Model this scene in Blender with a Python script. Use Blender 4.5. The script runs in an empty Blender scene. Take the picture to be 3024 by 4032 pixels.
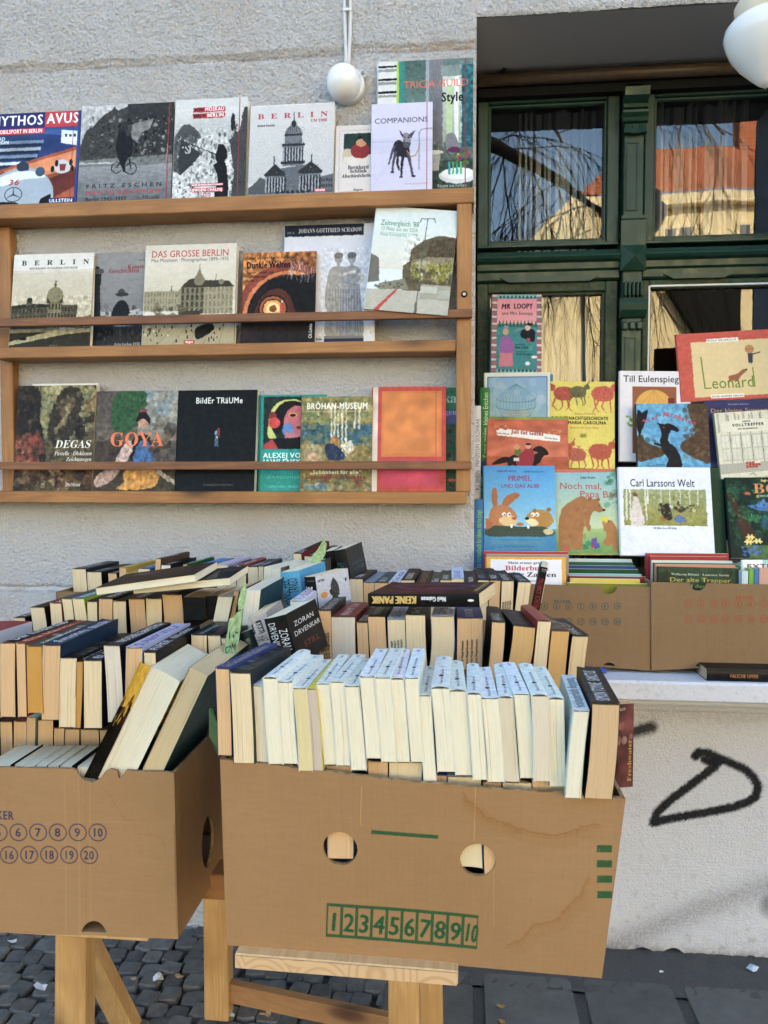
import bpy, bmesh, math, random, json
import numpy as np
from mathutils import Vector, Matrix, Euler
R_ = math.radians
sc = bpy.context.scene
COL = sc.collection
rnd = random.Random(7)
# ------------------------------------------------------------------ camera
D0, H0 = 2.2, 1.40                      # metres from the wall plane (y=0), height above the pavement
F0 = 3030.0                             # focal length in photograph pixels (3024 x 4032)
PITCH, YAW = 2.5, 5.6
cd = bpy.data.cameras.new('camera'); cam = bpy.data.objects.new('camera', cd); COL.objects.link(cam)
cam.location = (0, -D0, H0)
cam.rotation_euler = (R_(90 - PITCH), 0, R_(YAW))
cd.sensor_fit = 'VERTICAL'; cd.sensor_height = 24; cd.lens = 24 * F0 / 4032
cd.clip_start = .05; cd.clip_end = 300
sc.camera = cam
# ------------------------------------------------------------------ light
SUN_EL, SUN_AZ = 33.0, 22.0             # the sun stands behind the shop: this wall is in open shade
w = bpy.data.worlds.new('World'); sc.world = w; w.use_nodes = True
nt = w.node_tree; bg = nt.nodes['Background']
sky = nt.nodes.new('ShaderNodeTexSky'); sky.sky_type = 'NISHITA'; sky.sun_disc = False
sky.sun_elevation = R_(SUN_EL); sky.sun_rotation = R_(SUN_AZ)
sky.air_density = 1.0; sky.dust_density = 2.5; sky.ozone_density = 1.0
nt.links.new(sky.outputs[0], bg.inputs[0]); bg.inputs[1].default_value = .13
sd = bpy.data.lights.new('sun', 'SUN'); sd.energy = 3.6; sd.angle = R_(.5); sd.color = (1, .90, .76)
sun = bpy.data.objects.new('sun', sd); COL.objects.link(sun)
sdir = Vector((math.sin(R_(SUN_AZ)) * math.cos(R_(SUN_EL)), math.cos(R_(SUN_AZ)) * math.cos(R_(SUN_EL)), math.sin(R_(SUN_EL))))
sun.rotation_euler = sdir.to_track_quat('Z', 'Y').to_euler(); sun.location = (0, 5, 20)
vs = sc.view_settings
vs.view_transform = 'Standard'; vs.look = 'None'; vs.gamma = 1; vs.use_curve_mapping = False
vs.exposure = EXPOSURE = 2.6
vs.use_white_balance = True; vs.white_balance_temperature = 6750; vs.white_balance_tint = 4
sc.cycles.use_denoising = True
sc.cycles.max_bounces = 8; sc.cycles.diffuse_bounces = 4; sc.cycles.glossy_bounces = 4; sc.cycles.transparent_max_bounces = 12

# ------------------------------------------------------------------ measuring: a pixel of the photograph at d metres in front of the camera
_M = Matrix.Rotation(R_(YAW), 3, 'Z') @ Matrix.Rotation(R_(90 - PITCH), 3, 'X')
def P(px, py, d):
    v = _M @ Vector(((px - 1512) / F0, (2016 - py) / F0, -1))
    return Vector((0, -D0, H0)) + v * (d / v.y)
def PZ(px, py, z):
    v = _M @ Vector(((px - 1512) / F0, (2016 - py) / F0, -1))
    return Vector((0, -D0, H0)) + v * ((z - H0) / v.z)

# ------------------------------------------------------------------ naming
def tag(o, label=None, cat=None, group=None, kind=None):
    if label: o['label'] = label
    if cat: o['category'] = cat
    if group: o['group'] = group
    if kind: o['kind'] = kind
    return o
def empty(name, loc=(0, 0, 0), rot=None, **k):
    o = bpy.data.objects.new(name, None); COL.objects.link(o); o.location = loc
    o.empty_display_size = .05
    if rot is not None: o.rotation_euler = rot
    return tag(o, **k)
def link(name, me, parent=None, mats=None, smooth=False):
    o = bpy.data.objects.new(name, me); COL.objects.link(o)
    if mats:
        for m in (mats if isinstance(mats, (list, tuple)) else [mats]):
            if len(me.materials) < len(mats if isinstance(mats, (list, tuple)) else [mats]): me.materials.append(m)
    if parent is not None: o.parent = parent
    if smooth: me.shade_smooth()
    return o
def mesh(name, V, Fc, uv=None, mi=None, smooth=False):
    me = bpy.data.meshes.new(name); me.from_pydata([tuple(v) for v in V], [], Fc)
    if uv is not None:
        l = me.uv_layers.new(name='UVMap'); l.data.foreach_set('uv', np.array([c for f in uv for p in f for c in p], dtype=np.float32))
    if mi is not None: me.polygons.foreach_set('material_index', mi)
    if smooth: me.shade_smooth()
    me.update()
    return me
def bm_obj(name, bm, parent=None, mats=None, smooth=False):
    me = bpy.data.meshes.new(name); bmesh.ops.recalc_face_normals(bm, faces=bm.faces); bm.to_mesh(me); bm.free()
    return link(name, me, parent, mats, smooth)
def box(bm, x0, x1, y0, y1, z0, z1, bev=0, M=None, mi=0):
    vs_ = [(x, y, z) for x in (x0, x1) for y in (y0, y1) for z in (z0, z1)]
    v = [bm.verts.new(p) for p in vs_]
    fs = [bm.faces.new([v[i] for i in f]) for f in ((0, 1, 3, 2), (4, 6, 7, 5), (0, 4, 5, 1), (2, 3, 7, 6), (0, 2, 6, 4), (1, 5, 7, 3))]
    for f in fs: f.material_index = mi
    if bev:
        es = list({e for f in fs for e in f.edges})
        r = bmesh.ops.bevel(bm, geom=es, offset=bev, segments=1, affect='EDGES', profile=.5)
        v = list({q for f in r['faces'] for q in f.verts} | {q for q in v if q.is_valid})
    if M is not None: bmesh.ops.transform(bm, matrix=M, verts=[q for q in v if q.is_valid])
    return bm
def boxo(name, x0, x1, y0, y1, z0, z1, mat, parent=None, bev=.002, M=None):
    bm = bmesh.new(); box(bm, x0, x1, y0, y1, z0, z1, bev, M); return bm_obj(name, bm, parent, mat)
def prism(name, pts, x0, x1, mat, parent=None, axis='x', smooth=False):
    """extrude a profile of (y,z) points from x0 to x1 (axis 'x'), or (x,z) points from y0 to y1 (axis 'y')"""
    bm = bmesh.new()
    f = (lambda a, p: (a, p[0], p[1])) if axis == 'x' else (lambda a, p: (p[0], a, p[1]))
    A = [bm.verts.new(f(x0, p)) for p in pts]; B = [bm.verts.new(f(x1, p)) for p in pts]
    n = len(pts)
    for i in range(n): bm.faces.new((A[i], A[(i + 1) % n], B[(i + 1) % n], B[i]))
    bm.faces.new(A[::-1]); bm.faces.new(B)
    return bm_obj(name, bm, parent, mat, smooth)
def tube_pts(bm, pts, rad, n=6, cap=True):
    rings = []; prev = None
    for i, p in enumerate(pts):
        p = Vector(p); a = Vector(pts[max(0, i - 1)]); b = Vector(pts[min(len(pts) - 1, i + 1)])
        t = (b - a).normalized()
        ref = Vector((0, 0, 1)) if abs(t.z) < .9 else Vector((1, 0, 0))
        u = t.cross(ref).normalized() if prev is None else (prev - t * prev.dot(t)).normalized()
        prev = u; q = t.cross(u); r = rad[i] if isinstance(rad, (list, tuple)) else rad
        rings.append([bm.verts.new(p + (u * math.cos(2 * math.pi * k / n) + q * math.sin(2 * math.pi * k / n)) * r) for k in range(n)])
    for A, B in zip(rings, rings[1:]):
        for k in range(n): bm.faces.new((A[k], A[(k + 1) % n], B[(k + 1) % n], B[k]))
    if cap: bm.faces.new(rings[0][::-1]); bm.faces.new(rings[-1])
def lathe(name, prof, mat, parent=None, n=32, loc=(0, 0, 0), M=None, smooth=True):
    bm = bmesh.new(); rings = []
    for r, z in prof:
        rings.append([bm.verts.new((r * math.cos(2 * math.pi * k / n), r * math.sin(2 * math.pi * k / n), z)) for k in range(n)] if r > 1e-6 else [bm.verts.new((0, 0, z))])
    for A, B in zip(rings, rings[1:]):
        if len(A) == 1 and len(B) == 1: continue
        for k in range(n):
            k2 = (k + 1) % n
            if len(A) == 1: bm.faces.new((A[0], B[k2], B[k]))
            elif len(B) == 1: bm.faces.new((A[k], A[k2], B[0]))
            else: bm.faces.new((A[k], A[k2], B[k2], B[k]))
    bmesh.ops.transform(bm, matrix=Matrix.Translation(loc) @ (M or Matrix()), verts=bm.verts)
    return bm_obj(name, bm, parent, mat, smooth)

# ------------------------------------------------------------------ lettering outlines, read once per letter from Blender's own built-in typeface
_tc = bpy.data.curves.new('lettering', 'FONT'); _to = bpy.data.objects.new('lettering', _tc); _tc.resolution_u = 2
def _tmesh(txt, off=0.):
    _tc.offset = off; _tc.body = txt; me = _to.to_mesh()
    V = [(v.co.x, v.co.y) for v in me.vertices]; Fs = [tuple(p.vertices) for p in me.polygons]; _to.to_mesh_clear(); return V, Fs
def _contours(V, Fs):
    key = {}; idx = [key.setdefault((round(x, 4), round(y, 4)), len(key)) for x, y in V]; pts = list(key.keys()); E = set()
    for f in Fs:
        f = [idx[i] for i in f]
        for a, b in zip(f, f[1:] + f[:1]):
            if a != b: E.add((a, b))
    B = {}
    for a, b in sorted(E):
        if (b, a) not in E: B.setdefault(a, []).append(b)
    out = []
    while B:
        a = next(iter(B)); L = [a]; c = a
        while c in B:
            n = B[c].pop()
            if not B[c]: del B[c]
            if n == a: break
            L.append(n); c = n
        if len(L) > 2: out.append([pts[i] for i in L])
    return out
_bar = max(v[0] for v in _tmesh('|')[0])
_gc = {}
def glyph(font, ch):
    """N plain, H heavy, B serif, I serif slanted -> (width, contours)"""
    if font == 'I':
        a, L = glyph('B', ch); return a, [[(x + .22 * y, y) for x, y in q] for q in L]
    k = (font, ch)
    if k not in _gc:
        c = ch; off = 0.
        if font == 'B':
            if 'A' <= ch <= 'Z': c = chr(0x1d400 + ord(ch) - 65)
            elif 'a' <= ch <= 'z': c = chr(0x1d41a + ord(ch) - 97)
            elif '0' <= ch <= '9': c = chr(0x1d7ce + ord(ch) - 48)
            elif ch in 'äöüÄÖ':
                base = {'ä': 'a', 'ö': 'o', 'ü': 'u', 'Ö': 'O', 'Ä': 'A'}[ch]; a, L = glyph('B', base); top = .78 if base.isupper() else .58
                L = list(L)
                for cx in (a * .32, a * .68): L.append([(cx - .05, top), (cx + .05, top), (cx + .05, top + .10), (cx - .05, top + .10)])
                _gc[k] = (a, L); return _gc[k]
        if ch == ' ': _gc[k] = (.28, [])
        else:
            adv = max(v[0] for v in _tmesh(c + '|')[0]) - _bar
            _gc[k] = (adv + (.06 if font == 'H' else 0), _contours(*_tmesh(c, off)))
    return _gc[k]
def hexc(c):
    if isinstance(c, str):
        c = c.lstrip('#'); c = ''.join(q * 2 for q in c) if len(c) == 3 else c
        return np.array([int(c[i:i + 2], 16) / 255 for i in (0, 2, 4)], dtype=np.float32)
    return np.array(c, dtype=np.float32)
nrs = np.random.RandomState(3)
def band_noise(n, lo, hi, seed):
    """tileable noise whose spatial frequencies lie between lo and hi cycles per tile"""
    r = np.random.RandomState(seed); a = np.fft.fft2(r.randn(n, n)); f = np.fft.fftfreq(n) * n
    q = np.sqrt(f[:, None] ** 2 + f[None] ** 2); a *= np.exp(-(np.log((q + 1e-6) / math.sqrt(lo * hi)) ** 2) / (2 * (math.log(hi / lo) / 2 + .1) ** 2))
    b = np.real(np.fft.ifft2(a)); return (b / b.std()).astype(np.float32)
PN = [band_noise(512, 3, 8, 1), band_noise(512, 12, 30, 2), band_noise(512, 50, 120, 5)]

class Cv:
    """a small painter for flat print: coordinates run 0..1 from the top left corner"""
    def __init__(s, wm, hm, bg, res=1000):
        s.w = max(4, int(wm * res)); s.h = max(4, int(hm * res)); s.asp = s.h / s.w
        s.a = np.zeros((s.h, s.w, 4), np.float32); s.ph = Cv.PH
        if bg is None: pass
        else: s.a[..., :3] = hexc(bg); s.a[..., 3] = 1
    def cov(s, loops):
        """anti-aliased coverage of polygons given in pixels"""
        xs = [p[0] for L in loops for p in L]; ys = [p[1] for L in loops for p in L]
        x0 = max(0, int(min(xs)) - 1); x1 = min(s.w, int(max(xs)) + 2); y0 = max(0, int(min(ys)) - 1); y1 = min(s.h, int(max(ys)) + 2)
        if x1 <= x0 or y1 <= y0: return None
        W = x1 - x0; Hh = (y1 - y0) * 3; acc = np.zeros((Hh, W + 2), np.float32)
        for L in loops:
            n = len(L)
            for i in range(n):
                ax, ay = L[i]; bx, by = L[(i + 1) % n]
                ay = (ay - y0) * 3; by = (by - y0) * 3
                if ay == by: continue
                sg = 1
                if ay > by: ax, ay, bx, by = bx, by, ax, ay; sg = -1
                r0 = max(0, int(math.ceil(ay - .5))); r1 = min(Hh - 1, int(math.ceil(by - .5)) - 1)
                if r1 < r0: continue
                rr = np.arange(r0, r1 + 1); xx = np.clip(ax + (rr + .5 - ay) * (bx - ax) / (by - ay) - x0, 0, W)
                ix = xx.astype(int); fr = xx - ix
                acc[rr, ix] += sg * (1 - fr); acc[rr, ix + 1] += sg * fr
        c = np.minimum(np.abs(np.cumsum(acc, 1)[:, :W]), 1)
        return (x0, y0, x1, y1, c.reshape(y1 - y0, 3, W).mean(1))
    def fill(s, loops, col, a=1):
        r = s.cov(loops)
        if r is None: return s
        x0, y0, x1, y1, c = r; c = (c * a)[..., None]; T = s.a[y0:y1, x0:x1]
        if col == 'erase': T[..., 3:] *= 1 - c; return s
        col = hexc(col)
        na = T[..., 3:] * (1 - c) + c
        T[..., :3] = np.where(na > 1e-4, (T[..., :3] * T[..., 3:] * (1 - c) + col * c) / np.maximum(na, 1e-4), col)
        T[..., 3:] = na
        return s
    def p(s, pts, col, a=1): return s.fill([[(x * s.w, y * s.h) for x, y in pts]], col, a)
    def r(s, x0, y0, x1, y1, col, a=1): return s.p([(x0, y0), (x1, y0), (x1, y1), (x0, y1)], col, a)
    def e(s, cx, cy, rx, ry, col, a=1, rot=0, n=28):
        """ellipse; ry is given in units of the width"""
        c, q = math.cos(rot), math.sin(rot)
        return s.fill([[((cx + (rx * math.cos(t) * c - ry * math.sin(t) * q)) * s.w, cy * s.h + (rx * math.cos(t) * q + ry * math.sin(t) * c) * s.w)
                        for t in [2 * math.pi * k / n for k in range(n)]]], col, a)
    def l(s, pts, wd, col, a=1, w2=None):
        q = [(x * s.w, y * s.h) for x, y in pts]; w2 = wd if w2 is None else w2; n = len(q) - 1
        for i in range(n):
            (ax, ay), (bx, by) = q[i], q[i + 1]; dx, dy = bx - ax, by - ay; L = math.hypot(dx, dy) or 1
            wa = (wd + (w2 - wd) * i / n) * s.w / 2; wb = (wd + (w2 - wd) * (i + 1) / n) * s.w / 2
            nx, ny = -dy / L, dx / L; ex, ey = dx / L * wa * .5, dy / L * wa * .5
            s.fill([[(ax - ex + nx * wa, ay - ey + ny * wa), (bx + ex + nx * wb, by + ey + ny * wb), (bx + ex - nx * wb, by + ey - ny * wb), (ax - ex - nx * wa, ay - ey - ny * wa)]], col, a)
        return s
    def g(s, x0, y0, x1, y1, top, bot, a=1):
        X0, X1, Y0, Y1 = int(x0 * s.w), int(math.ceil(x1 * s.w)), int(y0 * s.h), int(math.ceil(y1 * s.h)); n = max(1, Y1 - Y0)
        t = np.linspace(0, 1, n, dtype=np.float32)[:, None, None]; c = hexc(top) * (1 - t) + hexc(bot) * t
        T = s.a[Y0:Y1, X0:X1]; T[..., :3] = T[..., :3] * (1 - a) + c[:T.shape[0]] * a; T[..., 3] = np.maximum(T[..., 3], a); return s
    def n(s, amp, lay=1, x0=0, y0=0, x1=1, y1=1, sx=1., sy=1., col=None, seed=None):
        """painterly mottling: brightness noise, or blotches of a second colour"""
        X0, X1, Y0, Y1 = int(x0 * s.w), int(x1 * s.w), int(y0 * s.h), int(y1 * s.h); N = PN[lay]
        if col is None: amp *= (.8, .45, .22)[lay]
        o = (seed if seed is not None else nrs.randint(512)) * 37 % 512
        yy = ((np.arange(Y1 - Y0) * sy).astype(int) + o) % 512; xx = ((np.arange(X1 - X0) * sx).astype(int) + o * 3) % 512
        q = N[np.ix_(yy, xx)][..., None]; T = s.a[Y0:Y1, X0:X1]
        if col is None: T[..., :3] = np.clip(T[..., :3] * (1 + amp * q), 0, 1)
        else:
            m = np.clip((q - .2) * 1.6, 0, 1) * amp; T[..., :3] = T[..., :3] * (1 - m) + hexc(col) * m
        return s
    PH = None
    def rub(s, n, cols, x0, y0, x1, y1, r, a=.8):
        """a litter of small marks: windows, rubble, leaves, people far off"""
        for i in range(n):
            x, y, q, k = rnd.uniform(x0, x1), rnd.uniform(y0, y1), r * rnd.uniform(.3, 1), rnd.uniform(.4, 1.6); d = rnd.uniform(-.4, .4) * q
            s.p([(x - q, y - q * k + d), (x + q, y - q * k - d), (x + q * .8, y + q * k - d), (x - q * .9, y + q * k + d)], rnd.choice(cols), a * rnd.uniform(.4, 1))
        return s
    def photo(s, warp, grain, soft=.5):
        """breaks up the painted shapes so that a printed photograph or painting does not look like cut paper"""
        h, w = s.h, s.w; o = nrs.randint(400); k = 1.2; warp *= .20; grain *= .35
        iy = ((np.arange(h) * k).astype(int) + o) % 512; ix = ((np.arange(w) * k).astype(int) + o * 2) % 512; g = np.ix_(iy, ix)
        dx = PN[1][g] * warp * w + PN[2][g] * warp * w * .35; dy = PN[1].T[g] * warp * w + PN[2].T[g] * warp * w * .35
        Y, X = np.mgrid[0:h, 0:w]; X2 = np.clip(X + dx, 0, w - 1).astype(int); Y2 = np.clip(Y + dy, 0, h - 1).astype(int); q = s.a[Y2, X2]
        p = np.pad(q, ((1, 1), (1, 1), (0, 0)), mode='edge'); bl = (p[:-2, 1:-1] + p[2:, 1:-1] + p[1:-1, :-2] + p[1:-1, 2:]) / 4; q = q * (1 - soft) + bl * soft
        grain = grain * (1.2 - q[..., :3].mean(-1, keepdims=True))
        q[..., :3] = np.clip(q[..., :3] * (1 + PN[0][g][..., None] * grain * .6 + PN[1][g][..., None] * grain * .7 + PN[2][g][..., None] * grain * .45), 0, 1); s.a = q; return s
    def t(s, txt, x, y, size, col, font='N', al='l', W=None, rot=0, sx=1., a=1, sp=0., sl=0.):
        """one line of lettering: baseline at y, size = cap height*1.4 as a share of the canvas height, W = fit to this width"""
        if s.ph: s.photo(*s.ph); s.ph = None
        em = size * s.h; X = 0; G = []
        for ch in txt:
            adv, L = glyph(font, ch); G.append((X, L)); X += adv + sp
        X -= sp; k = sx
        if W is not None and X > 0: k = W * s.w / (X * em)
        if rot in (90, -90, 180) or rot:
            if W is not None: k = W * (s.h if abs(rot) == 90 else s.w) / (X * em)
        off = {'l': 0, 'c': -X / 2, 'r': -X}[al]; ca, sa = math.cos(R_(rot)), math.sin(R_(rot))
        for gx, L in G:
            if not L: continue
            lo = []
            for q in L:
                lp = []
                for u, v in q:
                    px = (off + gx + u + sl * v) * em * k; py = -v * em
                    lp.append((x * s.w + px * ca + py * sa, y * s.h - px * sa + py * ca))
                lo.append(lp)
            if font == 'H':
                e_ = .026 * em
                for ox, oy in ((-e_, 0), (e_, 0), (0, -e_ * .6), (0, e_ * .6)): s.fill([[(X1 + ox, Y1 + oy) for X1, Y1 in q] for q in lo], col, a)
            s.fill(lo, col, a)
        return s
    def blobs(s, n, cols, x0, y0, x1, y1, r, a=.7, rot=None, flat=.5):
        for i in range(n):
            q = rnd.uniform(.4, 1) * r
            s.e(rnd.uniform(x0, x1), rnd.uniform(y0, y1), q, q * rnd.uniform(flat, 1), rnd.choice(cols), a * rnd.uniform(.5, 1), rnd.uniform(0, 3) if rot is None else rot, n=10)
        return s

# one sheet that collects every print, so all printed matter shares one material
AW = 4096
class Atlas:
    def __init__(s): s.items = []; s.x = s.y = s.rowh = 0; s.pl = {}
    def add(s, cv):
        if s.x + cv.w + 4 > AW: s.x = 0; s.y += s.rowh + 4; s.rowh = 0
        it = (s.x + 2, s.y + 2, cv); s.items.append(it); s.x += cv.w + 4; s.rowh = max(s.rowh, cv.h)
        return (it[0], it[1], cv.w, cv.h)
    def plain(s, col):
        k = str(col)
        if k not in s.pl: s.pl[k] = s.add(Cv(.008, .008, col))
        return s.pl[k]
    def height(s): return 5120
    def finish(s):
        Hh = s.height(); A = np.zeros((Hh, AW, 4), np.float32)
        for x, y, cv in s.items:
            if y + cv.h + 2 > Hh: print('ATLAS FULL'); continue
            B = np.pad(cv.a, ((2, 2), (2, 2), (0, 0)), mode='edge')
            A[y - 2:y + cv.h + 2, x - 2:x + cv.w + 2] = B
        im = bpy.data.images.new('print_sheet', AW, Hh, alpha=True); im.alpha_mode = 'CHANNEL_PACKED'
        im.pixels.foreach_set(A[::-1].ravel()); im.update(); im.pack(); print('ATLAS used', s.y + s.rowh, 'of', Hh)
        return im
AT = Atlas()
def uvr(rc, u, v, inset=.75):
    """u, v (v up) inside an atlas rectangle"""
    x, y, w_, h_ = rc; u = min(max(u, 0), 1); v = min(max(v, 0), 1)
    return ((x + inset + u * (w_ - 2 * inset)) / AW, 1 - (y + inset + (1 - v) * (h_ - 2 * inset)) / AT.height())

# ------------------------------------------------------------------ materials
class NB:
    def __init__(s, name, rough=.6, spec=.4):
        s.m = bpy.data.materials.new(name); s.m.use_nodes = True; s.t = s.m.node_tree; s.N = s.t.nodes; s.L = s.t.links
        s.b = s.N['Principled BSDF']; s.b.inputs['Roughness'].default_value = rough; s.b.inputs['Specular IOR Level'].default_value = spec
    def n(s, typ, ins=None, **p):
        q = s.N.new(typ)
        for k, v in p.items(): setattr(q, k, v)
        for k, v in (ins or {}).items():
            if hasattr(v, 'is_output') or isinstance(v, bpy.types.NodeSocket): s.L.new(v, q.inputs[k])
            else: q.inputs[k].default_value = v
        return q
    def co(s, kind='Object', scale=(1, 1, 1), vec=None):
        v = vec if vec is not None else s.n('ShaderNodeTexCoord').outputs[kind]
        return s.n('ShaderNodeMapping', {'Vector': v, 'Scale': scale}).outputs[0]
    def noise(s, vec, scale, detail=3, rough=.55, dist=0): return s.n('ShaderNodeTexNoise', {'Vector': vec, 'Scale': scale, 'Detail': detail, 'Roughness': rough, 'Distortion': dist}).outputs['Fac']
    def ramp(s, f, stops, interp='LINEAR'):
        q = s.n('ShaderNodeValToRGB', {'Fac': f}); q.color_ramp.interpolation = interp; e = q.color_ramp.elements
        while len(e) < len(stops): e.new(.5)
        for i, (p, c) in enumerate(stops): e[i].position = p; e[i].color = (*c, 1) if not isinstance(c, (int, float)) else (c, c, c, 1)
        return q.outputs[0]
    def mix(s, f, a, b, mode='MIX'):
        q = s.n('ShaderNodeMix', data_type='RGBA', blend_type=mode)
        for i, v in ((0, f), (6, a), (7, b)):
            if isinstance(v, bpy.types.NodeSocket): s.L.new(v, q.inputs[i])
            else: q.inputs[i].default_value = v if isinstance(v, (int, float)) else (*v[:3], 1)
        return q.outputs[2]
    def math(s, op, a, b=0., clamp=False):
        q = s.n('ShaderNodeMath', operation=op, use_clamp=clamp)
        for i, v in ((0, a), (1, b)):
            if isinstance(v, bpy.types.NodeSocket): s.L.new(v, q.inputs[i])
            else: q.inputs[i].default_value = v
        return q.outputs[0]
    def bump(s, h, dist=.001, st=1., nrm=None):
        q = s.n('ShaderNodeBump', {'Height': h, 'Distance': dist, 'Strength': st})
        if nrm is not None: s.L.new(nrm, q.inputs['Normal'])
        s.L.new(q.outputs[0], s.b.inputs['Normal']); return q.outputs[0]
    def col(s, c):
        if isinstance(c, bpy.types.NodeSocket): s.L.new(c, s.b.inputs['Base Color'])
        else: s.b.inputs['Base Color'].default_value = (*c, 1)
        return s
    def set(s, k, v):
        if isinstance(v, bpy.types.NodeSocket): s.L.new(v, s.b.inputs[k])
        else: s.b.inputs[k].default_value = v
        return s
PRINT_NODES = []
def print_mat(name, rough, coat, wav):
    b = NB(name, rough, .10)
    im = b.n('ShaderNodeTexImage', interpolation='Linear'); PRINT_NODES.append(im)
    g = b.noise(b.co(), 60, 4); gm = b.n('ShaderNodeGamma', {'Color': im.outputs[0], 'Gamma': 1.14}); hs = b.n('ShaderNodeHueSaturation', {'Saturation': .90, 'Value': 1.0, 'Color': gm.outputs[0]}); wear = b.noise(b.co(), 700, 2)
    c = b.mix(b.ramp(g, [(.3, .0), (.8, .02)]), hs.outputs[0], (.55, .53, .5))
    b.col(c); b.set('Coat Weight', coat); b.set('Coat Roughness', .13)
    b.set('Roughness', b.math('ADD', b.math('MULTIPLY', g, .2), rough - .1))
    b.bump(b.noise(b.co(), 14, 2), .0022 * wav, .8, b.bump(wear, .00008, .5)); return b.m
M_GLOSS = print_mat('laminated_print', .48, .10, 1.3)
M_MATT = print_mat('matt_print', .6, .05, .5)
M_WALLPRINT = print_mat('glossy_jacket', .50, .06, 1.5)
def paper_mat():
    b = NB('page_edges', .85, .2); uv = b.n('ShaderNodeTexCoord').outputs['UV']
    oi = b.n('ShaderNodeObjectInfo')
    sh = b.n('ShaderNodeVectorMath', {0: uv, 1: oi.outputs['Random']}, operation='ADD').outputs[0]
    l1 = b.noise(b.co(scale=(1700, 14, 1), vec=sh), 1, 2); l2 = b.noise(b.co(scale=(420, 5, 1), vec=sh), 1, 3)
    l3 = b.noise(b.co(scale=(70, 30, 1), vec=sh), 1, 4)
    c = b.mix(1., oi.outputs['Color'], b.ramp(l1, [(.25, .88), (.75, 1.0)]), 'MULTIPLY')
    c = b.mix(1., c, b.ramp(l2, [(.28, (.68, .62, .54)), (.38, (.97, .96, .94)), (.9, (1, 1, 1))]), 'MULTIPLY')
    c = b.mix(b.ramp(l3, [(.50, 0.), (.8, .20)]), c, (.55, .38, .19))
    b.col(c); b.bump(b.math('ADD', l1, b.math('MULTIPLY', l2, 2.)), .0006, .8); return b.m
M_PAPER = paper_mat()
def wood_mat(name, base, dark, knot, scale=1., rough=.55, axis=0):
    """grain runs along the object's local x (axis 0), y (1) or z (2)"""
    b = NB(name, rough, .35); s = [22., 22., 22.]; s[axis] = 1.1
    oi = b.n('ShaderNodeObjectInfo')
    c0 = b.n('ShaderNodeVectorMath', {0: b.n('ShaderNodeTexCoord').outputs['Object'], 1: b.n('ShaderNodeVectorMath', {0: oi.outputs['Random'], 1: (9.1, 7.3, 5.7)}, operation='MULTIPLY').outputs[0]}, operation='ADD').outputs[0]
    v = b.co(scale=tuple(q * scale for q in s), vec=c0)
    big = b.noise(v, .9, 3, .5, .6)
    ring = b.math('SINE', b.math('MULTIPLY', big, 46.)); ring = b.math('ADD', b.math('MULTIPLY', ring, .5), .5)
    fine = b.noise(b.co(scale=tuple(q * 14 for q in s), vec=c0), 1, 2)
    c = b.mix(ring, base, tuple(p * .62 + q * .38 for p, q in zip(base, dark)))
    c = b.mix(b.ramp(fine, [(.35, 0.), (.75, .45)]), c, dark)
    ks = [9., 9., 9.]; ks[axis] = 3.2
    vo = b.n('ShaderNodeTexVoronoi', {'Vector': b.co(scale=tuple(ks), vec=c0), 'Scale': 1., 'Randomness': 1.})
    c = b.mix(b.ramp(vo.outputs['Distance'], [(.0, 1.), (.12, .85), (.22, .25), (.32, 0.)]), c, knot)
    st = b.noise(b.co(vec=c0), 7, 3)
    c = b.mix(b.ramp(st, [(.42, 0.), (.70, .6)]), c, dark)
    b.col(c); b.bump(b.math('ADD', fine, b.math('MULTIPLY', ring, .4)), .0006, .7); return b.m
M_SHELF = wood_mat('stained_pine', (.43, .205, .070), (.22, .098, .032), (.05, .024, .012))
M_SHELFZ = wood_mat('stained_pine_upright', (.43, .205, .070), (.22, .098, .032), (.05, .024, .012), axis=2)
M_SLAT = wood_mat('dark_stained_slat', (.27, .115, .048), (.10, .042, .02), (.03, .015, .01))
M_PINE = wood_mat('bare_pine_board', (.66, .45, .235), (.47, .27, .11), (.44, .26, .12), axis=1, rough=.65)
M_LEG = wood_mat('varnished_pine_leg', (.56, .34, .135), (.34, .175, .06), (.12, .06, .03), axis=2, rough=.5)
M_LEGX = wood_mat('varnished_pine_bar', (.42, .22, .09), (.25, .115, .045), (.08, .035, .02), axis=0, rough=.5)
def endgrain():
    b = NB('end_grain', .7, .2); v = b.co(scale=(9, 9, 16)); vo = b.n('ShaderNodeTexVoronoi', {'Vector': b.co(scale=(14, 3, 10)), 'Scale': 1.})
    r = b.math('SINE', b.math('MULTIPLY', vo.outputs['Distance'], 75.))
    c = b.mix(b.ramp(r, [(.1, 0.), (.9, 1.)]), (.60, .40, .22), (.51, .32, .16)); b.col(c); return b.m
M_END = endgrain()
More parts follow.
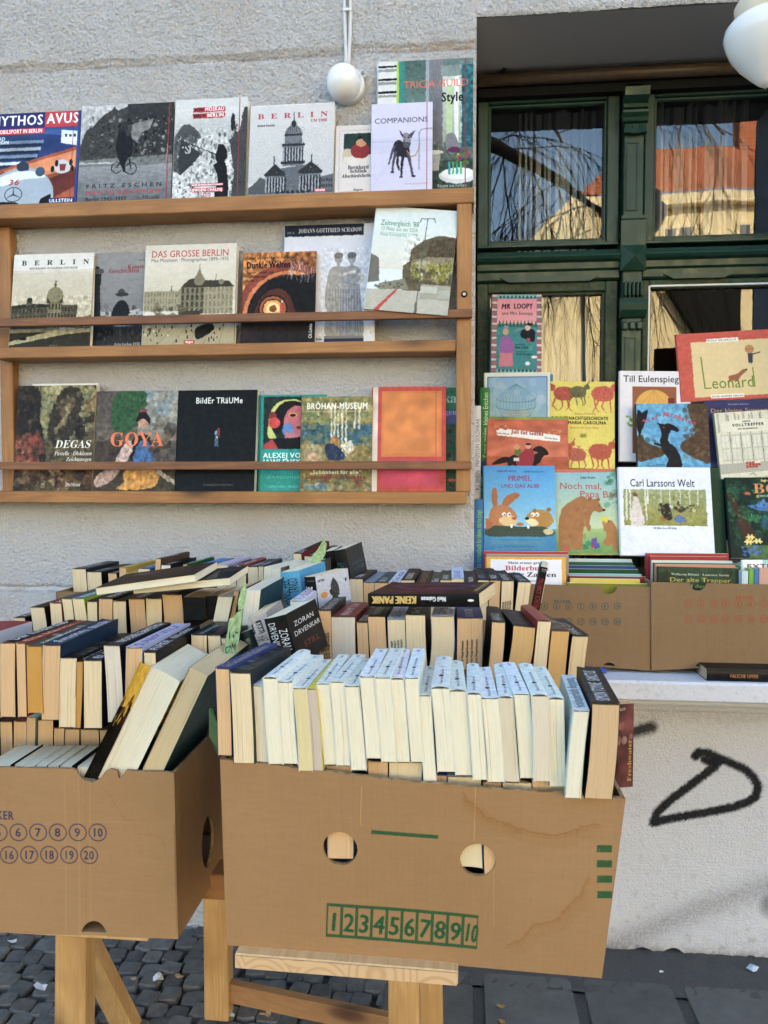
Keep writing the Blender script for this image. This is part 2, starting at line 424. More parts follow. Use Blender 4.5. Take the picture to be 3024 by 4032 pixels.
def card_mat(name, base, printed=True):
    b = NB(name, .78, .25)
    v = b.co(); f = b.noise(b.co(scale=(1, 1, 6), vec=v), 38, 4); g = b.noise(v, 5, 4, .6); fl = b.noise(v, 900, 2)
    c = b.mix(b.ramp(f, [(.3, 0.), (.75, .5)]), base, tuple(q * .80 for q in base))
    c = b.mix(b.ramp(g, [(.35, 0.), (.75, .45)]), c, tuple(q * p for q, p in zip(base, (.80, .74, .66))))
    c = b.mix(b.ramp(fl, [(.3, .35), (.5, 0.)]), c, tuple(q * .6 for q in base))
    sc1 = b.noise(b.co(scale=(3, 3, 110), vec=v), 1, 3); c = b.mix(b.ramp(sc1, [(.68, 0.), (.76, .16)]), c, tuple(min(1, q * 1.5) for q in base))
    if printed:
        im = b.n('ShaderNodeTexImage', interpolation='Linear'); PRINT_NODES.append(im)
        a = b.math('MULTIPLY', im.outputs[1], b.ramp(b.noise(v, 420, 3), [(.28, .72), (.45, 1.)])); c = b.mix(a, c, im.outputs[0])
    b.col(c)
    fl2 = b.math('SINE', b.math('MULTIPLY', b.n('ShaderNodeSeparateXYZ', {0: v}).outputs[0], 920.)); cr = b.math('ADD', b.noise(b.co(scale=(1, 1, .12), vec=v), 16, 3, .6), b.math('ADD', b.math('MULTIPLY', b.noise(v, 7, 4, .7), .9), b.math('MULTIPLY', fl2, .018))); b.bump(cr, .0055, .7, b.bump(fl, .0002, .6)); return b.m
M_CARD = card_mat('corrugated_card', (.36, .210, .098))
M_CARD2 = card_mat('greyer_card', (.25, .158, .080))
def flute():
    b = NB('card_edge', .9, .1); uv = b.n('ShaderNodeTexCoord').outputs['Object']
    wv = b.n('ShaderNodeTexNoise', {'Vector': b.co(scale=(150, 150, 150), vec=uv), 'Scale': 1.}).outputs['Fac']
    b.col(b.ramp(wv, [(.35, (.20, .13, .065)), (.65, (.38, .26, .13))])); return b.m
M_FLUTE = flute()
# rough render plaster; the 'paint' attribute carries spray paint and brown tones on grooves, ledge and foot that stay where they are
def plaster(name, base, bump_d, sc_, paint=True, sp=.2):
    b = NB(name, .82, sp); v = b.co()
    n1 = b.noise(v, 95 * sc_, 4, .6, .3); n2 = b.noise(v, 34 * sc_, 4, .55, .5); n3 = b.noise(v, 3.2, 5, .6); n4 = b.noise(v, 420 * sc_, 2)
    c = b.mix(b.ramp(n3, [(.3, 0.), (.75, .5)]), base, tuple(q * p for q, p in zip(base, (.90, .87, .84))))
    c = b.mix(b.ramp(b.math('MULTIPLY', n1, n3), [(.11, .35), (.2, 0.)]), c, (.30, .25, .20))
    if paint:
        at = b.n('ShaderNodeAttribute', attribute_name='paint'); q = b.n('ShaderNodeSeparateColor', {'Color': at.outputs['Color']})
        c = b.mix(b.math('MULTIPLY', q.outputs[0], b.ramp(n4, [(.25, .85), (.5, 1.)])), c, (.006, .006, .007))
        c = b.mix(b.math('MULTIPLY', q.outputs[1], b.ramp(n2, [(.35, .3), (.6, 1.)])), c, (.17, .13, .095))
        c = b.mix(q.outputs[2], c, (.55, .33, .20))
    b.col(c); h = b.math('ADD', b.math('MULTIPLY', n1, 1.), b.math('ADD', b.math('MULTIPLY', n2, .4), b.math('MULTIPLY', n4, .16)))
    b.bump(h, bump_d, 1.); return b.m
M_WALL = plaster('roughcast_plaster', (.69, .692, .705), .018, 1.15)
M_WALLF = plaster('fine_plaster', (.67, .685, .735), .007, 2.)
M_SILL = plaster('painted_sill', (.62, .64, .69), .0012, 1., False, .35)
M_SOFFIT = plaster('painted_soffit', (.36, .35, .34), .0006, 1., False, .3)
def green_paint():
    b = NB('old_green_gloss_paint', .38, .5); v = b.co(); a = b.noise(v, 28, 5, .65); s2 = b.noise(b.co(scale=(30, 30, 3)), 3, 3); s3 = b.noise(v, 160, 3)
    c = b.mix(b.ramp(a, [(.35, 0.), (.8, .8)]), (.006, .036, .021), (.014, .038, .022))
    c = b.mix(b.ramp(b.noise(v, 75, 5, .7), [(.66, 0.), (.72, .7)]), c, (.055, .075, .05))
    b.col(c); b.set('Roughness', b.ramp(a, [(.3, .28), (.7, .6)])); b.bump(b.math('ADD', s2, b.math('MULTIPLY', s3, .5)), .0012, .7); return b.m
M_GREEN = green_paint()
def green_worn():
    b = NB('weathered_green_paint', .6, .3); v = b.co(); a = b.noise(v, 60, 5, .7)
    c = b.mix(b.ramp(a, [(.35, 0.), (.6, 1.)]), (.012, .036, .019), (.055, .065, .033)); b.col(c); b.bump(b.noise(b.co(scale=(40, 40, 4)), 3, 4), .0016, .8); return b.m
M_GREENW = green_worn()
def simple(name, c, rough=.6, spec=.4, metal=0., var=.15, sc_=20, bump=0.):
    b = NB(name, rough, spec); v = b.co(); a = b.noise(v, sc_, 4)
    b.col(b.mix(b.ramp(a, [(.3, 0.), (.8, var)]), c, tuple(q * .45 for q in c))); b.set('Metallic', metal)
    if bump: b.bump(a, bump, .6)
    return b.m
M_BROWN = simple('brown_roller_box', (.075, .048, .028), .42, .4, sc_=40, var=.8)
M_DARK = simple('dark_gap', (.01, .01, .01), .8, .1)
M_WHITEP = simple('white_plastic', (.70, .71, .70), .35, .5, sc_=6)
M_OPAL = simple('opal_glass', (.82, .82, .80), .12, .5, sc_=3, var=.05)
M_CREAM = simple('cream_collar', (.72, .62, .48), .45, .4)
M_CABLE = simple('pale_cable', (.62, .62, .62), .5, .4)
M_METAL = simple('screw_metal', (.35, .34, .32), .4, .5, .9)
def glass():
    b = NB('old_window_glass'); t = b.n('ShaderNodeBsdfTransparent', {'Color': (.86, .90, .88, 1)}); g = b.n('ShaderNodeBsdfGlossy', {'Roughness': .0, 'Color': (1, 1, 1, 1)})
    v = b.co(scale=(1, 1, .35)); bp = b.n('ShaderNodeBump', {'Height': b.noise(v, 5.5, 1), 'Distance': .0012, 'Strength': .5})
    b.L.new(bp.outputs[0], g.inputs['Normal'])
    f = b.n('ShaderNodeFresnel', {'IOR': 1.95}); mx = b.n('ShaderNodeMixShader', {0: f.outputs[0], 1: t.outputs[0], 2: g.outputs[0]})
    b.L.new(mx.outputs[0], b.N['Material Output'].inputs[0]); return b.m
M_GLASS = glass()
def stone(name, base, dark, sc_=1., rough=.7):
    b = NB(name, rough, .35); v = b.co(); oi = b.n('ShaderNodeObjectInfo')
    a = b.noise(v, 30 * sc_, 5, .65); k = b.noise(v, 260, 2)
    c = b.mix(b.ramp(a, [(.3, 0.), (.75, 1.)]), base, dark); c = b.mix(b.ramp(k, [(.62, 0.), (.75, .4)]), c, (.22, .21, .2))
    c = b.mix(1., c, b.ramp(oi.outputs['Random'], [(0., .7), (1., 1.25)]), 'MULTIPLY'); b.col(c)
    b.bump(b.math('ADD', a, b.math('MULTIPLY', k, .25)), .004, .8); return b.m
M_COB = stone('basalt_cobble', (.150, .147, .140), (.075, .073, .070), 1.)
M_SLAB = stone('granite_slab', (.115, .118, .115), (.068, .070, .068), .4, .6)
M_ASPH = stone('asphalt', (.095, .093, .090), (.055, .054, .052), 6., .85)
M_SAND = stone('joint_sand', (.16, .145, .125), (.08, .072, .062), 4., .9)
M_FACADE = simple('yellow_facade', (.78, .64, .38), .85, .2, sc_=1.1, var=.30)
M_FACADEL = simple('pale_stucco', (.78, .64, .40), .85, .2, sc_=3, var=.2)
M_ROOF = None
def roof_mat():
    b = NB('orange_roof_tiles', .75, .25); v = b.co(); wv = b.math('SINE', b.math('MULTIPLY', b.n('ShaderNodeSeparateXYZ', {0: v}).outputs[2], 46.))
    a = b.noise(b.co(scale=(2.2, 2.2, 5)), 1.5, 4); c = b.mix(b.ramp(a, [(.35, 0.), (.7, 1.)]), (.56, .19, .085), (.33, .10, .05))
    c = b.mix(b.ramp(wv, [(.0, .55), (.5, 0.)]), c, (.12, .035, .02)); b.col(c); return b.m
M_ROOF = roof_mat()
M_BARK = simple('tree_bark', (.085, .065, .050), .9, .1, sc_=12, var=.8, bump=.01)
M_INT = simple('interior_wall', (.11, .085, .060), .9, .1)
M_CURT = simple('curtain_strip', (.60, .58, .54), .9, .1, sc_=8)

# ================================================================== SETTING
DW_ = 2.54
GZ = .055                                # pavement level
XJ = .042                                # the window jamb
ZS = 2.678                               # soffit height
WSIDE, ESIDE = -9., 9.
def samp(N, X, Z, per):
    """bilinear look-up of a tileable noise; per = metres per tile"""
    n = N.shape[0]; u = (X / per * n) % n; v = (Z / per * n) % n; i = u.astype(int); j = v.astype(int); fu = u - i; fv = v - j; i2 = (i + 1) % n; j2 = (j + 1) % n; j %= n; i %= n
    return (N[j, i] * (1 - fu) + N[j, i2] * fu) * (1 - fv) + (N[j2, i] * (1 - fu) + N[j2, i2] * fu) * fv
WN1 = band_noise(512, 55, 120, 21); WN2 = band_noise(512, 14, 34, 22); WN3 = band_noise(256, 2, 6, 23)
def relief_wall(name, x0, x1, z0, z1, step, hf, paint, mat, parent, edge=None):
    nx = int((x1 - x0) / step) + 1; nz = int((z1 - z0) / step) + 1
    X, Z = np.meshgrid(np.linspace(x0, x1, nx), np.linspace(z0, z1, nz)); Y = -hf(X, Z)
    if edge: X, Z, Y = edge(X, Z, Y)
    V = np.stack([X.ravel(), Y.ravel(), Z.ravel()], 1); idx = np.arange(nx * nz).reshape(nz, nx)
    Q = np.stack([idx[:-1, :-1], idx[:-1, 1:], idx[1:, 1:], idx[1:, :-1]], -1).reshape(-1, 4)
    me = bpy.data.meshes.new(name); me.vertices.add(len(V)); me.vertices.foreach_set('co', V.ravel().astype(np.float32))
    me.loops.add(Q.size); me.loops.foreach_set('vertex_index', Q.ravel().astype(np.int32)); me.polygons.add(len(Q))
    me.polygons.foreach_set('loop_start', np.arange(0, Q.size, 4, dtype=np.int32)); me.polygons.foreach_set('loop_total', np.full(len(Q), 4, np.int32))
    me.update(calc_edges=True); me.shade_smooth()
    C = np.zeros((nz, nx, 4), np.float32); C[..., 3] = 1
    if paint: paint(X, Z, C)
    at = me.color_attributes.new('paint', 'FLOAT_COLOR', 'POINT'); at.data.foreach_set('color', C.ravel())
    return link(name, me, parent, mat)
def groove(X, Z, zc, wd, dep, wob=.006):
    zz = zc + (samp(WN3, X + 3, X * 0 + .3, 1.3)) * wob * .5; return -dep * np.exp(-((Z - zz) / wd) ** 4)
def h_rough(X, Z, a=1.):
    n1 = samp(WN1, X, Z, 1.024); n2 = samp(WN2, X + .3, Z + .7, 1.024); lump = np.maximum(n1, -.6)
    return a * (.0021 * lump + .0010 * np.maximum(n2, -.5) + .0022 * samp(WN3, X, Z, 1.9))
house = empty('house_front', (0, 0, GZ), label='white rendered house front with the green wooden shop window, book shelf on its wall', cat='house')
house.location = (0, 0, 0)
GR1 = P(1100, 225, 2.2).z; GR2 = P(120, 2327, 2.2).z
def h_left(X, Z):
    h = h_rough(X, Z); k = np.clip((Z - 1.3) / .6, .45, 1.); h = h * k
    return h + groove(X, Z, GR1 + .004, .010, .009) + groove(X, Z, GR2 + .006, .010, .010) * 1. + np.where(Z > GR1, .004, 0)
def dist_poly(X, Z, pts):
    d = np.full(X.shape, 9.)
    for (ax, az), (bx, bz) in zip(pts, pts[1:]):
        t = np.clip(((X - ax) * (bx - ax) + (Z - az) * (bz - az)) / ((bx - ax) ** 2 + (bz - az) ** 2 + 1e-9), 0, 1)
        d = np.minimum(d, np.hypot(X - ax - t * (bx - ax), Z - az - t * (bz - az)))
    return d
def p_left(X, Z, C):
    g = np.abs(Z - GR1); n = samp(WN2, X, Z, 1.5); m = samp(WN3, X, Z, 2.6)
    C[..., 1] = np.clip(.5 * np.exp(-((Z - GR1 + .002) / .006) ** 2) + .55 * np.exp(-((Z - GR2) / .006) ** 2), 0, 1)
    C[..., 2] = np.clip(.6 * np.exp(-((Z - GR1 - .004) / .010) ** 2) * np.clip((X + .55) * 1.4, .12, 1) * np.clip(.7 + n * .5, 0, 1) + .10 * np.clip(m - .7, 0, 1), 0, 1)
    C[..., 2] = np.maximum(C[..., 2], .35 * np.clip((X - XJ + .03) / .02, 0, 1) * np.clip(n, 0, 1))
def e_left(X, Z, Y):
    k = np.clip((X - XJ + .012) / .012, 0, 1); return X - k * 0 + 0 * X, Z, Y + k ** 2 * .006
relief_wall('plaster_wall', -2.1, XJ, GZ - .02, 3.02, .0038, h_left, p_left, M_WALL, house, e_left)
relief_wall('lintel_plaster', XJ, 1.7, ZS, 3.02, .006, lambda X, Z: h_rough(X, Z), None, M_WALL, house, lambda X, Z, Y: (X, Z, Y + np.clip(1 - (Z - ZS) / .01, 0, 1) ** 2 * .006))
# wall under the sill, with the sprayed marks
def W2(pts, d=2.2): return [(q.x, q.z) for q in (P(px, py, d) for px, py in pts)]
GRAF = W2([(2738, 2978), (2752, 2962), (2790, 2966), (2838, 2988), (2885, 3008), (2935, 3030), (2968, 3062), (2985, 3100), (2975, 3138), (2945, 3158), (2890, 3178), (2820, 3192), (2740, 3205), (2680, 3216), (2600, 3232), (2572, 3240), (2590, 3196), (2640, 3150), (2700, 3105), (2760, 3060), (2810, 3022), (2835, 2995), (2790, 3000), (2775, 2990)])
GDASH = W2([(2380, 2905), (2440, 2893), (2500, 2880), (2565, 2862)])
GSTR = W2([(2300, 3760), (2420, 3720), (2560, 3660), (2700, 3600), (2850, 3545), (3060, 3480), (3200, 3430)])
BASE = P(2700, 3752, 2.2).z
def p_low(X, Z, C):
    n1 = samp(WN1, X, Z, 1.024); n = samp(WN2, X + .2, Z, 1.2)
    d = dist_poly(X, Z, GRAF) + n1 * .0012; C[..., 0] = np.clip((.0158 - d) / .0065, 0, 1)
    d2 = dist_poly(X, Z, GDASH) + n1 * .002; C[..., 0] = np.maximum(C[..., 0], np.clip((.024 - d2) / .016, 0, .95))
    d3 = dist_poly(X, Z, GSTR); C[..., 0] = np.maximum(C[..., 0], .42 * np.exp(-(d3 / .035) ** 2) * np.clip(.8 + n1 * .25, 0, 1))
    C[..., 0] = np.maximum(C[..., 0], .6 * np.clip((.05 - dist_poly(X, Z, W2([(3040, 3560), (3100, 3520)]))) / .03, 0, 1))
    C[..., 1] = np.clip(.75 * np.exp(-(Z - BASE) / .018) + .35 * np.clip(n - 1.0, 0, 1) * np.exp(-(Z - BASE) / .25) + .25 * np.exp(-((Z - .735) / .02) ** 2), 0, 1)
SB = P(2700, 2800, 2.2).z
def h_low(X, Z):
    h = h_rough(X, Z, .35) + .0006 * samp(WN1, X * 1.7, Z * 1.7, 1.); return h + np.where(Z > SB, .012, 0.) * 1.
def e_low(X, Z, Y):
    zmin = Z.min(); k = np.clip(1 - (Z - zmin) / .05, 0, 1); n = samp(WN2, X, X * 0, 1.9) * .0035 + samp(WN3, X, X * 0, .8) * .006
    return X, Z + k * (n + .0), Y
relief_wall('plinth_plaster', XJ, 1.7, BASE, .83, .0045, h_low, p_low, M_WALLF, house, e_low)
# the rest of the house: reveal, soffit, storeys above, roof; it is what keeps the pavement in shade
boxo('reveal', XJ - .28, XJ, .012, .42, .80, ZS, M_WALLF, house, 0)
XK = P(3150, 1000, DW_).x + .004
boxo('reveal', XK, XK + .25, .012, .42, .80, ZS, M_WALLF, house, 0)
relief_wall('pier_plaster', XK, 1.9, .83, ZS, .008, lambda X, Z: h_rough(X, Z), None, M_WALL, house)
boxo('wall_core', XK + .251, 1.9, .03, .42, .80, ZS, M_DARK, house, 0)
boxo('soffit', XJ, 1.9, .014, .40, ZS, ZS + .30, M_SOFFIT, house, 0)
boxo('wall_core', WSIDE, XJ - .285, .010, .42, 0, 3.0, M_WALLF, house, 0)
boxo('wall_core', XJ - .286, 1.9, .03, .42, 0, .80, M_DARK, house, 0)
boxo('wall_core', 1.9, ESIDE, .0, .42, 0, 3.0, M_WALLF, house, 0)
boxo('upper_wall', WSIDE, ESIDE, 0, .45, 3.018, 12.5, M_WALLF, house, 0)
prism('roof', [(-.4, 12.5), (.6, 12.5), (6.5, 16.5), (6.5, 16.8), (-.4, 12.7)], WSIDE, ESIDE, M_ROOF, house)
boxo('party_wall', WSIDE, WSIDE + .2, .45, 10, 0, 13, M_WALLF, house, 0); boxo('party_wall', ESIDE - .2, ESIDE, .45, 10, 0, 13, M_WALLF, house, 0)
# strip of render base and mortar along the wall foot
# sill
zs = P(2500, 2640, 2.05).z - .006
SILLZ = zs
boxo('window_sill', XJ - .01, 1.9, -.235, .36, zs - .052, zs, M_SILL, house, .006)
boxo('sill_moulding', XJ + .01, 1.9, -.10, .03, zs - .105, zs - .054, M_SILL, house, .01)
# ------------------------------------------------------------------ shop window
DW = 2.54; yW = DW - D0                   # plane of the frames
win = empty('shop_window', (XJ + .5, yW, SILLZ), label='old green wooden shop window with four panes and a carved middle post', cat='window')
win.location = (0, 0, 0)
def fx(px, py=1000): return P(px, py, DW).x
def fz(px, py): return P(px, py, DW).z
xl0 = XJ - .02; xpL0, xpL1 = fx(1922), fx(2386); xm0, xm1 = fx(2436), fx(2530); xpR0, xpR1 = fx(2572), fx(3110)
zt = fz(2400, 388); zu0 = fz(2200, 952); ztr1 = fz(2200, 1000); ztr0 = fz(2200, 1108); zl1 = fz(2200, 1148); zlow = SILLZ + .05
xs0, xs1 = fx(1880), fx(2434)
xr0, xr1 = fx(2532), fx(3150)
def sash(name, a, b, z0, z1, pa, pb, q0, q1, y=yW, mat=M_GREEN, parent=win, dd=.05):
    s = empty(name, (0, 0, 0)); s.parent = parent
    for nm, r in (('stile', (a, pa, z0, z1)), ('stile', (pb, b, z0, z1)), ('rail', (pa, pb, z0, q0)), ('rail', (pa, pb, q1, z1))):
        bm = bmesh.new(); box(bm, r[0], r[1], y, y + dd, r[2], r[3], .003)
        bm_obj(nm, bm, s, mat)
    # glazing bead
    for r in ((pa, pa + .008, q0, q1), (pb - .008, pb, q0, q1), (pa + .008, pb - .008, q0, q0 + .008), (pa + .008, pb - .008, q1 - .008, q1)):
        boxo('bead', r[0], r[1], y + .012, y + .028, r[2], r[3], mat, s, .002)
    return s
sU = sash('upper_sash', xs0, xs1, zu0 - .012, zt + .02, xpL0, xpL1, zu0 + .004, zt)
sV = sash('upper_sash', xr0, xr1, fz(2800, 940) - .012, zt + .02, xpR0, xpR1, zu0 + .004, zt)
sL = sash('lower_sash', xs0, xs1, zlow, ztr0 - .002, xpL0, xpL1, zlow + .07, zl1, mat=M_GREENW)
sR = sash('lower_sash', xr0, xr1, zlow, ztr0 - .002, xpR0 - .010, xpR1, zlow + .07, zl1 + .012, mat=M_GREENW)
boxo('putty_line', xpR0 - .013, xpR0 - .007, yW + .0, yW + .02, zlow + .07, zl1 + .012, M_WHITEP, sR, .001)
boxo('putty_line', xpR0 - .007, xpR1, yW + .0, yW + .02, zl1 + .008, zl1 + .014, M_WHITEP, sR, .001)
def pane(parent, a, b, z0, z1):
    y = yW + .030; bm = bmesh.new(); v = [bm.verts.new(q) for q in ((a - .003, y, z0 - .003), (b + .003, y, z0 - .003), (b + .003, y, z1 + .003), (a - .003, y, z1 + .003))]; bm.faces.new(v)
    o = bm_obj('pane', bm, parent, M_GLASS); return o
pane(sU, xpL0, xpL1, zu0 + .004, zt); pane(sV, xpR0, xpR1, zu0 + .004, zt); pane(sL, xpL0, xpL1, zlow + .07, zl1); pane(sR, xpR0 - .01, xpR1, zlow + .07, zl1 + .012)
# transom: stepped mouldings
prof = [(yW + .05, ztr0), (yW + .0, ztr0), (yW - .010, ztr0 + .006), (yW - .012, ztr0 + .028), (yW - .022, ztr0 + .034), (yW - .024, ztr0 + .052), (yW - .040, ztr0 + .058), (yW - .048, ztr0 + .066), (yW - .044, ztr0 + .074), (yW - .030, ztr0 + .080), (yW - .024, ztr0 + .090), (yW - .004, ztr1 - .002), (yW + .05, ztr1 - .002)]
prism('transom', prof, xs0, xs1 + .002, M_GREEN, win); prism('transom', prof, xr0 - .002, xr1, M_GREEN, win)
for a, b in ((xs0 + .07, xs1 - .06), (xr0 + .06, xr1 - .2)):   # chamfered drip boards
    bm = bmesh.new(); pts = [(a, ztr0 + .012), (a + .03, ztr0 - .004), (b - .03, ztr0 - .004), (b, ztr0 + .012)]
    A = [bm.verts.new((p[0], yW - .018, p[1])) for p in pts]; B = [bm.verts.new((p[0], yW + .0, p[1])) for p in pts]; n = 4
    for i in range(n): bm.faces.new((A[i], A[(i + 1) % n], B[(i + 1) % n], B[i]))
    bm.faces.new(A[::-1]); bm.faces.new(B); bm_obj('drip_board', bm, win, M_GREEN)
boxo('upper_rail_bead', xs0, xs1, yW - .008, yW, zu0 - .016, zu0 - .006, M_GREEN, win, .002)
boxo('upper_rail_bead', xr0, xr1, yW - .008, yW, zu0 - .016, zu0 - .006, M_GREEN, win, .002)
# the carved post
post = empty('mullion_post', (0, 0, 0)); post.parent = win
mx0, mx1 = xm0, xm1; mw = mx1 - mx0; yP = yW - .030
boxo('post_shaft', mx0 + .006, mx1 - .006, yP, yW + .06, zlow, zt + .03, M_GREEN, post, .003)
def pz(py): return fz(2485, py)
def mould(name, pts, a=mx0, b=mx1): return prism(name, pts, a, b, M_GREEN, post)
mould('capital', [(yP, pz(455)), (yP - .018, pz(450)), (yP - .022, pz(438)), (yP - .012, pz(432)), (yP - .040, pz(415)), (yP - .044, pz(385)), (yP, pz(385))])
mould('capital', [(yP, pz(505)), (yP - .012, pz(500)), (yP - .018, pz(488)), (yP - .008, pz(480)), (yP - .020, pz(470)), (yP - .020, pz(460)), (yP, pz(458))], mx0 - .002, mx1 + .002)
for k in range(3):
    c = mx0 + mw * (.2 + .3 * k); bm = bmesh.new(); z1_, z0_ = pz(512), pz(548 + (3 if k == 1 else 0))
    A = [bm.verts.new(q) for q in ((c - .008, yP, z1_), (c + .008, yP, z1_), (c + .013, yP, z0_), (c - .013, yP, z0_))]; B = [bm.verts.new((v.co.x, yP - .014 - (.006 if v.co.z < z1_ - .001 else 0), v.co.z)) for v in A]
    for i in range(4): bm.faces.new((A[i], A[(i + 1) % 4], B[(i + 1) % 4], B[i]))
    bm.faces.new(B); bm_obj('drop_ornament', bm, post, M_GREEN)
def recess(z0, z1, a, b):
    for r in ((a, a + .004, z0, z1), (b - .004, b, z0, z1), (a, b, z0, z0 + .004), (a, b, z1 - .004, z1)): boxo('panel_moulding', r[0], r[1], yP - .004, yP + .001, r[2], r[3], M_GREEN, post, .0008)
    boxo('panel_shadow_gap', a - .002, b + .002, yP - .0015, yP + .002, z0 - .002, z1 + .002, M_GREEN, post, 0)
recess(pz(842), pz(577), fx(2453), fx(2497))
mould('plinth_block', [(yP, pz(980)), (yP - .006, pz(978)), (yP - .006, pz(880)), (yP - .010, pz(876)), (yP - .010, pz(864)), (yP, pz(860))])
bm = bmesh.new(); q0, q1 = pz(1078), pz(980); A = [bm.verts.new(q) for q in ((mx0 - .002, yP - .012, q0), (mx1 + .002, yP - .012, q0), (mx1 + .002, yP - .012, q1), (mx0 - .002, yP - .012, q1))]; T = bm.verts.new(((mx0 + mx1) / 2, yP - .042, (q0 + q1) / 2))
Bk = [bm.verts.new((v.co.x, yP, v.co.z)) for v in A]
for i in range(4): bm.faces.new((A[i], A[(i + 1) % 4], T)); bm.faces.new((A[i], Bk[i], Bk[(i + 1) % 4], A[(i + 1) % 4]))
bm_obj('pyramid_boss', bm, post, M_GREEN)
for k in range(5):
    a = mx0 + .006 + k * (mw - .012) / 5; boxo('flute', a + .002, a + (mw - .012) / 5 - .002, yP - .026, yP, pz(1180), pz(1122), M_GREEN, post, .003)
mould('capital', [(yP, pz(1262)), (yP - .012, pz(1258)), (yP - .030, pz(1235)), (yP - .036, pz(1210)), (yP - .028, pz(1192)), (yP - .010, pz(1186)), (yP, pz(1184))], mx0 - .003, mx1 + .003)
for k in range(3):
    c = mx0 + mw * (.2 + .3 * k); boxo('drop_ornament', c - .010, c + .010, yP - .016, yP, pz(1308), pz(1276), M_GREEN, post, .004)
recess(pz(1700), pz(1335), fx(2456), fx(2500))
# roller blind box under the soffit
boxo('roller_box', xs0, xr1, yW - .03, yW + .05, fz(2400, 384) + .004, ZS, M_DARK, win, 0)
bm = bmesh.new(); zr = fz(2400, 322); tube_pts(bm, [(xs0, yW - .045, zr), (xr1, yW - .045, zr)], .019, 14); bm_obj('roller_tube', bm, win, M_BROWN, True)
boxo('roller_bracket', fx(1970), fx(1985), yW - .06, yW - .03, fz(1975, 340), ZS, M_DARK, win, .001)
# ------------------------------------------------------------------ the dim shop behind the glass
room = empty('shop_interior', (0, 0, 0), label='dim shop room behind the window panes', cat='room'); room['kind'] = 'structure'
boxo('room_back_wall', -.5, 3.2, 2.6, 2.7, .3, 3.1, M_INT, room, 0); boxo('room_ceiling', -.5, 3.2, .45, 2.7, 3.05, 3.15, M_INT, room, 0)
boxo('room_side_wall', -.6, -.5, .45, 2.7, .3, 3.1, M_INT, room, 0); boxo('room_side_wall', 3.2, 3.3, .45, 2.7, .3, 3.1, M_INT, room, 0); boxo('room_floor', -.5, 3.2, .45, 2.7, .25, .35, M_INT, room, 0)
def strips(x0, x1, z0, z1, n, lab):
    c = empty('curtain', ((x0 + x1) / 2, .62, z1), label=lab, cat='curtain', group='strip curtains behind the panes'); 
    for k in range(n):
        x = x0 + (x1 - x0) * (k + rnd.uniform(.1, .6)) / n; wd = rnd.uniform(.006, .026)
        o = boxo('strip', x - (x0 + x1) / 2, x + wd - (x0 + x1) / 2, rnd.uniform(-.02, .03), rnd.uniform(.032, .036), z0 - z1 + rnd.uniform(0, .08), .12, M_CURT, c, .001)
strips(fx(2060), fx(2400), zu0 - .1, zt - .02, 13, 'pale hanging strips behind the upper pane on the left')
strips(fx(2580), fx(3050), zu0 - .1, zt - .02, 15, 'pale hanging strips behind the upper pane beside the white lamp')
strips(fx(1930), fx(2380), zlow, zl1, 18, 'pale hanging strips behind the lower pane next to the carved post')
# ------------------------------------------------------------------ ground
pav = empty('pavement', (0, 0, GZ), kind='structure'); pav.location = (0, 0, 0)
boxo('ground', -60, 60, -60, .02, GZ - .4, GZ - .022, M_SAND, pav, 0)
bpy.data.objects['ground'].parent = None; tag(bpy.data.objects['ground'], kind='structure')
bm = bmesh.new()
def irregular(bm, cx, cy, wx, wy, z1, z0, n=12, jit=.12, r=.25):
    """a stone with a rounded, slightly domed top"""
    pts = []
    for k in range(n):
        t = 2 * math.pi * (k + .5) / n; c, s = math.cos(t), math.sin(t); q = (abs(c) ** 7 + abs(s) ** 7) ** (-1 / 7)
        pts.append((cx + c * q * wx / 2 * (1 + rnd.uniform(-jit, jit) * .5), cy + s * q * wy / 2 * (1 + rnd.uniform(-jit, jit) * .5)))
    lo = [bm.verts.new((x, y, z0)) for x, y in pts]; mi = [bm.verts.new((x, y, z1 - .004)) for x, y in pts]
    hi = [bm.verts.new((cx + (x - cx) * .90, cy + (y - cy) * .90, z1 + rnd.uniform(-.0012, .0012))) for x, y in pts]
    for A, B in ((lo, mi), (mi, hi)):
        for k in range(n): bm.faces.new((A[k], A[(k + 1) % n], B[(k + 1) % n], B[k]))
    t = bm.verts.new((cx, cy, z1 + .0008)); 
    for k in range(n): bm.faces.new((hi[k], hi[(k + 1) % n], t))
cob = empty('cobbled_strip', (-1.2, -.9, GZ), kind='structure'); cob.location = (0, 0, 0)
protos = []
for k in range(12):
    bm = bmesh.new(); irregular(bm, 0, 0, rnd.uniform(.050, .060), rnd.uniform(.049, .058), 0, -.03); me = bpy.data.meshes.new('cobblestone'); bmesh.ops.recalc_face_normals(bm, faces=bm.faces); bm.to_mesh(me); bm.free(); me.materials.append(M_COB); me.shade_smooth(); me.set_sharp_from_angle(angle=R_(24)); protos.append(me)
cells = []
for iy in range(12):
    for ix in range(24):
        y = -.03 - iy * .0575; x = -1.50 + ix * .0575 + (iy % 2) * .018
        if x > -.16: continue
        cells.append((x + rnd.uniform(-.008, .008) + .012 * math.sin(iy * .9), y + rnd.uniform(-.008, .008) + .018 * math.sin(ix * .5)))
for x, y in cells:
    o = bpy.data.objects.new('cobblestone', rnd.choice(protos)); COL.objects.link(o); o.parent = cob; o.location = (x, y, GZ + rnd.uniform(-.006, .004)); o.rotation_euler = (rnd.uniform(-.05, .05), rnd.uniform(-.05, .05), rnd.choice((0, 1.571, 3.142)) + rnd.uniform(-.14, .14))
bm = bmesh.new()                        # the smaller far and outlying cobbles that only close the surface
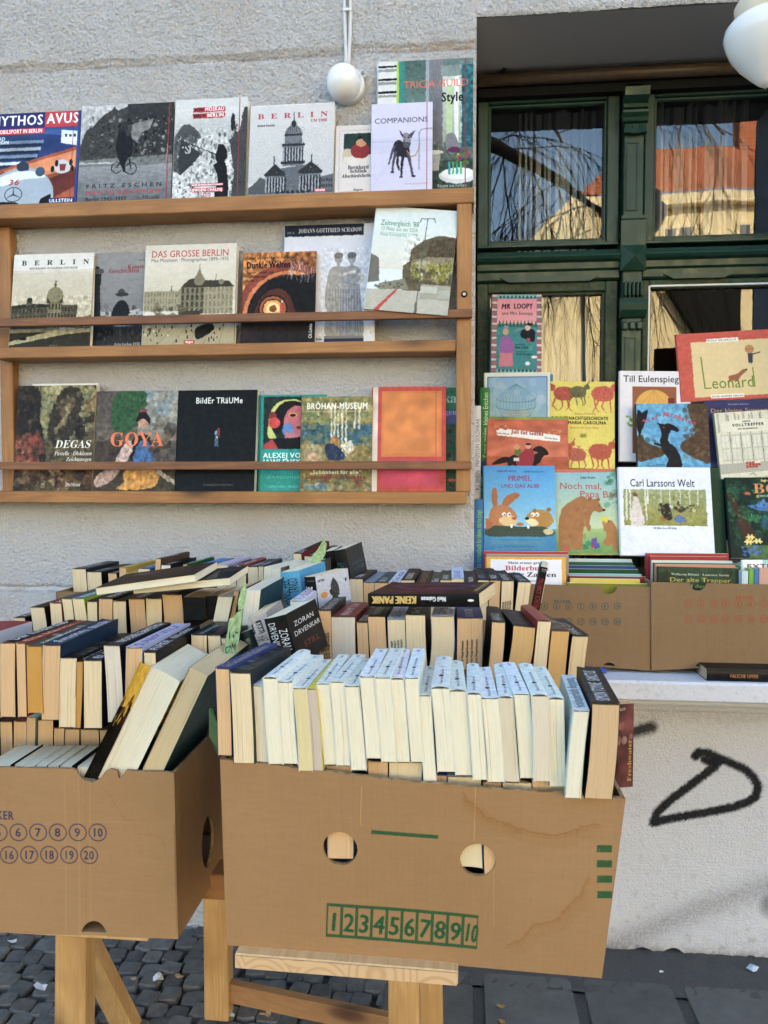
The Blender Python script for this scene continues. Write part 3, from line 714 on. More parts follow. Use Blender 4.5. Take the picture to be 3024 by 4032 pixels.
for iy in range(26):
    for ix in range(40):
        y = -.06 - iy * .066; x = -2.6 + ix * .066
        if -1.53 < x < -.14 and y > -.69 or x > -.16: continue
        irregular(bm, x + rnd.uniform(-.006, .006), y + rnd.uniform(-.003, .003), .062, .062, GZ, GZ - .02, 6)
o = bm_obj('outlying_cobbles', bm, cob, M_COB, True); o['kind'] = 'stuff'
# asphalt band at the wall foot, then slabs
sl = empty('slab_paving', (.6, -.5, GZ), kind='structure'); sl.location = (0, 0, 0)
def gpatch(name, x0, x1, y0, y1, z, mat, parent, step=.02, amp=.0025):
    nx = max(2, int((x1 - x0) / step)); ny = max(2, int((y1 - y0) / step)); V = []; Fc = []
    for j in range(ny + 1):
        for i in range(nx + 1): V.append((x0 + (x1 - x0) * i / nx, y0 + (y1 - y0) * j / ny, z + rnd.uniform(-amp, amp)))
    for j in range(ny):
        for i in range(nx): a = j * (nx + 1) + i; Fc.append((a, a + 1, a + nx + 2, a + nx + 1))
    return link(name, mesh(name, V, Fc, smooth=True), parent, mat)
gpatch('asphalt_band', -.16, 2., -.20, .03, GZ + .001, M_ASPH, sl)
gpatch('mortar_bed', -.16, 2., -2.4, -.20, GZ - .0035, M_ASPH, sl)
def slab(x0, x1, y0, y1, sk=0.):
    n = 10; pts = []
    r = .02
    for cx, cy, t0 in ((x1 - r, y1 - r, 0), (x0 + r, y1 - r, 90), (x0 + r, y0 + r, 180), (x1 - r, y0 + r, 270)):
        for k in range(4): t = R_(t0 + k * 30); pts.append((cx + r * math.cos(t), cy + r * math.sin(t)))
    bm = bmesh.new(); Z = [(1, -.03), (1, -.004), (.985, .002)]
    cx, cy = (x0 + x1) / 2, (y0 + y1) / 2; rings = []
    for s_, z in Z: rings.append([bm.verts.new((cx + (x - cx) * (1 - (1 - s_) * .6), cy + (y - cy) * s_, GZ + z + rnd.uniform(-.0006, .0006))) for x, y in pts])
    for A, B in zip(rings, rings[1:]):
        for k in range(len(pts)): bm.faces.new((A[k], A[(k + 1) % len(pts)], B[(k + 1) % len(pts)], B[k]))
    bm.faces.new(rings[-1]); return bm_obj('slab', bm, sl, M_SLAB)
sx = [PZ(px, 3890, GZ) for px in (1595, 1885, 1905, 2195, 2250, 2545, 2592, 2885, 2935)]
yb = PZ(2400, 3862, GZ).y
for k in range(7):
    a = sx[2].x + (k - 1) * .262; slab(a, a + .232, yb - .42, yb, 0)
    slab(a + .05, a + .29, yb - .86, yb - .45)
# litter
def scrap(name, px, py, r, mat, lab, cat='litter', n=7, h=.012):
    p = PZ(px, py, GZ + .004); bm = bmesh.new(); rs = []
    for k in range(n): t = 2 * math.pi * k / n; q = r * rnd.uniform(.5, 1.1); rs.append(bm.verts.new((q * math.cos(t), q * .7 * math.sin(t), rnd.uniform(0, h))))
    lo = [bm.verts.new((v.co.x * .9, v.co.y * .9, v.co.z - .002)) for v in rs]
    c = bm.verts.new((0, 0, h * rnd.uniform(.5, 1.1))); c2 = bm.verts.new((0, 0, -.002))
    for k in range(n): bm.faces.new((rs[k], rs[(k + 1) % n], c)); bm.faces.new((lo[(k + 1) % n], lo[k], c2)); bm.faces.new((rs[k], lo[k], lo[(k + 1) % n], rs[(k + 1) % n]))
    o = bm_obj(name, bm, None, mat); o.location = (p.x, p.y, GZ + .006); tag(o, lab, cat, 'scraps of litter on the pavement'); return o
M_PAPW = simple('white_litter', (.6, .61, .64), .6, .3); M_FILTER = simple('tan_filter', (.45, .30, .16), .8, .2); M_LEAF = simple('dry_leaf', (.30, .20, .08), .8, .2); M_BLUEF = simple('pale_blue_foil', (.42, .52, .66), .35, .6)
scrap('crumpled_paper', 617, 3860, .020, M_PAPW, 'crumpled white paper ball on the cobbles beside the left trestle leg', n=9, h=.02)
scrap('cigarette_end', 705, 3850, .014, M_FILTER, 'tan cigarette end to the side of the crumpled white paper ball', h=.006)
scrap('cigarette_end', 525, 3858, .012, M_FILTER, 'flattened cigarette end close to the slanting left trestle leg', h=.006)
scrap('paper_scrap', 165, 3895, .026, M_PAPW, 'torn white paper scrap on the cobbles beside the front left trestle leg', h=.015)
scrap('paper_scrap', 45, 3712, .018, M_PAPW, 'thin white paper scrap just below the left cardboard box', h=.008)
scrap('paper_scrap', 912, 4002, .014, M_PAPW, 'small white scrap below the crossbar of the pine trestle', h=.008)
scrap('cigarette_end', 1045, 3998, .016, M_FILTER, 'reddish cigarette end under the trestle crossbar', h=.008)
scrap('foil_wrapper', 2965, 3820, .022, M_BLUEF, 'pale blue foil wrapper lying close to the wall foot', h=.010)
scrap('dry_leaf', 1972, 3965, .012, M_LEAF, 'small dry leaf on the first paving slab beside the box', h=.004)
scrap('dry_leaf', 1975, 4026, .013, M_LEAF, 'dry leaf at the lower edge of the first paving slab', h=.004)
scrap('paper_scrap', 2605, 3828, .008, M_PAPW, 'tiny white chip on the asphalt near the wall foot', h=.003)

# ------------------------------------------------------------------ across the street (seen mirrored in the panes)
YB = -24.6
def VX(px, py, dv): return P(px, py, dv)
street = boxo('road', -60, 60, -17, -5.5, GZ - .021, GZ - .017, M_ASPH, None, 0); tag(street, kind='structure')
bld = empty('yellow_apartment_house', (6, YB, 0), label='sunlit yellow house with orange tiled roof across the street, mirrored in the panes', cat='house'); bld.location = (0, 0, 0)
DV = DW + (yW - YB)
zE = P(2800, 762, DV).z; zR = P(2800, 560, DV + 3.5).z
xa = P(2300, 800, DV).x
boxo('facade_wall', xa, 30, YB - 9, YB, GZ, zE, M_FACADE, bld, 0)
bm = bmesh.new(); A = [bm.verts.new(q) for q in ((xa - .3, YB + .4, zE), (30, YB + .4, zE), (30, YB - 3.8, zR), (xa + 2.4, YB - 3.8, zR), (xa - .3, YB - 9, zE))]
bm.faces.new((A[0], A[1], A[2], A[3])); bm.faces.new((A[0], A[3], A[4])); bm_obj('roof', bm, bld, M_ROOF)
boxo('cornice', xa - .25, 30, YB, YB + .35, zE - .42, zE - .02, M_FACADEL, bld, .03)
boxo('string_course', xa, 30, YB, YB + .16, zE - 3.3, zE - 3.05, M_FACADEL, bld, .02)
boxo('chimney', P(2965, 600, DV + 2).x, P(3010, 600, DV + 2).x + .5, YB - 4.2, YB - 3.4, zR - 1.5, zR + 1.5, M_ROOF, bld, 0)
M_PANE2 = simple('dark_far_pane', (.03, .035, .045), .08, .6)
xw = P(2960, 870, DV).x
for r in range(4):
    for k in range(-3, 8):
        x = xw + k * 2.35; z1 = zE - 1.0 - r * 3.2; 
        if x < xa + 1.1 or x > 28: continue
        f = boxo('window', x - .62, x + .62, YB, YB + .10, z1 - 1.9, z1, M_FACADEL, bld, .02)
        for s_ in (-1, 1):
            for a, b in ((z1 - .68, z1 - .12), (z1 - 1.78, z1 - .78)): boxo('pane', x + (s_ * .25) - .19, x + (s_ * .25) + .19, YB + .10, YB + .112, a, b, M_PANE2, f, 0)
        boxo('sill', x - .75, x + .75, YB, YB + .2, z1 - 2.05, z1 - 1.92, M_FACADEL, f, 0)
gab = empty('yellow_gabled_house', (3, YB + 1.5, 0), label='plain yellow gabled house beside the taller one, mirrored in the panes', cat='house'); gab.location = (0, 0, 0)
DG = DV - 1.5; yG = YB + 1.5
gp = [(q.x, q.z) for q in (P(px, py, DG) for px, py in ((1700, 1330), (1900, 1128), (2100, 938), (2215, 800), (2250, 772), (2292, 778), (2330, 820), (2362, 900)))]
gp += [(gp[-1][0] + .15, GZ), (gp[0][0], GZ)]
prism('gable_wall', [(a, b) for a, b in gp][::-1], yG - 1.2, yG, M_FACADE, gab, 'y')
boxo('downpipe', gp[7][0] - .55, gp[7][0] - .42, yG, yG + .12, GZ, 9, M_DARK, gab, 0)
boxo('low_wing', gp[7][0] - .0, 30, YB + .02, YB + .9, GZ, P(2700, 1150, DV - .9).z, M_FACADE, bld, 0)
q0, q1 = P(2600, 1120, DV - .9), P(2905, 1310, DV - .9)
prism('added_dark_shape', [(q0.x, q0.z), (q1.x, q0.z), (q1.x, q1.z), (q0.x + (q1.x - q0.x) * .45, q1.z)], YB + .9, YB + 1.3, M_DARK, bld, 'y')  # invented dark shape, added to darken the reflection in the lower right pane
# bare street tree
tr = empty('street_tree', (-2.6, -8.4, GZ), label='bare hanging tree at the kerb, mirrored in the panes', cat='tree'); tr.location = (0, 0, 0)
DT = DW + (yW + 8.4)
def TP(px, py, o=0.): q = P(px, py, DT + o); return Vector((q.x, -8.4 - o, q.z))
bm = bmesh.new(); t0 = Vector((-2.3, -8.6, GZ))
main = [t0, t0 + Vector((.05, 0, 2.2)), t0 + Vector((.25, 0, 4.2)), TP(1600, 430), TP(1800, 510), TP(1925, 562), TP(2030, 612), TP(2120, 655), TP(2200, 705), TP(2260, 752), TP(2330, 800), TP(2480, 850)]
tube_pts(bm, main, [.24, .2, .17, .14, .115, .10, .092, .08, .07, .055, .04, .02], 8)
tube_pts(bm, [main[2], t0 + Vector((-.3, .2, 6.5)), t0 + Vector((-.9, .3, 9.5))], [.15, .1, .03], 7)
tube_pts(bm, [main[2], TP(1500, 300, .6), TP(1900, 250, .8), TP(2150, 450, .8), TP(2220, 560, .9)], [.12, .09, .06, .035, .02], 6)
tube_pts(bm, [main[3], TP(1800, 200, 1.2), TP(2200, 150, 1.4), TP(2700, 380, 1.4), TP(2860, 520, 1.3)], [.10, .08, .06, .035, .015], 6)
bm_obj('trunk', bm, tr, M_BARK, True)
bm = bmesh.new()
def twig(p, d, L, r, lv):
    pts = [p]; q = Vector(p); dd = Vector(d)
    n = 4
    for i in range(n):
        dd = (dd + Vector((rnd.uniform(-.28, .28), rnd.uniform(-.22, .22), -.20 + rnd.uniform(-.15, .15)))).normalized(); q = q + dd * L / n; pts.append(q.copy())
        if lv > 0:
            for _ in range(2 if lv > 1 else rnd.choice((1, 2))): twig(q, (dd + Vector((rnd.uniform(-.8, .8), rnd.uniform(-.5, .5), -.3))).normalized(), L * rnd.uniform(.4, .65), r * .55, lv - 1)
    tube_pts(bm, pts, [r, r * .85, r * .7, r * .5, r * .35], 3, False)
rt = random.Random(11)
srcs = []
for a, b in zip(main[4:], main[5:]):
    for k in range(3): srcs.append(a.lerp(b, rt.random()))
for (px, py, o_) in ((1950, 330, .8), (2080, 400, .8), (2200, 520, .9), (2350, 170, 1.3), (2500, 240, 1.4), (2620, 330, 1.4), (2700, 390, 1.4), (2800, 470, 1.3), (2850, 520, 1.3), (2150, 440, .8), (2050, 360, .8), (2000, 300, .8)): srcs.append(TP(px, py, o_))
for p in srcs: twig(p, Vector((rt.uniform(-.5, .5), rt.uniform(-.3, .3), rt.uniform(-.5, .5))), rt.uniform(1.1, 2.2), .013, 2)
for (px, py) in ((2150, 800), (2330, 900), (2560, 1000), (2700, 980), (2850, 900), (2250, 1150)): twig(TP(px, py, .4), Vector((rt.uniform(-1, 1), 0, -.3)), 1.3, .010, 2)
bm_obj('twigs', bm, tr, M_BARK)

# ================================================================== FIXTURES ON THE WALL
# dome light with its two cables
lc = P(1372, 352, 2.2)
wl = empty('wall_light', lc, label='round white dome light on the plaster wall above the shelf', cat='wall light')
Mw = Matrix.Rotation(R_(90), 4, 'X')
lathe('base_ring', [(.0, 0), (.052, 0), (.054, .006), (.054, .030), (.050, .034), (0, .034)], M_WHITEP, wl, 36, M=Mw)
dome = lathe('dome', [(.052, .0), (.0535, .008), (.0525, .026), (.047, .046), (.036, .060), (.020, .069), (.0, .072)], M_OPAL, wl, 40, loc=(-.008, -.030, -.003), M=Mw); wl.scale = (.9, .9, .9)
boxo('screw_lug', .038, .056, -.034, -.012, .018, .040, M_WHITEP, wl, .003)
bm = bmesh.new(); tube_pts(bm, [(.050, -.036, .030), (.050, -.030, .030)], .006, 10); bm_obj('screw', bm, wl, M_METAL, True)
for k, (dx, lab) in enumerate(((-.0075, 'pale cable running up the wall, the nearer the shelf'), (.0075, 'pale cable running up the wall beside the other one'))):
    bm = bmesh.new(); pts = [(lc.x + dx * .5, -.022, lc.z + .045), (lc.x + dx * .6, -.014, lc.z + .09), (lc.x + dx * 1.15, -.012, lc.z + .20), (lc.x + dx * 1.0 - .006, -.012, 3.05), (lc.x + dx - .01, -.012, 3.4)]
    tube_pts(bm, pts, .0052, 8); o = bm_obj('cable', bm, None, M_CABLE, True); tag(o, ('left ' if k == 0 else 'right ') + 'one of the two pale cables running up from the dome light', 'cable', 'cables above the dome light')
bm = bmesh.new(); box(bm, lc.x - .013, lc.x + .013, -.020, -.004, lc.z + .205, lc.z + .213, .001); o = bm_obj('cable_clip', bm, None, M_WHITEP); tag(o, 'small white clip holding both cables to the wall', 'cable clip')
# acorn lamp
dL = 1.95; la = P(3014, 352, dL); rL = .098
lamp = empty('hanging_lamp', (la.x, la.y, la.z), label='white acorn shaped glass lamp in a cream collar beside the window head', cat='lamp')
zc = [(py, P(2990, py, dL).z - la.z) for py in (352, 330, 300, 260, 215, 170, 140, 110, 85, 66)]
ra = [.0, .018, .036, .058, .078, .090, .095, .092, .080, .062]
lathe('shade', [(r, z) for (py, z), r in zip(zc, ra)], M_OPAL, lamp, 48)
z0 = zc[-1][1]
lathe('collar', [(0, z0 - .012), (.062, z0 - .012), (.070, z0 - .004), (.072, z0 + .026), (.066, z0 + .036), (.030, z0 + .05), (.018, z0 + .07), (0, z0 + .07)], M_CREAM, lamp, 40)
bm = bmesh.new(); tube_pts(bm, [(0, 0, z0 + .05), (0, 0, z0 + .22), (0, .06, z0 + .27), (0, .24, z0 + .27)], .009, 10); bm_obj('bracket_arm', bm, lamp, M_CREAM, True)
lathe('wall_plate', [(0, 0), (.045, 0), (.045, .012), (.012, .02), (0, .02)], M_CREAM, lamp, 24, loc=(0, -la.y - .004, z0 + .27), M=Matrix.Rotation(R_(90), 4, 'X'))

# ================================================================== DISPLAY SHELF
dS = 2.1; yS = dS - D0
shelf = empty('display_shelf', (-.63, 0, 1.36), label='long stained pine rack screwed to the wall with three tiers of books', cat='shelf'); shelf.location = (0, 0, 0)
def sz(px, py): return P(px, py, dS).z
xL, xR0, xR1 = P(50, 1400, 2.165).x, -.010, .030
Zt1 = 2.175; Zt0 = Zt1 - .036
S0 = -1.62
def rail(name, x0, x1, y0, y1, z0, z1, mat=M_SHELF, bev=.0025, tilt=0):
    o = boxo(name, -(x1 - x0) / 2, (x1 - x0) / 2, y0, y1, -(z1 - z0) / 2, (z1 - z0) / 2, mat, shelf, bev); o.location = ((x0 + x1) / 2, 0, (z0 + z1) / 2); o.rotation_euler = (0, tilt, 0); return o
zr1 = P(900, 772, dS).z
rail('top_rail', S0, XJ - .006, yS, -.004, zr1 - .040, zr1)
z2t, z2b = P(900, 1352, dS).z, P(900, 1397, dS).z
z3t, z3b = P(900, 1935, dS).z, P(900, 1983, dS).z
for a, b in ((z2b, z2t), (z3b, z3t)): rail('ledge_rail', S0 if a == z3b else xL - .018, xR0 + (.03 if a == z3b else -.002), yS, -.004, a, b, tilt=0)
s2t, s2b = P(900, 1235, dS - .018).z, P(900, 1268, dS - .018).z; s3t, s3b = P(900, 1817, dS - .018).z, P(900, 1849, dS - .018).z
rail('front_slat', S0, XJ - .010, yS - .018, yS - .001, s2b, s2t, M_SLAT, .0015, R_(.05)); rail('front_slat', S0, XJ - .010, yS - .018, yS - .001, s3b, s3t, M_SLAT, .0015)
rail('left_upright', xL - .040, xL, yS + .062, -.006, z3b + .01, zr1 - .041, M_SHELFZ)
rail('right_upright', xR0, xR1, yS + .002, -.006, z3t, zr1 - .041, M_SHELFZ)
bm = bmesh.new(); pp = P(1828, 1158, dS); tube_pts(bm, [(pp.x, yS - .001, pp.z), (pp.x, yS + .012, pp.z)], .0085, 14); bm_obj('screw_hole', bm, shelf, M_DARK)
bm = bmesh.new(); tube_pts(bm, [(pp.x, yS - .0022, pp.z), (pp.x, yS - .001, pp.z)], .0045, 10); bm_obj('screw', bm, shelf, M_METAL)

# ================================================================== BOOK BUILDER
def book_mesh(w, t, h, front=None, spine=None, back=None, kind='pb', bend=(0, 0), round_=.12, seg=5, skew=0., inn='#e8e2d4', open_=0.):
    """canonical book: spine at x=0, fore-edge at x=w, front cover on y=0 facing -y, stands on z=0. bend = sideways drift of the page block towards the fore-edge"""
    fr = front if front is not None else AT.plain('#777'); sp = spine if spine is not None else fr; bk = back if back is not None else sp
    hc = kind == 'hc'; th = .0024 if hc else .00045; ov = .003 if hc else 0.
    th = min(th, t * .2)
    B = lambda u: bend[0] * u + bend[1] * u * u
    r = round_ * min(t, .03)
    path = []  # (x, y, region, uv u)
    for i in range(seg + 1):
        u = 1 - i / seg; path.append((u * w, B(u) - open_ * u * u, 'f', u))
    ns = 4
    for i in range(1, ns):
        a = i / ns; path.append((-r * math.sin(math.pi * a), a * t, 's', 1 - a))
    for i in range(seg + 1):
        u = i / seg; path.append((u * w, t + B(u), 'b', 1 - u))
    n = len(path); inner = []
    for i, (x, y, g, u) in enumerate(path):
        if g == 'f': inner.append((max(x, th), y + th))
        elif g == 'b': inner.append((max(x, th), y - th))
        else: inner.append((x + th, min(max(y, th * 1.2), t - th * 1.2)))
    V = []; z0, z1 = 0, h
    for (x, y, g, u) in path: V += [(x, y, z0), (x, y, z1)]
    for (x, y) in inner: V += [(x, y, z0), (x, y, z1)]
    Fc = []; UV = []
    O = 2 * n; pin = AT.plain(inn)
    for i in range(n - 1):
        g1, g2 = path[i][2], path[i + 1][2]
        if g1 == 'f' and g2 == 'f': rc, ua, ub = fr, path[i][3], path[i + 1][3]
        elif g1 == 'b' and g2 == 'b': rc, ua, ub = bk, path[i][3], path[i + 1][3]
        else:
            rc = sp; ua = 1. if g1 == 'f' else path[i][3]; ub = 0. if g2 == 'b' else path[i + 1][3]
        Fc.append((2 * i, 2 * i + 1, 2 * i + 3, 2 * i + 2)); UV.append([uvr(rc, ua, 0), uvr(rc, ua, 1), uvr(rc, ub, 1), uvr(rc, ub, 0)])
        q = uvr(pin, .5, .5)
        Fc.append((O + 2 * i, O + 2 * i + 2, O + 2 * i + 3, O + 2 * i + 1)); UV.append([q] * 4)
        e = [uvr(rc, ua, 0), uvr(rc, ub, 0)]; Fc.append((2 * i, 2 * i + 2, O + 2 * i + 2, O + 2 * i)); UV.append([e[0], e[1], e[1], e[0]])
        e = [uvr(rc, ua, 1), uvr(rc, ub, 1)]; Fc.append((2 * i + 1, O + 2 * i + 1, O + 2 * i + 3, 2 * i + 3)); UV.append([e[0], e[0], e[1], e[1]])
    for i, rc, uu in ((0, fr, 1), (n - 1, bk, 0)):
        a, b = uvr(rc, uu, 0), uvr(rc, uu, 1); f = (2 * i, O + 2 * i, O + 2 * i + 1, 2 * i + 1); Fc.append(f if i == 0 else f[::-1]); UV.append([a, a, b, b] if i == 0 else [b, b, a, a])
    cover = mesh('cover', V, Fc, UV)
    # page block
    g = .0002; m = ov + .0002; nn = seg; rows = []
    x0p, x1p = th + .0010 + max(0, -r), w - (ov + .0012)
    V = []; Fc = []; UV = []
    na = 5                                                    # across the thickness, to hollow the fore-edge
    for j in range(na + 1):
        a = j / na
        for i in range(nn + 1):
            u = i / nn; dip = (.05 * t * (4 * a * (1 - a)) if hc or t > .03 else 0) * u
            x = x0p + (x1p - x0p) * u - dip; uu = max(0, x / w)
            y = th + g + (t - 2 * th - 2 * g) * a + B(uu)
            V += [(x, y, m), (x, y, h - m)]
    idx = lambda j, i, k: 2 * (j * (nn + 1) + i) + k
    def quad(ids, uvs): Fc.append(ids); UV.append(uvs)
    T = lambda j: j / na * t
    for i in range(nn):
        for j, fl in ((0, 0), (na, 1)):
            q = (idx(j, i, 0), idx(j, i + 1, 0), idx(j, i + 1, 1), idx(j, i, 1)); quad(q if fl == 0 else q[::-1], [(T(j), 0)] * 4)
        for j in range(na):
            xs_ = [i / nn * w, (i + 1) / nn * w]
            quad((idx(j, i, 1), idx(j, i + 1, 1), idx(j + 1, i + 1, 1), idx(j + 1, i, 1)), [(T(j), xs_[0]), (T(j), xs_[1]), (T(j + 1), xs_[1]), (T(j + 1), xs_[0])])
            quad((idx(j, i, 0), idx(j + 1, i, 0), idx(j + 1, i + 1, 0), idx(j, i + 1, 0)), [(T(j), xs_[0]), (T(j + 1), xs_[0]), (T(j + 1), xs_[1]), (T(j), xs_[1])])
    for j in range(na):
        quad((idx(j, nn, 0), idx(j + 1, nn, 0), idx(j + 1, nn, 1), idx(j, nn, 1)), [(T(j), 0), (T(j + 1), 0), (T(j + 1), h), (T(j), h)])
        quad((idx(j, 0, 0), idx(j, 0, 1), idx(j + 1, 0, 1), idx(j + 1, 0, 0)), [(T(j), 0), (T(j), h), (T(j + 1), h), (T(j + 1), 0)])
    block = mesh('page_block', V, Fc, UV)
    if bend[0] or bend[1] or hc or True: cover.shade_smooth(); block.shade_smooth(); cover.set_sharp_from_angle(angle=R_(35)); block.set_sharp_from_angle(angle=R_(40))
    return cover, block
def add_book(Mx, w, t, h, label, cat='book', group=None, name='book', gloss=True, pages='#d9c49c', **k):
    mt = {True: M_GLOSS, False: M_MATT}.get(gloss, gloss)
    e = empty(name); e.matrix_world = Mx; tag(e, label, cat, group)
    cover, block = book_mesh(w, t, h, **k)
    link('cover', cover, e, mt)
    b = link('page_block', block, e, M_PAPER); c = hexc(pages) ** 2.2; b.color = (*c, 1)
    return e
def axes(o, X, Y, Z):
    M = Matrix.Identity(4)
    for i, v in enumerate((X, Y, Z)):
        for j in range(3): M[j][i] = v[j]
    for j in range(3): M[j][3] = o[j]
    return M

# ================================================================== COVERS (flat print)
def facade(C, x0, y0, x1, y1, col, win, nx, ny, roof=None, arch=False, a=.85):
    C.r(x0, y0, x1, y1, col)
    for i in range(nx):
        for j in range(ny):
            cx = x0 + (x1 - x0) * (i + .5) / nx; cy = y0 + (y1 - y0) * (j + .55) / ny; dx = (x1 - x0) / nx * .27; dy = (y1 - y0) / ny * .30
            C.r(cx - dx, cy - dy, cx + dx, cy + dy, win, a)
            if arch: C.e(cx, cy - dy, dx, dx, win, a, n=10)
    for j in range(1, ny): C.l([(x0, y0 + (y1 - y0) * j / ny), (x1, y0 + (y1 - y0) * j / ny)], .004, win, .5)
    if roof: C.p([(x0 - .01, y0), (x0 + (x1 - x0) * .08, y0 - .05), (x1 - (x1 - x0) * .08, y0 - .05), (x1 + .01, y0)], roof)
def person(C, x, y, s, col, hat=None):
    C.e(x, y - s * .9, s * .13, s * .15, col); C.p([(x - s * .2, y), (x - s * .22, y - s * .65), (x, y - s * .78), (x + s * .22, y - s * .65), (x + s * .2, y)], col)
def wheel(C, x, y, r, col, wd=.008):
    C.l([(x + r * math.cos(t), y + r * math.sin(t) / C.asp) for t in [k * math.pi / 10 for k in range(21)]], wd, col)
    for k in range(6): t = k * math.pi / 6; C.l([(x - r * math.cos(t), y - r * math.sin(t) / C.asp), (x + r * math.cos(t), y + r * math.sin(t) / C.asp)], .002, col, .5)
def curve(pts, n=8):
    """smooth closed outline through control points"""
    out = []; m = len(pts)
    for i in range(m):
        p0, p1, p2, p3 = (pts[(i + k - 1) % m] for k in range(4))
        for s in range(n):
            t = s / n; out.append(tuple(.5 * ((2 * p1[j]) + (-p0[j] + p2[j]) * t + (2 * p0[j] - 5 * p1[j] + 4 * p2[j] - p3[j]) * t * t + (-p0[j] + 3 * p1[j] - 3 * p2[j] + p3[j]) * t ** 3) for j in (0, 1)))
    return out
def band(C, x, col='#a3243a', wd=.010): C.l([(x, 0), (x + .004, 1)], wd, col)

def c_race(w, h):
    C = Cv(w, h, '#1c4a86'); C.g(0, .17, 1, .6, '#254f8d', '#6f9fd0'); C.p([(0, .20), (.55, .24), (.55, .62), (0, .62)], '#22406c'); C.p([(.5, .22), (.98, .28), (.98, .52), (.5, .52)], '#1d3c78'); C.p([(.80, .20), (.98, .22), (.98, .38), (.80, .34)], '#d9e3ea')
    for k in range(3): C.r(.84 + k * .045, .25, .865 + k * .045, .28, '#23344f')
    for k in range(4): C.r(.12, .30 + k * .075, .62 - k * .03, .335 + k * .075, '#b9c4d2' if k % 2 else '#8093ad'); C.r(.12, .335 + k * .075, .60 - k * .03, .36 + k * .075, '#1b2c4a')
    C.p([(.1, .62), (.98, .38), (.98, 1), (.1, 1)], '#a4512a'); C.p([(.2, .62), (.98, .42), (.98, .60), (.4, .75)], '#d98a55'); C.p([(.5, .78), (.98, .62), (.98, .8), (.6, 1)], '#6d2a16')
    C.n(.10, 0, 0, .2, 1, 1, sx=.5)
    C.p(curve([(0.00, .74), (0.17, .66), (0.35, .60), (0.51, .60), (0.63, .66), (0.71, .74), (0.75, .86), (0.69, .97), (0.25, 1.02), (0.00, .98)]), '#aab8c6'); C.p(curve([(0.11, .72), (0.35, .63), (0.55, .64), (0.65, .7), (0.40, .72), (0.20, .78)]), '#e3ebf0'); C.p(curve([(0.35, .56), (0.41, .52), (0.47, .56), (0.47, .62), (0.37, .62)]), '#33405a'); C.e(.12, .63, .05, .04, '#7fa3b5'); C.e(.60, .64, .05, .05, '#3f5b77')
    C.p([(.62, .93), (.72, .88), (.74, 1), (.6, 1)], '#120c0c'); C.e(.24, .98, .16, .03, '#1c1a20')
    C.t('36', .27, .775, .085, '#b5261d', 'H', sx=1.25, sl=.15); C.l([(.33 + .09 * math.cos(t), .875 + .075 * math.sin(t)) for t in [k * math.pi / 14 for k in range(29)]], .007, '#1d2430')
    for k in range(3): t = math.pi / 2 + k * 2 * math.pi / 3; C.l([(.33, .875), (.33 + .085 * math.cos(t), .875 - .070 * math.sin(t))], .016, '#2b3340', w2=.002)
    C.p(curve([(.76, .56), (.83, .52), (.90, .56), (.91, .64), (.83, .67), (.76, .64)]), '#c9cfd4'); C.p([(.80, .57), (.87, .57), (.86, .64), (.81, .64)], '#8e1f22')
    for x, y in ((.73, .62), (.935, .62), (.77, .56), (.92, .555)): C.e(x, y, .018, .035, '#15171d')
    C.r(0, 0, .62, .17, '#272a6e'); C.r(.62, 0, 1, .17, '#c2182f'); C.r(0, .17, .62, .235, '#c2182f'); C.r(.97, 0, 1, 1, '#23408c', .9)
    C.t('MYTHOS', .045, .135, .155, '#fff', 'H', W=.56); C.t('AVUS', .64, .13, .155, '#fff', 'H', W=.34); C.t('AUTOMOBILSPORT IN BERLIN', -.02, .22, .06, '#fff', 'H', W=.62); C.t('REINHARD', -.06, .29, .05, '#e6edf5', 'H', W=.27); C.t('OSTROSCHIGIN', -.12, .33, .05, '#e6edf5', 'H', W=.37)
    C.r(.70, .925, .975, .985, '#1c2c6c'); C.t('ULLSTEIN', .715, .972, .05, '#fff', 'H', W=.245); C.l([(.925, 0), (.93, 1)], .006, '#8a1a28'); return C
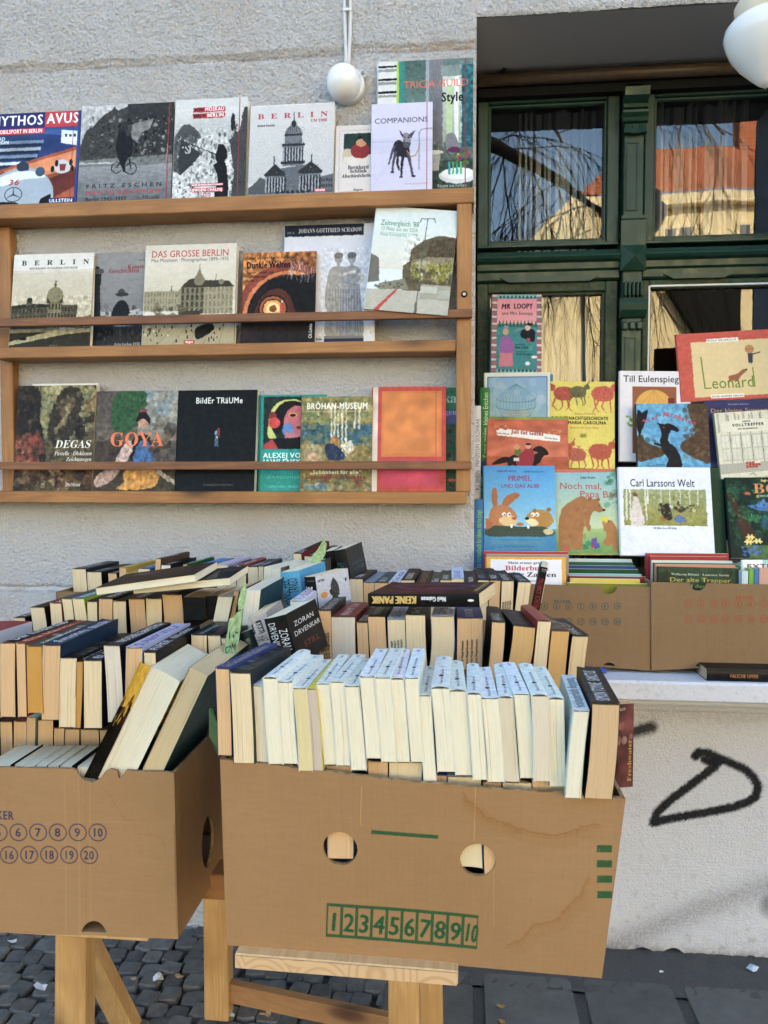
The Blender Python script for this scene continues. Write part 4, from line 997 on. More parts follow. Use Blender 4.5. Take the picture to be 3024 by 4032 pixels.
def c_cyclist(w, h):
    C = Cv(w, h, '#b9bab9'); C.g(0, 0, 1, .25, '#c9cac9', '#aeb0b0'); C.p([(0, .42), (.06, .25), (.13, .22), (.22, .12), (.32, .06), (.36, .02), (.40, .06), (.55, .0), (1, 0), (1, .56), (0, .56)], '#474844'); C.p([(.5, .0), (1, 0), (1, .55), (.5, .5)], '#3a3b39')
    for j in range(6):
        for i in range(9):
            if rnd.random() < .8: x = .12 + i * .095; y = .14 + j * .065; C.r(x, y + .01 * (i < 3) * 3, x + .03, y + .04, rnd.choice(['#1c1d1c', '#222', '#8f908c']))
    C.rub(260, ['#1c1d1c', '#2b2c2a', '#62635e', '#8f908c', '#77786f'], .08, .10, .99, .55, .016, .7); C.rub(60, ['#c9c9c4', '#a9aaa4'], .5, .1, .98, .5, .010, .7)
    C.p([(.50, .22), (.78, .16), (.75, .26), (.66, .30), (.62, .40), (.56, .36)], '#989994', .8); C.r(.45, .18, .55, .48, '#2a2b2a', .6)
    C.p([(0, .56), (1, .53), (1, .62), (0, .66)], '#7d807e'); C.r(0, .585, .5, .60, '#c6c8c7'); C.g(0, .63, 1, 1, '#989b9d', '#6d7073'); C.n(.07, 1, 0, .6, 1, 1, sx=.6, sy=2); C.n(.12, 1, 0, 0, 1, .6)
    wheel(C, .41, .645, .058, '#161616'); wheel(C, .56, .66, .062, '#161616'); C.l([(.41, .645), (.46, .55), (.54, .56), (.56, .66)], .010, '#161616'); C.p(curve([(.40, .50), (.39, .38), (.42, .30), (.47, .28), (.53, .30), (.57, .38), (.57, .5), (.52, .56), (.48, .66), (.44, .6)]), '#1f201f'); C.e(.43, .27, .022, .03, '#2c2c2b'); C.e(.515, .30, .024, .03, '#454442'); C.l([(.47, .55), (.49, .69)], .02, '#1a1a1a')
    C.l([(.94, .42), (.94, .58)], .005, '#ddd'); band(C, .945)
    C.t('FRITZ ESCHEN', .09, .845, .055, '#1a1b1c', 'N', W=.81, sp=.32); C.t('PHOTOGRAPHIEN', .09, .910, .050, '#c2202e', 'H', W=.80, sp=.25); C.t('Berlin 1945–1950', .09, .975, .052, '#1a1b1c', 'N', W=.44); C.t('Nicolai', .70, .972, .052, '#1a1b1c', 'N', W=.18, sp=.05); return C
def c_moskau(w, h):
    C = Cv(w, h, '#d5d6d4'); C.g(0, .1, 1, .45, '#dcdddb', '#a9acac'); C.p([(0, .38), (.1, .26), (.2, .24), (.34, .33), (.40, .42), (.36, .55), (.1, .75), (0, .7)], '#5b5e5e'); C.p([(.33, .4), (.6, .33), (.75, .4), (.7, .9), (.3, 1), (.15, .8)], '#c9cbca')
    C.n(.3, 2, 0, .25, .75, 1); C.n(.1, 1, 0, .3, 1, 1); C.p([(.10, .41), (.38, .54), (.30, .62), (.10, .75), (.06, .60)], '#3d4142'); C.l([(.08, .40), (.62, .57)], .010, '#1c1e1e')
    C.rub(420, ['#3a3d3e', '#6b6e6e', '#222425', '#8d9090', '#e4e5e3', '#f0f0ee'], .0, .36, .8, 1, .018, .7); C.rub(220, ['#1b1c1d', '#6a6c6c', '#9a9c9b', '#2a2c2c'], .80, .25, 1, 1, .016, .9); C.p([(.10, .41), (.38, .54), (.30, .62), (.10, .75), (.06, .60)], '#3d4142'); C.l([(.08, .40), (.62, .57)], .010, '#1c1e1e')
    C.l([(.19 + .04 * math.cos(t), .50 + .035 * math.sin(t)) for t in [math.pi * (k / 8 - .4) for k in range(11)]], .013, '#dfe1e0'); C.l([(.16, .47), (.22, .53)], .012, '#dfe1e0'); C.e(.125, .475, .014, .014, '#dfe1e0')
    C.p(curve([(.60, .50), (.64, .46), (.70, .48), (.74, .56), (.70, .64), (.64, .66), (.58, .6)]), '#1d1f20'); C.e(.635, .47, .025, .025, '#222'); C.p(curve([(.56, .66), (.7, .64), (.74, .72), (.76, .98), (.58, 1.0), (.62, .8)]), '#1b1c1d')
    C.p([(.95, .10), (1, .1), (1, 1), (.80, 1), (.84, .75), (.76, .42), (.90, .32)], '#4a4c4c'); C.n(.5, 2, .78, .2, 1, 1); C.p(curve([(.78, .18), (.82, .18), (.83, .3), (.78, .32)]), '#2a2c2d'); C.e(.80, .165, .015, .02, '#2a2c2d')
    for x0, y0, x1, t in ((.25, .085, .69, 'VON MOSKAU'), (.25, .145, .69, 'NACH BERLIN')): C.r(x0, y0, x1, y0 + .048, '#b3202c')
    C.t('VON', .265, .123, .05, '#1c1113', 'H', W=.13); C.t('MOSKAU', .415, .123, .05, '#fff', 'H', W=.265); C.t('NACH', .265, .184, .05, '#1c1113', 'H', W=.16); C.t('BERLIN', .445, .184, .05, '#fff', 'H', W=.235)
    C.r(.26, .842, .70, .868, '#b3202c'); C.t('BILDER DES RUSSISCHEN FOTOGRAFEN', .27, .862, .022, '#fff', 'H', W=.42); C.r(.26, .888, .70, .928, '#b3202c'); C.t('JEWGENI CHALDEJ', .27, .919, .04, '#fff', 'H', W=.42); C.r(.43, .945, .53, .965, '#b3202c'); C.t('NICOLAI', .44, .962, .02, '#fff', 'H', W=.08); band(C, .89); return C
def c_dome(w, h):
    C = Cv(w, h, '#cfcfce'); C.g(0, 0, 1, .85, '#d3d3d2', '#c3c5c5'); g1, g2, g3 = '#33363a', '#7e8288', '#1f2124'
    C.p([(0, .90), (.06, .86), (.14, .78), (.22, .82), (.22, .97), (0, .97)], '#5b5f63'); C.p([(.84, .80), (1, .77), (1, .98), (.84, .98)], '#6b6f74')
    for k in range(5): C.r(.86 + k * .028, .82, .875 + k * .028, .85, g1); C.r(.86 + k * .028, .88, .875 + k * .028, .91, g1)
    C.p([(.20, .75), (.31, .655), (.43, .74), (.43, .97), (.20, .97)], g2); C.p([(.60, .75), (.73, .64), (.85, .73), (.85, .97), (.60, .97)], g2); C.p([(.33, .70), (.70, .66), (.70, .97), (.33, .97)], '#6c7076')
    C.p([(.18, .76), (.31, .645), (.44, .75), (.43, .775), (.20, .775)], g1); C.p([(.58, .74), (.73, .63), (.87, .73), (.86, .76), (.60, .76)], g1)
    for k in range(7): C.r(.205 + k * .034, .79, .222 + k * .034, .95, '#aeb2b8'); C.r(.222 + k * .034, .79, .238 + k * .034, .95, g3)
    for k in range(7): C.r(.60 + k * .036, .78, .618 + k * .036, .95, '#a2a6ac'); C.r(.618 + k * .036, .78, .634 + k * .036, .95, g3)
    C.r(.40, .44, .64, .67, '#777b81'); 
    for k in range(7): C.r(.405 + k * .034, .47, .42 + k * .034, .62, '#b4b8bd'); C.r(.42 + k * .034, .47, .436 + k * .034, .62, g1)
    C.r(.385, .43, .655, .455, g1); C.r(.38, .62, .66, .65, g1); C.r(.42, .32, .62, .43, '#6d7177'); C.e(.52, .33, .105, .11, g2)
    for k in range(6): C.l([(.43 + k * .036, .34), (.52 + (k - 2.5) * .01, .20)], .006, g1, .8)
    C.r(.415, .325, .625, .345, g1); C.e(.52, .215, .03, .04, g1); C.l([(.52, .2), (.52, .09)], .010, g1); C.l([(.30, .65), (.30, .56)], .012, g1); C.l([(.74, .64), (.74, .56)], .012, g1)
    C.rub(220, [g1, '#a9adb2', '#8b8f95', g3], .20, .66, .86, .95, .008, .6); C.rub(80, [g1, '#9a9ea4'], .40, .24, .65, .66, .007, .6)
    C.r(0, .95, 1, 1, '#55585c'); C.g(0, .965, 1, 1, '#8b8e92', '#6a6d71'); C.n(.16, 2, 0, .2, 1, 1)
    for k in range(7): C.r(.33 + k * .06, .935, .365 + k * .06, .965, g3, .7)
    C.r(0, 0, 1, .008, '#e8e8e6'); C.t('BERLIN', .09, .15, .080, '#b02a38', 'B', W=.83, sp=.62); C.t('UM 1900', .72, .205, .045, '#b02a38', 'B', W=.19); C.t('Richard Schneider', .09, .235, .035, '#222', 'B', W=.21)
    C.r(.785, .925, .915, .965, '#c22636'); C.t('nicolai', .795, .955, .045, '#fff', 'H', W=.11); return C
def c_farewell(w, h):
    C = Cv(w, h, '#d8d0cb'); q = '#8a8a95'
    C.l([(.10, .08), (1, .07)], .006, q); C.l([(.09, .09), (.10, .95), (1, .96)], .006, q); C.r(.20, .12, .97, .54, '#27423c'); C.n(.15, 1, .2, .12, .97, .54)
    C.p(curve([(.20, .36), (.36, .34), (.5, .42), (.4, .5), (.2, .54)]), '#c7b8a0'); C.p([(.2, .46), (.97, .42), (.97, .54), (.2, .54)], '#d9d2c6'); C.p(curve([(.38, .34), (.5, .27), (.68, .26), (.84, .32), (.84, .42), (.72, .48), (.5, .47), (.40, .42)]), '#8e1b1a'); C.p(curve([(.50, .27), (.54, .22), (.62, .20), (.70, .23), (.76, .28), (.62, .32)]), '#c98f6a'); C.e(.60, .175, .055, .045, '#2c1a14')
    C.t('Bernhard', .32, .635, .075, '#222', 'B', W=.52); C.t('Schlink', .37, .69, .075, '#222', 'B', W=.42); C.t('Abschiedsfarben', .17, .755, .070, '#222', 'I', W=.80); C.t('Diogenes', .47, .945, .04, '#222', 'B', W=.24); return C
def c_dog(w, h):
    C = Cv(w, h, '#cdcbe0'); C.g(0, .0, 1, .4, '#d2d0e6', '#cfcde2'); C.r(0, .40, 1, .56, '#c3c4da', .5); C.r(0, .43, 1, .435, '#a9abc6')
    for y in (.50, .56, .72, .80, .90): C.l([(0, y), (1, y - .03)], .003, '#b3a9c0', .6)
    C.l([(.02, .80), (.12, .86), (.02, .92)], .004, '#b88aa0', .5); C.l([(.78, .76), (.78, .34), (.82, .31), (1, .30)], .028, '#aeb0c0'); C.l([(.775, .76), (.775, .34), (.82, .305), (1, .295)], .006, '#7a7c90')
    d, m = '#2c2b33', '#55535f'
    C.p(curve([(.36, .50), (.38, .44), (.46, .42), (.54, .46), (.60, .49), (.63, .55), (.60, .62), (.52, .61), (.44, .60), (.38, .60)]), d)
    for pts, wd in ((((.40, .55), (.36, .66), (.345, .77)), .055), (((.44, .56), (.425, .68), (.455, .755)), .04), (((.52, .57), (.50, .70), (.49, .83)), .05), (((.60, .57), (.64, .70), (.68, .83)), .055)): C.l(pts, wd, m if wd > .05 else d, w2=.028)
    C.l([(.375, .48), (.33, .58), (.285, .69)], .045, m, w2=.02); C.p(curve([(.53, .50), (.52, .40), (.56, .37), (.62, .38), (.64, .44), (.62, .50)]), m); C.p(curve([(.51, .37), (.54, .34), (.60, .345), (.64, .38), (.63, .43), (.585, .475), (.55, .44)]), '#8f8d99'); C.p([(.53, .375), (.445, .305), (.50, .385)], d); C.p([(.60, .365), (.715, .315), (.655, .405)], m); C.p([(.52, .36), (.455, .31), (.51, .40)], d); C.e(.545, .39, .012, .014, '#111'); C.e(.605, .395, .012, .014, '#111'); C.e(.585, .455, .02, .014, '#1b1b20')
    C.l([(.58, .54), (.64, .61), (.72, .60), (.78, .52), (.79, .46)], .016, '#b08a55'); C.e(.345, .775, .028, .016, d); C.e(.49, .835, .03, .016, d); C.e(.69, .83, .035, .018, d)
    C.t('COMPANIONS', .045, .225, .085, '#4e4c52', 'N', W=.88); C.t('KRISTINA FASSHAUER WERNER', .55, .925, .026, '#a9a08c', 'N', W=.38); band(C, .905); return C
def c_style(w, h):
    C = Cv(w, h, '#6e8582'); C.r(0, 0, .2, 1, '#dcdedd')
    for k in range(14): C.r(0, .03 + k * .095, .2, .045 + k * .095, '#17181a'); C.r(0, .055 + k * .095, .2, .075 + k * .095, '#9a9b98')
    C.r(.195, 0, .22, 1, '#b6d23c'); C.r(.22, 0, .30, .6, '#2f8f8a'); C.g(.28, 0, .50, .6, '#55706a', '#7c9690'); C.blobs(50, ['#34504c', '#8fa7a0', '#3e5a56'], .28, .02, .50, .55, .016, .6); C.r(.50, 0, .54, .7, '#9ea8b0'); C.g(.54, 0, .68, .7, '#8d8f96', '#6f7076')
    for k in range(8): C.l([(.55 + k * .017, 0), (.54 + k * .017, .7)], .004, '#5c5d64', .7)
    C.r(.66, .05, .95, .13, '#8b9a98'); C.blobs(40, ['#5b6a68', '#a6b3b0'], .66, 0, .95, .12, .014, .5); C.g(.68, .13, .88, .62, '#c9cfca', '#9fb09a'); C.r(.70, .16, .86, .20, '#eef0ea'); C.r(.72, .2, .78, .6, '#b9d0a4'); C.r(.80, .13, .845, .62, '#e4e6e4')
    C.g(.88, .05, 1, .72, '#256f78', '#1f5b66'); C.n(.25, 1, .86, .05, 1, .75); C.p([(.35, .62), (1, .66), (1, 1), (.35, 1)], '#5c675e'); C.p([(.45, .75), (1, .74), (1, 1), (.40, 1)], '#3d4f45'); C.n(.18, 1, .3, .6, 1, 1)
    C.p(curve([(.72, .56), (.80, .55), (.83, .60), (.86, .66), (.78, .70), (.72, .66)]), '#8b8a92'); C.e(.80, .67, .07, .03, '#6a2a5a'); C.e(.60, .685, .09, .025, '#cfd0cc'); C.p([(.54, .70), (.66, .70), (.64, .82), (.56, .82)], '#a9aaa6'); C.e(.84, .86, .20, .085, '#d4d7d8'); C.e(.84, .845, .17, .06, '#e8eaea')
    for x, c in ((.78, '#38b46a'), (.82, '#3aa0a0'), (.86, '#57c07a'), (.74, '#3aa0a0')): C.r(x, .76, x + .022, .85, c)
    C.blobs(16, ['#7d1a52', '#a02b6a', '#51902c', '#c9d84a'], .80, .70, .98, .80, .03, .9); C.p(curve([(.36, .66), (.44, .64), (.48, .70), (.42, .76), (.36, .74)]), '#b5cc3a'); C.e(.40, .76, .06, .02, '#5a2060'); C.p(curve([(.36, .80), (.44, .78), (.46, .9), (.38, .95)]), '#1d2124')
    C.t('TRICIA GUILD', .27, .205, .075, '#e2643a', 'N', W=.68); C.t('Style', .67, .315, .095, '#1f2426', 'H', W=.23); C.t('Räume aus Farben', .63, .945, .036, '#dfe6e2', 'N', W=.30); C.t('und Mustern', .63, .975, .036, '#dfe6e2', 'N', W=.20); C.t('DVA', .875, .975, .032, '#20282a', 'B'); band(C, .915); return C
def c_castle(w, h):
    C = Cv(w, h, '#d9d3c6'); C.g(0, .20, 1, .75, '#d3cbb8', '#c3b796'); C.r(0, 0, 1, .17, '#e4e2dc'); d, m, l = '#34301f', '#5f5840', '#8d8562'
    facade(C, 0, .56, .50, .80, m, d, 11, 3); facade(C, .46, .52, .62, .80, l, d, 4, 3, arch=True); facade(C, .62, .55, .82, .79, m, d, 5, 3); C.p([(0, .55), (.22, .53), (.48, .54), (.48, .57), (0, .58)], d)
    C.r(.44, .44, .64, .53, m); 
    for k in range(5): C.r(.455 + k * .038, .45, .470 + k * .038, .52, d)
    C.e(.54, .44, .095, .10, l); C.l([(.54, .36), (.54, .29)], .016, m); C.e(.54, .335, .018, .02, m); C.r(.19, .49, .26, .55, m); C.e(.225, .49, .032, .03, d); C.p([(.82, .70), (1, .66), (1, .80), (.82, .80)], '#6d654a')
    C.rub(260, [d, m, l, '#a9a07c'], 0, .54, .85, .80, .009, .6); C.rub(60, ['#c9c09c', d], .82, .72, 1, .82, .012, .8)
    C.r(0, .80, 1, .84, '#9b9270'); C.p([(0, .84), (1, .82), (1, 1), (0, 1)], '#3a3524'); C.p([(0, .93), (.62, .80), (1, .80), (1, .84), (.7, .86), (0, .97)], '#b0a680'); C.n(.22, 2, 0, .45, 1, 1); C.n(.12, 1, 0, .45, 1, 1); C.e(.17, .90, .05, .02, '#1e1b12')
    C.t('BERLIN', .10, .12, .075, '#33312c', 'B', W=.84, sp=.9); C.t('PHOTOGRAPHIEN VON WALDEMAR TITZENTHALER', .20, .165, .028, '#55524a', 'I', W=.60); C.t('NICOLAI', .50, .985, .022, '#a9a184', 'I', W=.10); return C
def c_camera(w, h):
    C = Cv(w, h, '#8d8c8b'); C.g(0, 0, 1, .62, '#9b9a9a', '#8a8988'); C.p([(0, .66), (1, .64), (1, 1), (0, 1)], '#353433'); C.r(.1, .62, .95, .66, '#b8b7b5'); C.blobs(24, ['#d0cfcd', '#222', '#6d6c6a'], .2, .55, .95, .66, .05, .7)
    C.l([(.15, .68), (.85, .60)], .03, '#b9b9b8'); C.e(.72, .685, .035, .035, '#c9c9c8'); C.e(.79, .685, .035, .035, '#b5b5b4'); C.p(curve([(.0, .18), (.10, .17), (.12, .24), (.10, .4), (.12, .6), (.1, .72), (0, .7)]), '#242322'); C.e(.06, .19, .11, .05, '#5c5b59'); C.p(curve([(.32, .66), (.40, .54), (.50, .50), (.60, .53), (.66, .62), (.58, .68), (.4, .70)]), '#1b1a1a'); C.e(.50, .42, .065, .07, '#4a4846'); C.e(.51, .44, .12, .035, '#3a3937'); C.p([(.25, .69), (.70, .70), (.80, .76), (.45, .78), (.2, .74)], '#a4a3a1'); C.p(curve([(0, .70), (.2, .72), (.4, .78), (.3, .9), (0, .9)]), '#1f1e1e')
    C.rub(160, ['#1b1a1a', '#4a4947', '#6b6a68', '#8d8c8a'], .1, .70, 1, 1, .02, .5); C.n(.2, 2, 0, .5, 1, 1); C.t('Kamera', .60, .175, .065, '#8e2732', 'B', W=.36); C.t('Geschichten', .26, .215, .065, '#8e2732', 'B', W=.56); C.r(.80, .085, 1, .09, '#222'); C.t('Fritz Eschen 1930 – 1950', .40, .975, .04, '#dcdcda', 'B', W=.66); return C
def c_gross(w, h):
    C = Cv(w, h, '#dcd6c8'); C.g(0, .2, 1, .55, '#dcd5c4', '#cfc6ae'); d, m, l = '#46412f', '#8a8268', '#a9a183'
    facade(C, 0, .46, .40, .66, l, m, 12, 3, arch=True); facade(C, .40, .43, .66, .70, m, d, 5, 4, roof=None, arch=True); facade(C, .66, .42, .97, .70, l, m, 7, 4, arch=True)
    C.p([(.40, .43), (.48, .355), (.58, .33), (.66, .36), (.92, .37), (.98, .43)], d); C.e(.60, .36, .06, .06, m); C.p([(.56, .33), (.60, .24), (.64, .33)], m); C.l([(.60, .25), (.60, .20)], .008, m); C.l([(.78, .37), (.78, .30)], .005, d); C.l([(.30, .47), (.30, .41)], .01, m); C.e(.84, .38, .03, .03, m)
    C.rub(320, [d, m, l, '#c9c1a4', '#6b6449'], .0, .44, .97, .70, .008, .6)
    for k in range(5): C.p([(.62 + k * .07, .69), (.67 + k * .07, .69), (.68 + k * .07, .72), (.61 + k * .07, .72)], '#d7d0bd')
    C.r(.40, .66, .62, .72, d); C.blobs(40, ['#4b4632', '#6c6549'], .12, .60, .48, .74, .035, .8); C.p([(0, .74), (1, .71), (1, 1), (0, 1)], '#b3aa8c'); C.n(.14, 2, 0, .4, 1, 1)
    for k in range(6): C.l([(.15 + k * .17, 1), (.42 + k * .12, .74)], .003, '#5d563f', .7)
    C.p(curve([(.57, .88), (.60, .82), (.74, .79), (.78, .84), (.70, .90), (.60, .94)]), '#211f16'); C.blobs(30, ['#e8e2d0', '#3a3626'], 0, .74, .3, .9, .02, .8)
    for k in range(40): person(C, rnd.uniform(0, 1), rnd.uniform(.73, .98), rnd.uniform(.018, .035), rnd.choice(['#2b281c', '#1d1b13', '#4a4431']))
    C.t('DAS GROSSE BERLIN', .065, .125, .095, '#b9362f', 'N', W=.85); C.t('Max Missmann · Photographien 1899–1935', .065, .172, .052, '#6f6a5f', 'N', W=.85); C.r(.46, .95, .575, .985, '#c42a28'); C.t('Argon', .475, .977, .035, '#fff', 'H', W=.085); return C
def c_dark(w, h):
    C = Cv(w, h, '#1b1512'); C.g(0, 0, 1, .35, '#b5702c', '#2a1a12'); C.p([(0, 0), (.7, 0), (.3, .25), (.05, .62), (0, .7)], '#c07a2a'); C.n(.35, 1, 0, 0, 1, .5)
    for r, c, wd in ((.66, '#8f3f22', .10), (.58, '#d07a38', .05), (.50, '#2b1a14', .06)): C.l([(.62 + r * 1.0 * math.cos(t), .72 - r * .85 * math.sin(t)) for t in [math.pi * (.10 + .9 * k / 22) for k in range(23)]], wd, c)
    C.p([(.34, .30), (1, .24), (1, 1), (.2, 1)], '#16110f', .85); C.p(curve([(.2, .72), (.24, .52), (.36, .42), (.5, .40), (.62, .46), (.70, .60), (.70, .74)]), '#5b2c1c')
    for r, c in ((.20, '#1c120e'), (.18, '#a65c22'), (.145, '#3b2012'), (.13, '#e8a24a'), (.09, '#fbd98c'), (.05, '#8d4c1c')): C.e(.42, .62, r, r * .95, c)
    C.r(.2, .70, .72, .80, '#3a2114'); C.blobs(30, ['#b06a34', '#21120c', '#e2b070'], .24, .66, .60, .74, .02, .8); C.p([(.52, .56), (.56, .56), (.57, .72), (.52, .72)], '#c2321c'); C.e(.54, .545, .014, .016, '#e9d9b8')
    for k in range(44): x = rnd.uniform(.60, 1); y = .10 + .18 * (x - .6) + rnd.uniform(-.03, .12); C.l([(x, y), (x + rnd.uniform(-.05, .05), y + rnd.uniform(.02, .14))], .006, rnd.choice(['#d9dde2', '#9fb0c2', '#e8e8e6']), .7)
    C.r(0, .76, 1, 1, '#2c2220'); C.n(.15, 0, 0, .7, 1, 1)
    C.t('Dietmar und Ingmar Arnold / Frieder Salm', .05, .075, .040, '#22150c', 'N', W=.66); C.t('Dunkle Welten', .05, .175, .105, '#1a0f08', 'H', W=.60); 
    for k, s in enumerate(('Bunker, Tunnel und', 'Gewölbe unter', 'Berlin')): C.t(s, .05, .235 + k * .045, .045, '#1f130a', 'N', sx=.8)
    C.t('Ch.Links', .955, .95, .05, '#eee', 'H', rot=90, sx=.8); return C
def c_statue(w, h):
    C = Cv(w, h, '#dcdfe8'); C.g(0, .12, 1, .9, '#d8dcea', '#d9d6d2'); C.r(0, 0, .87, .095, '#20293f'); C.t('JOHANN GOTTFRIED SCHADOW', .155, .068, .052, '#e4e6ea', 'B', W=.70); C.t('DVA', .03, .075, .03, '#aab', 'B')
    a, b, c = '#a9a59d', '#7f7b76', '#c9c5bc'
    def fig(x, s, col, sh):
        C.p(curve([(x - .10 * s, .42), (x - .06 * s, .36), (x + .06 * s, .36), (x + .10 * s, .42), (x + .09 * s, .55), (x + .12 * s, .75), (x + .12 * s, .93), (x - .12 * s, .93), (x - .11 * s, .72), (x - .10 * s, .56)]), col); C.e(x, .29, .045, .055, col); C.e(x, .265, .05, .035, sh); C.r(x - .018, .32, x + .018, .37, col)
        for k in range(7): xx = x + (k - 3) * .03; C.l([(xx, .55), (xx + rnd.uniform(-.02, .02), .90)], .009, sh, .6)
    fig(.60, 1.1, a, b); fig(.745, 1.0, '#9b9ca0', '#6b6e76'); C.l([(.50, .44), (.47, .60), (.48, .70)], .035, a); C.l([(.82, .42), (.88, .45), (.82, .50)], .03, c); C.l([(.66, .42), (.78, .40)], .03, c); C.n(.08, 1, .4, .2, 1, .93)
    C.rub(160, [a, b, c, '#6b6864', '#d9d6cf'], .49, .38, .88, .92, .010, .4)
    C.r(.45, .93, .88, .952, '#8a8880'); C.r(.45, .952, .88, 1, '#26365a'); C.t('Berlin', .36, .965, .03, '#334', 'B', W=.07); return C
def c_lamp(w, h):
    C = Cv(w, h, '#dce4e6'); C.g(0, 0, 1, .6, '#d9e6ea', '#dcd9cc'); C.p([(.48, .40), (.62, .30), (.80, .25), (1, .26), (1, .90), (.44, .90), (.40, .56), (.47, .52)], '#6b6048'); C.p([(.72, .30), (1, .26), (1, .55), (.60, .6)], '#5c4f3a'); C.n(.12, 1, .4, .25, 1, .9); C.p([(.50, .50), (.70, .46), (1, .45), (1, .56), (.5, .58)], '#a59a7c', .8)
    C.blobs(60, ['#8f8a2e', '#6d7226', '#a8a04c', '#b9b49a'], .50, .52, 1, .68, .05, .8); C.p([(0, .46), (.10, .50), (.14, .72), (0, .74)], '#77756a'); C.p([(.14, .74), (.44, .68), (.5, .78), (.14, .80)], '#8d8a76'); C.blobs(14, ['#55594a', '#3f4538'], .10, .70, .42, .79, .03, .8); C.p([(0, .80), (1, .78), (1, 1), (0, 1)], '#bcb8aa'); C.n(.10, 2, 0, .78, 1, 1); C.p([(.34, .79), (.37, .79), (.16, 1), (.10, 1)], '#b8362a')
    C.rub(220, ['#4f4632', '#77694c', '#8a7d5c', '#3f3828'], .46, .30, 1, .72, .014, .5); C.rub(150, ['#b5b32c', '#8f8a2e', '#d9d5b0', '#5c5f22'], .52, .52, 1, .68, .012, .8); C.r(.64, .72, 1, .86, '#a6a493'); C.r(.64, .74, .84, .80, '#c3c2b4'); C.r(.86, .76, 1, .84, '#b3b2a3'); C.l([(.635, .10), (.62, .5), (.61, 1)], .010, '#5f6a66'); C.l([(.61, .90), (.61, 1)], .03, '#6b6a55'); C.l([(.54, .14), (.56, .10), (.71, .09), (.73, .13)], .008, '#4f5a5c')
    C.t('Zeitvergleich ’88'.replace('’', "'"), .08, .185, .072, '#4f8a5e', 'N', W=.46); C.t('13 Maler aus der DDR', .085, .235, .055, '#6fa07c', 'N', W=.45); C.r(.08, .252, .54, .2545, '#6fa07c'); C.t('Neues Kunstquartier im T.I.P.', .085, .285, .046, '#7aa690', 'N', W=.46); return C
def c_pastel(w, h):
    C = Cv(w, h, '#5c5138'); C.r(.30, 0, .55, .5, '#8f8b60'); C.blobs(50, ['#a39c70', '#6f7a5e', '#8a7f52', '#c0b888'], .28, 0, .9, .45, .14, .6); C.p(curve([(0, .02), (.18, .0), (.30, .08), (.30, .3), (.36, .5), (.38, .8), (.1, 1), (0, 1)]), '#2c231b'); C.p(curve([(.50, .12), (.62, .02), (.78, .04), (.84, .16), (.80, .30), (1, .28), (1, .34), (.76, .40), (.66, .56), (.46, .56), (.40, .40)]), '#3d3527'); C.p(curve([(.56, .15), (.66, .1), (.74, .16), (.68, .26), (.58, .26)]), '#63583c'); C.l([(.66, .18), (.60, .34), (.50, .44)], .08, '#8b7b58', w2=.05); C.p([(.84, .16), (1, .12), (1, .24), (.88, .26)], '#8a7448'); C.p(curve([(.76, .40), (.84, .38), (.88, .44), (.84, .52), (.76, .48)]), '#2b2018')
    C.blobs(40, ['#8e3a26', '#a6523a', '#5d2a1c', '#71402a'], 0, .48, .35, .75, .09, .8); C.blobs(40, ['#4a2a1e', '#6d4a30', '#2c1c15', '#8d7a58'], 0, .75, 1, 1, .12, .8); C.blobs(14, ['#b09a68', '#c9b98c'], .3, .76, .6, .95, .06, .7); C.rub(300, ['#6b5f40', '#2c231b', '#8a7a50', '#4b3a2a', '#a3946a'], 0, 0, 1, 1, .03, .35); C.n(.24, 1); C.n(.14, 2)
    C.t('DEGAS', .505, .595, .105, '#f1ede2', 'I', W=.45); C.t('Pastelle · Ölskizzen', .505, .665, .055, '#f1ede2', 'I', W=.47); C.t('Zeichnungen', .655, .72, .055, '#f1ede2', 'I', W=.32); C.t('DuMont', .66, .955, .05, '#e6e0d0', 'I', W=.19); return C
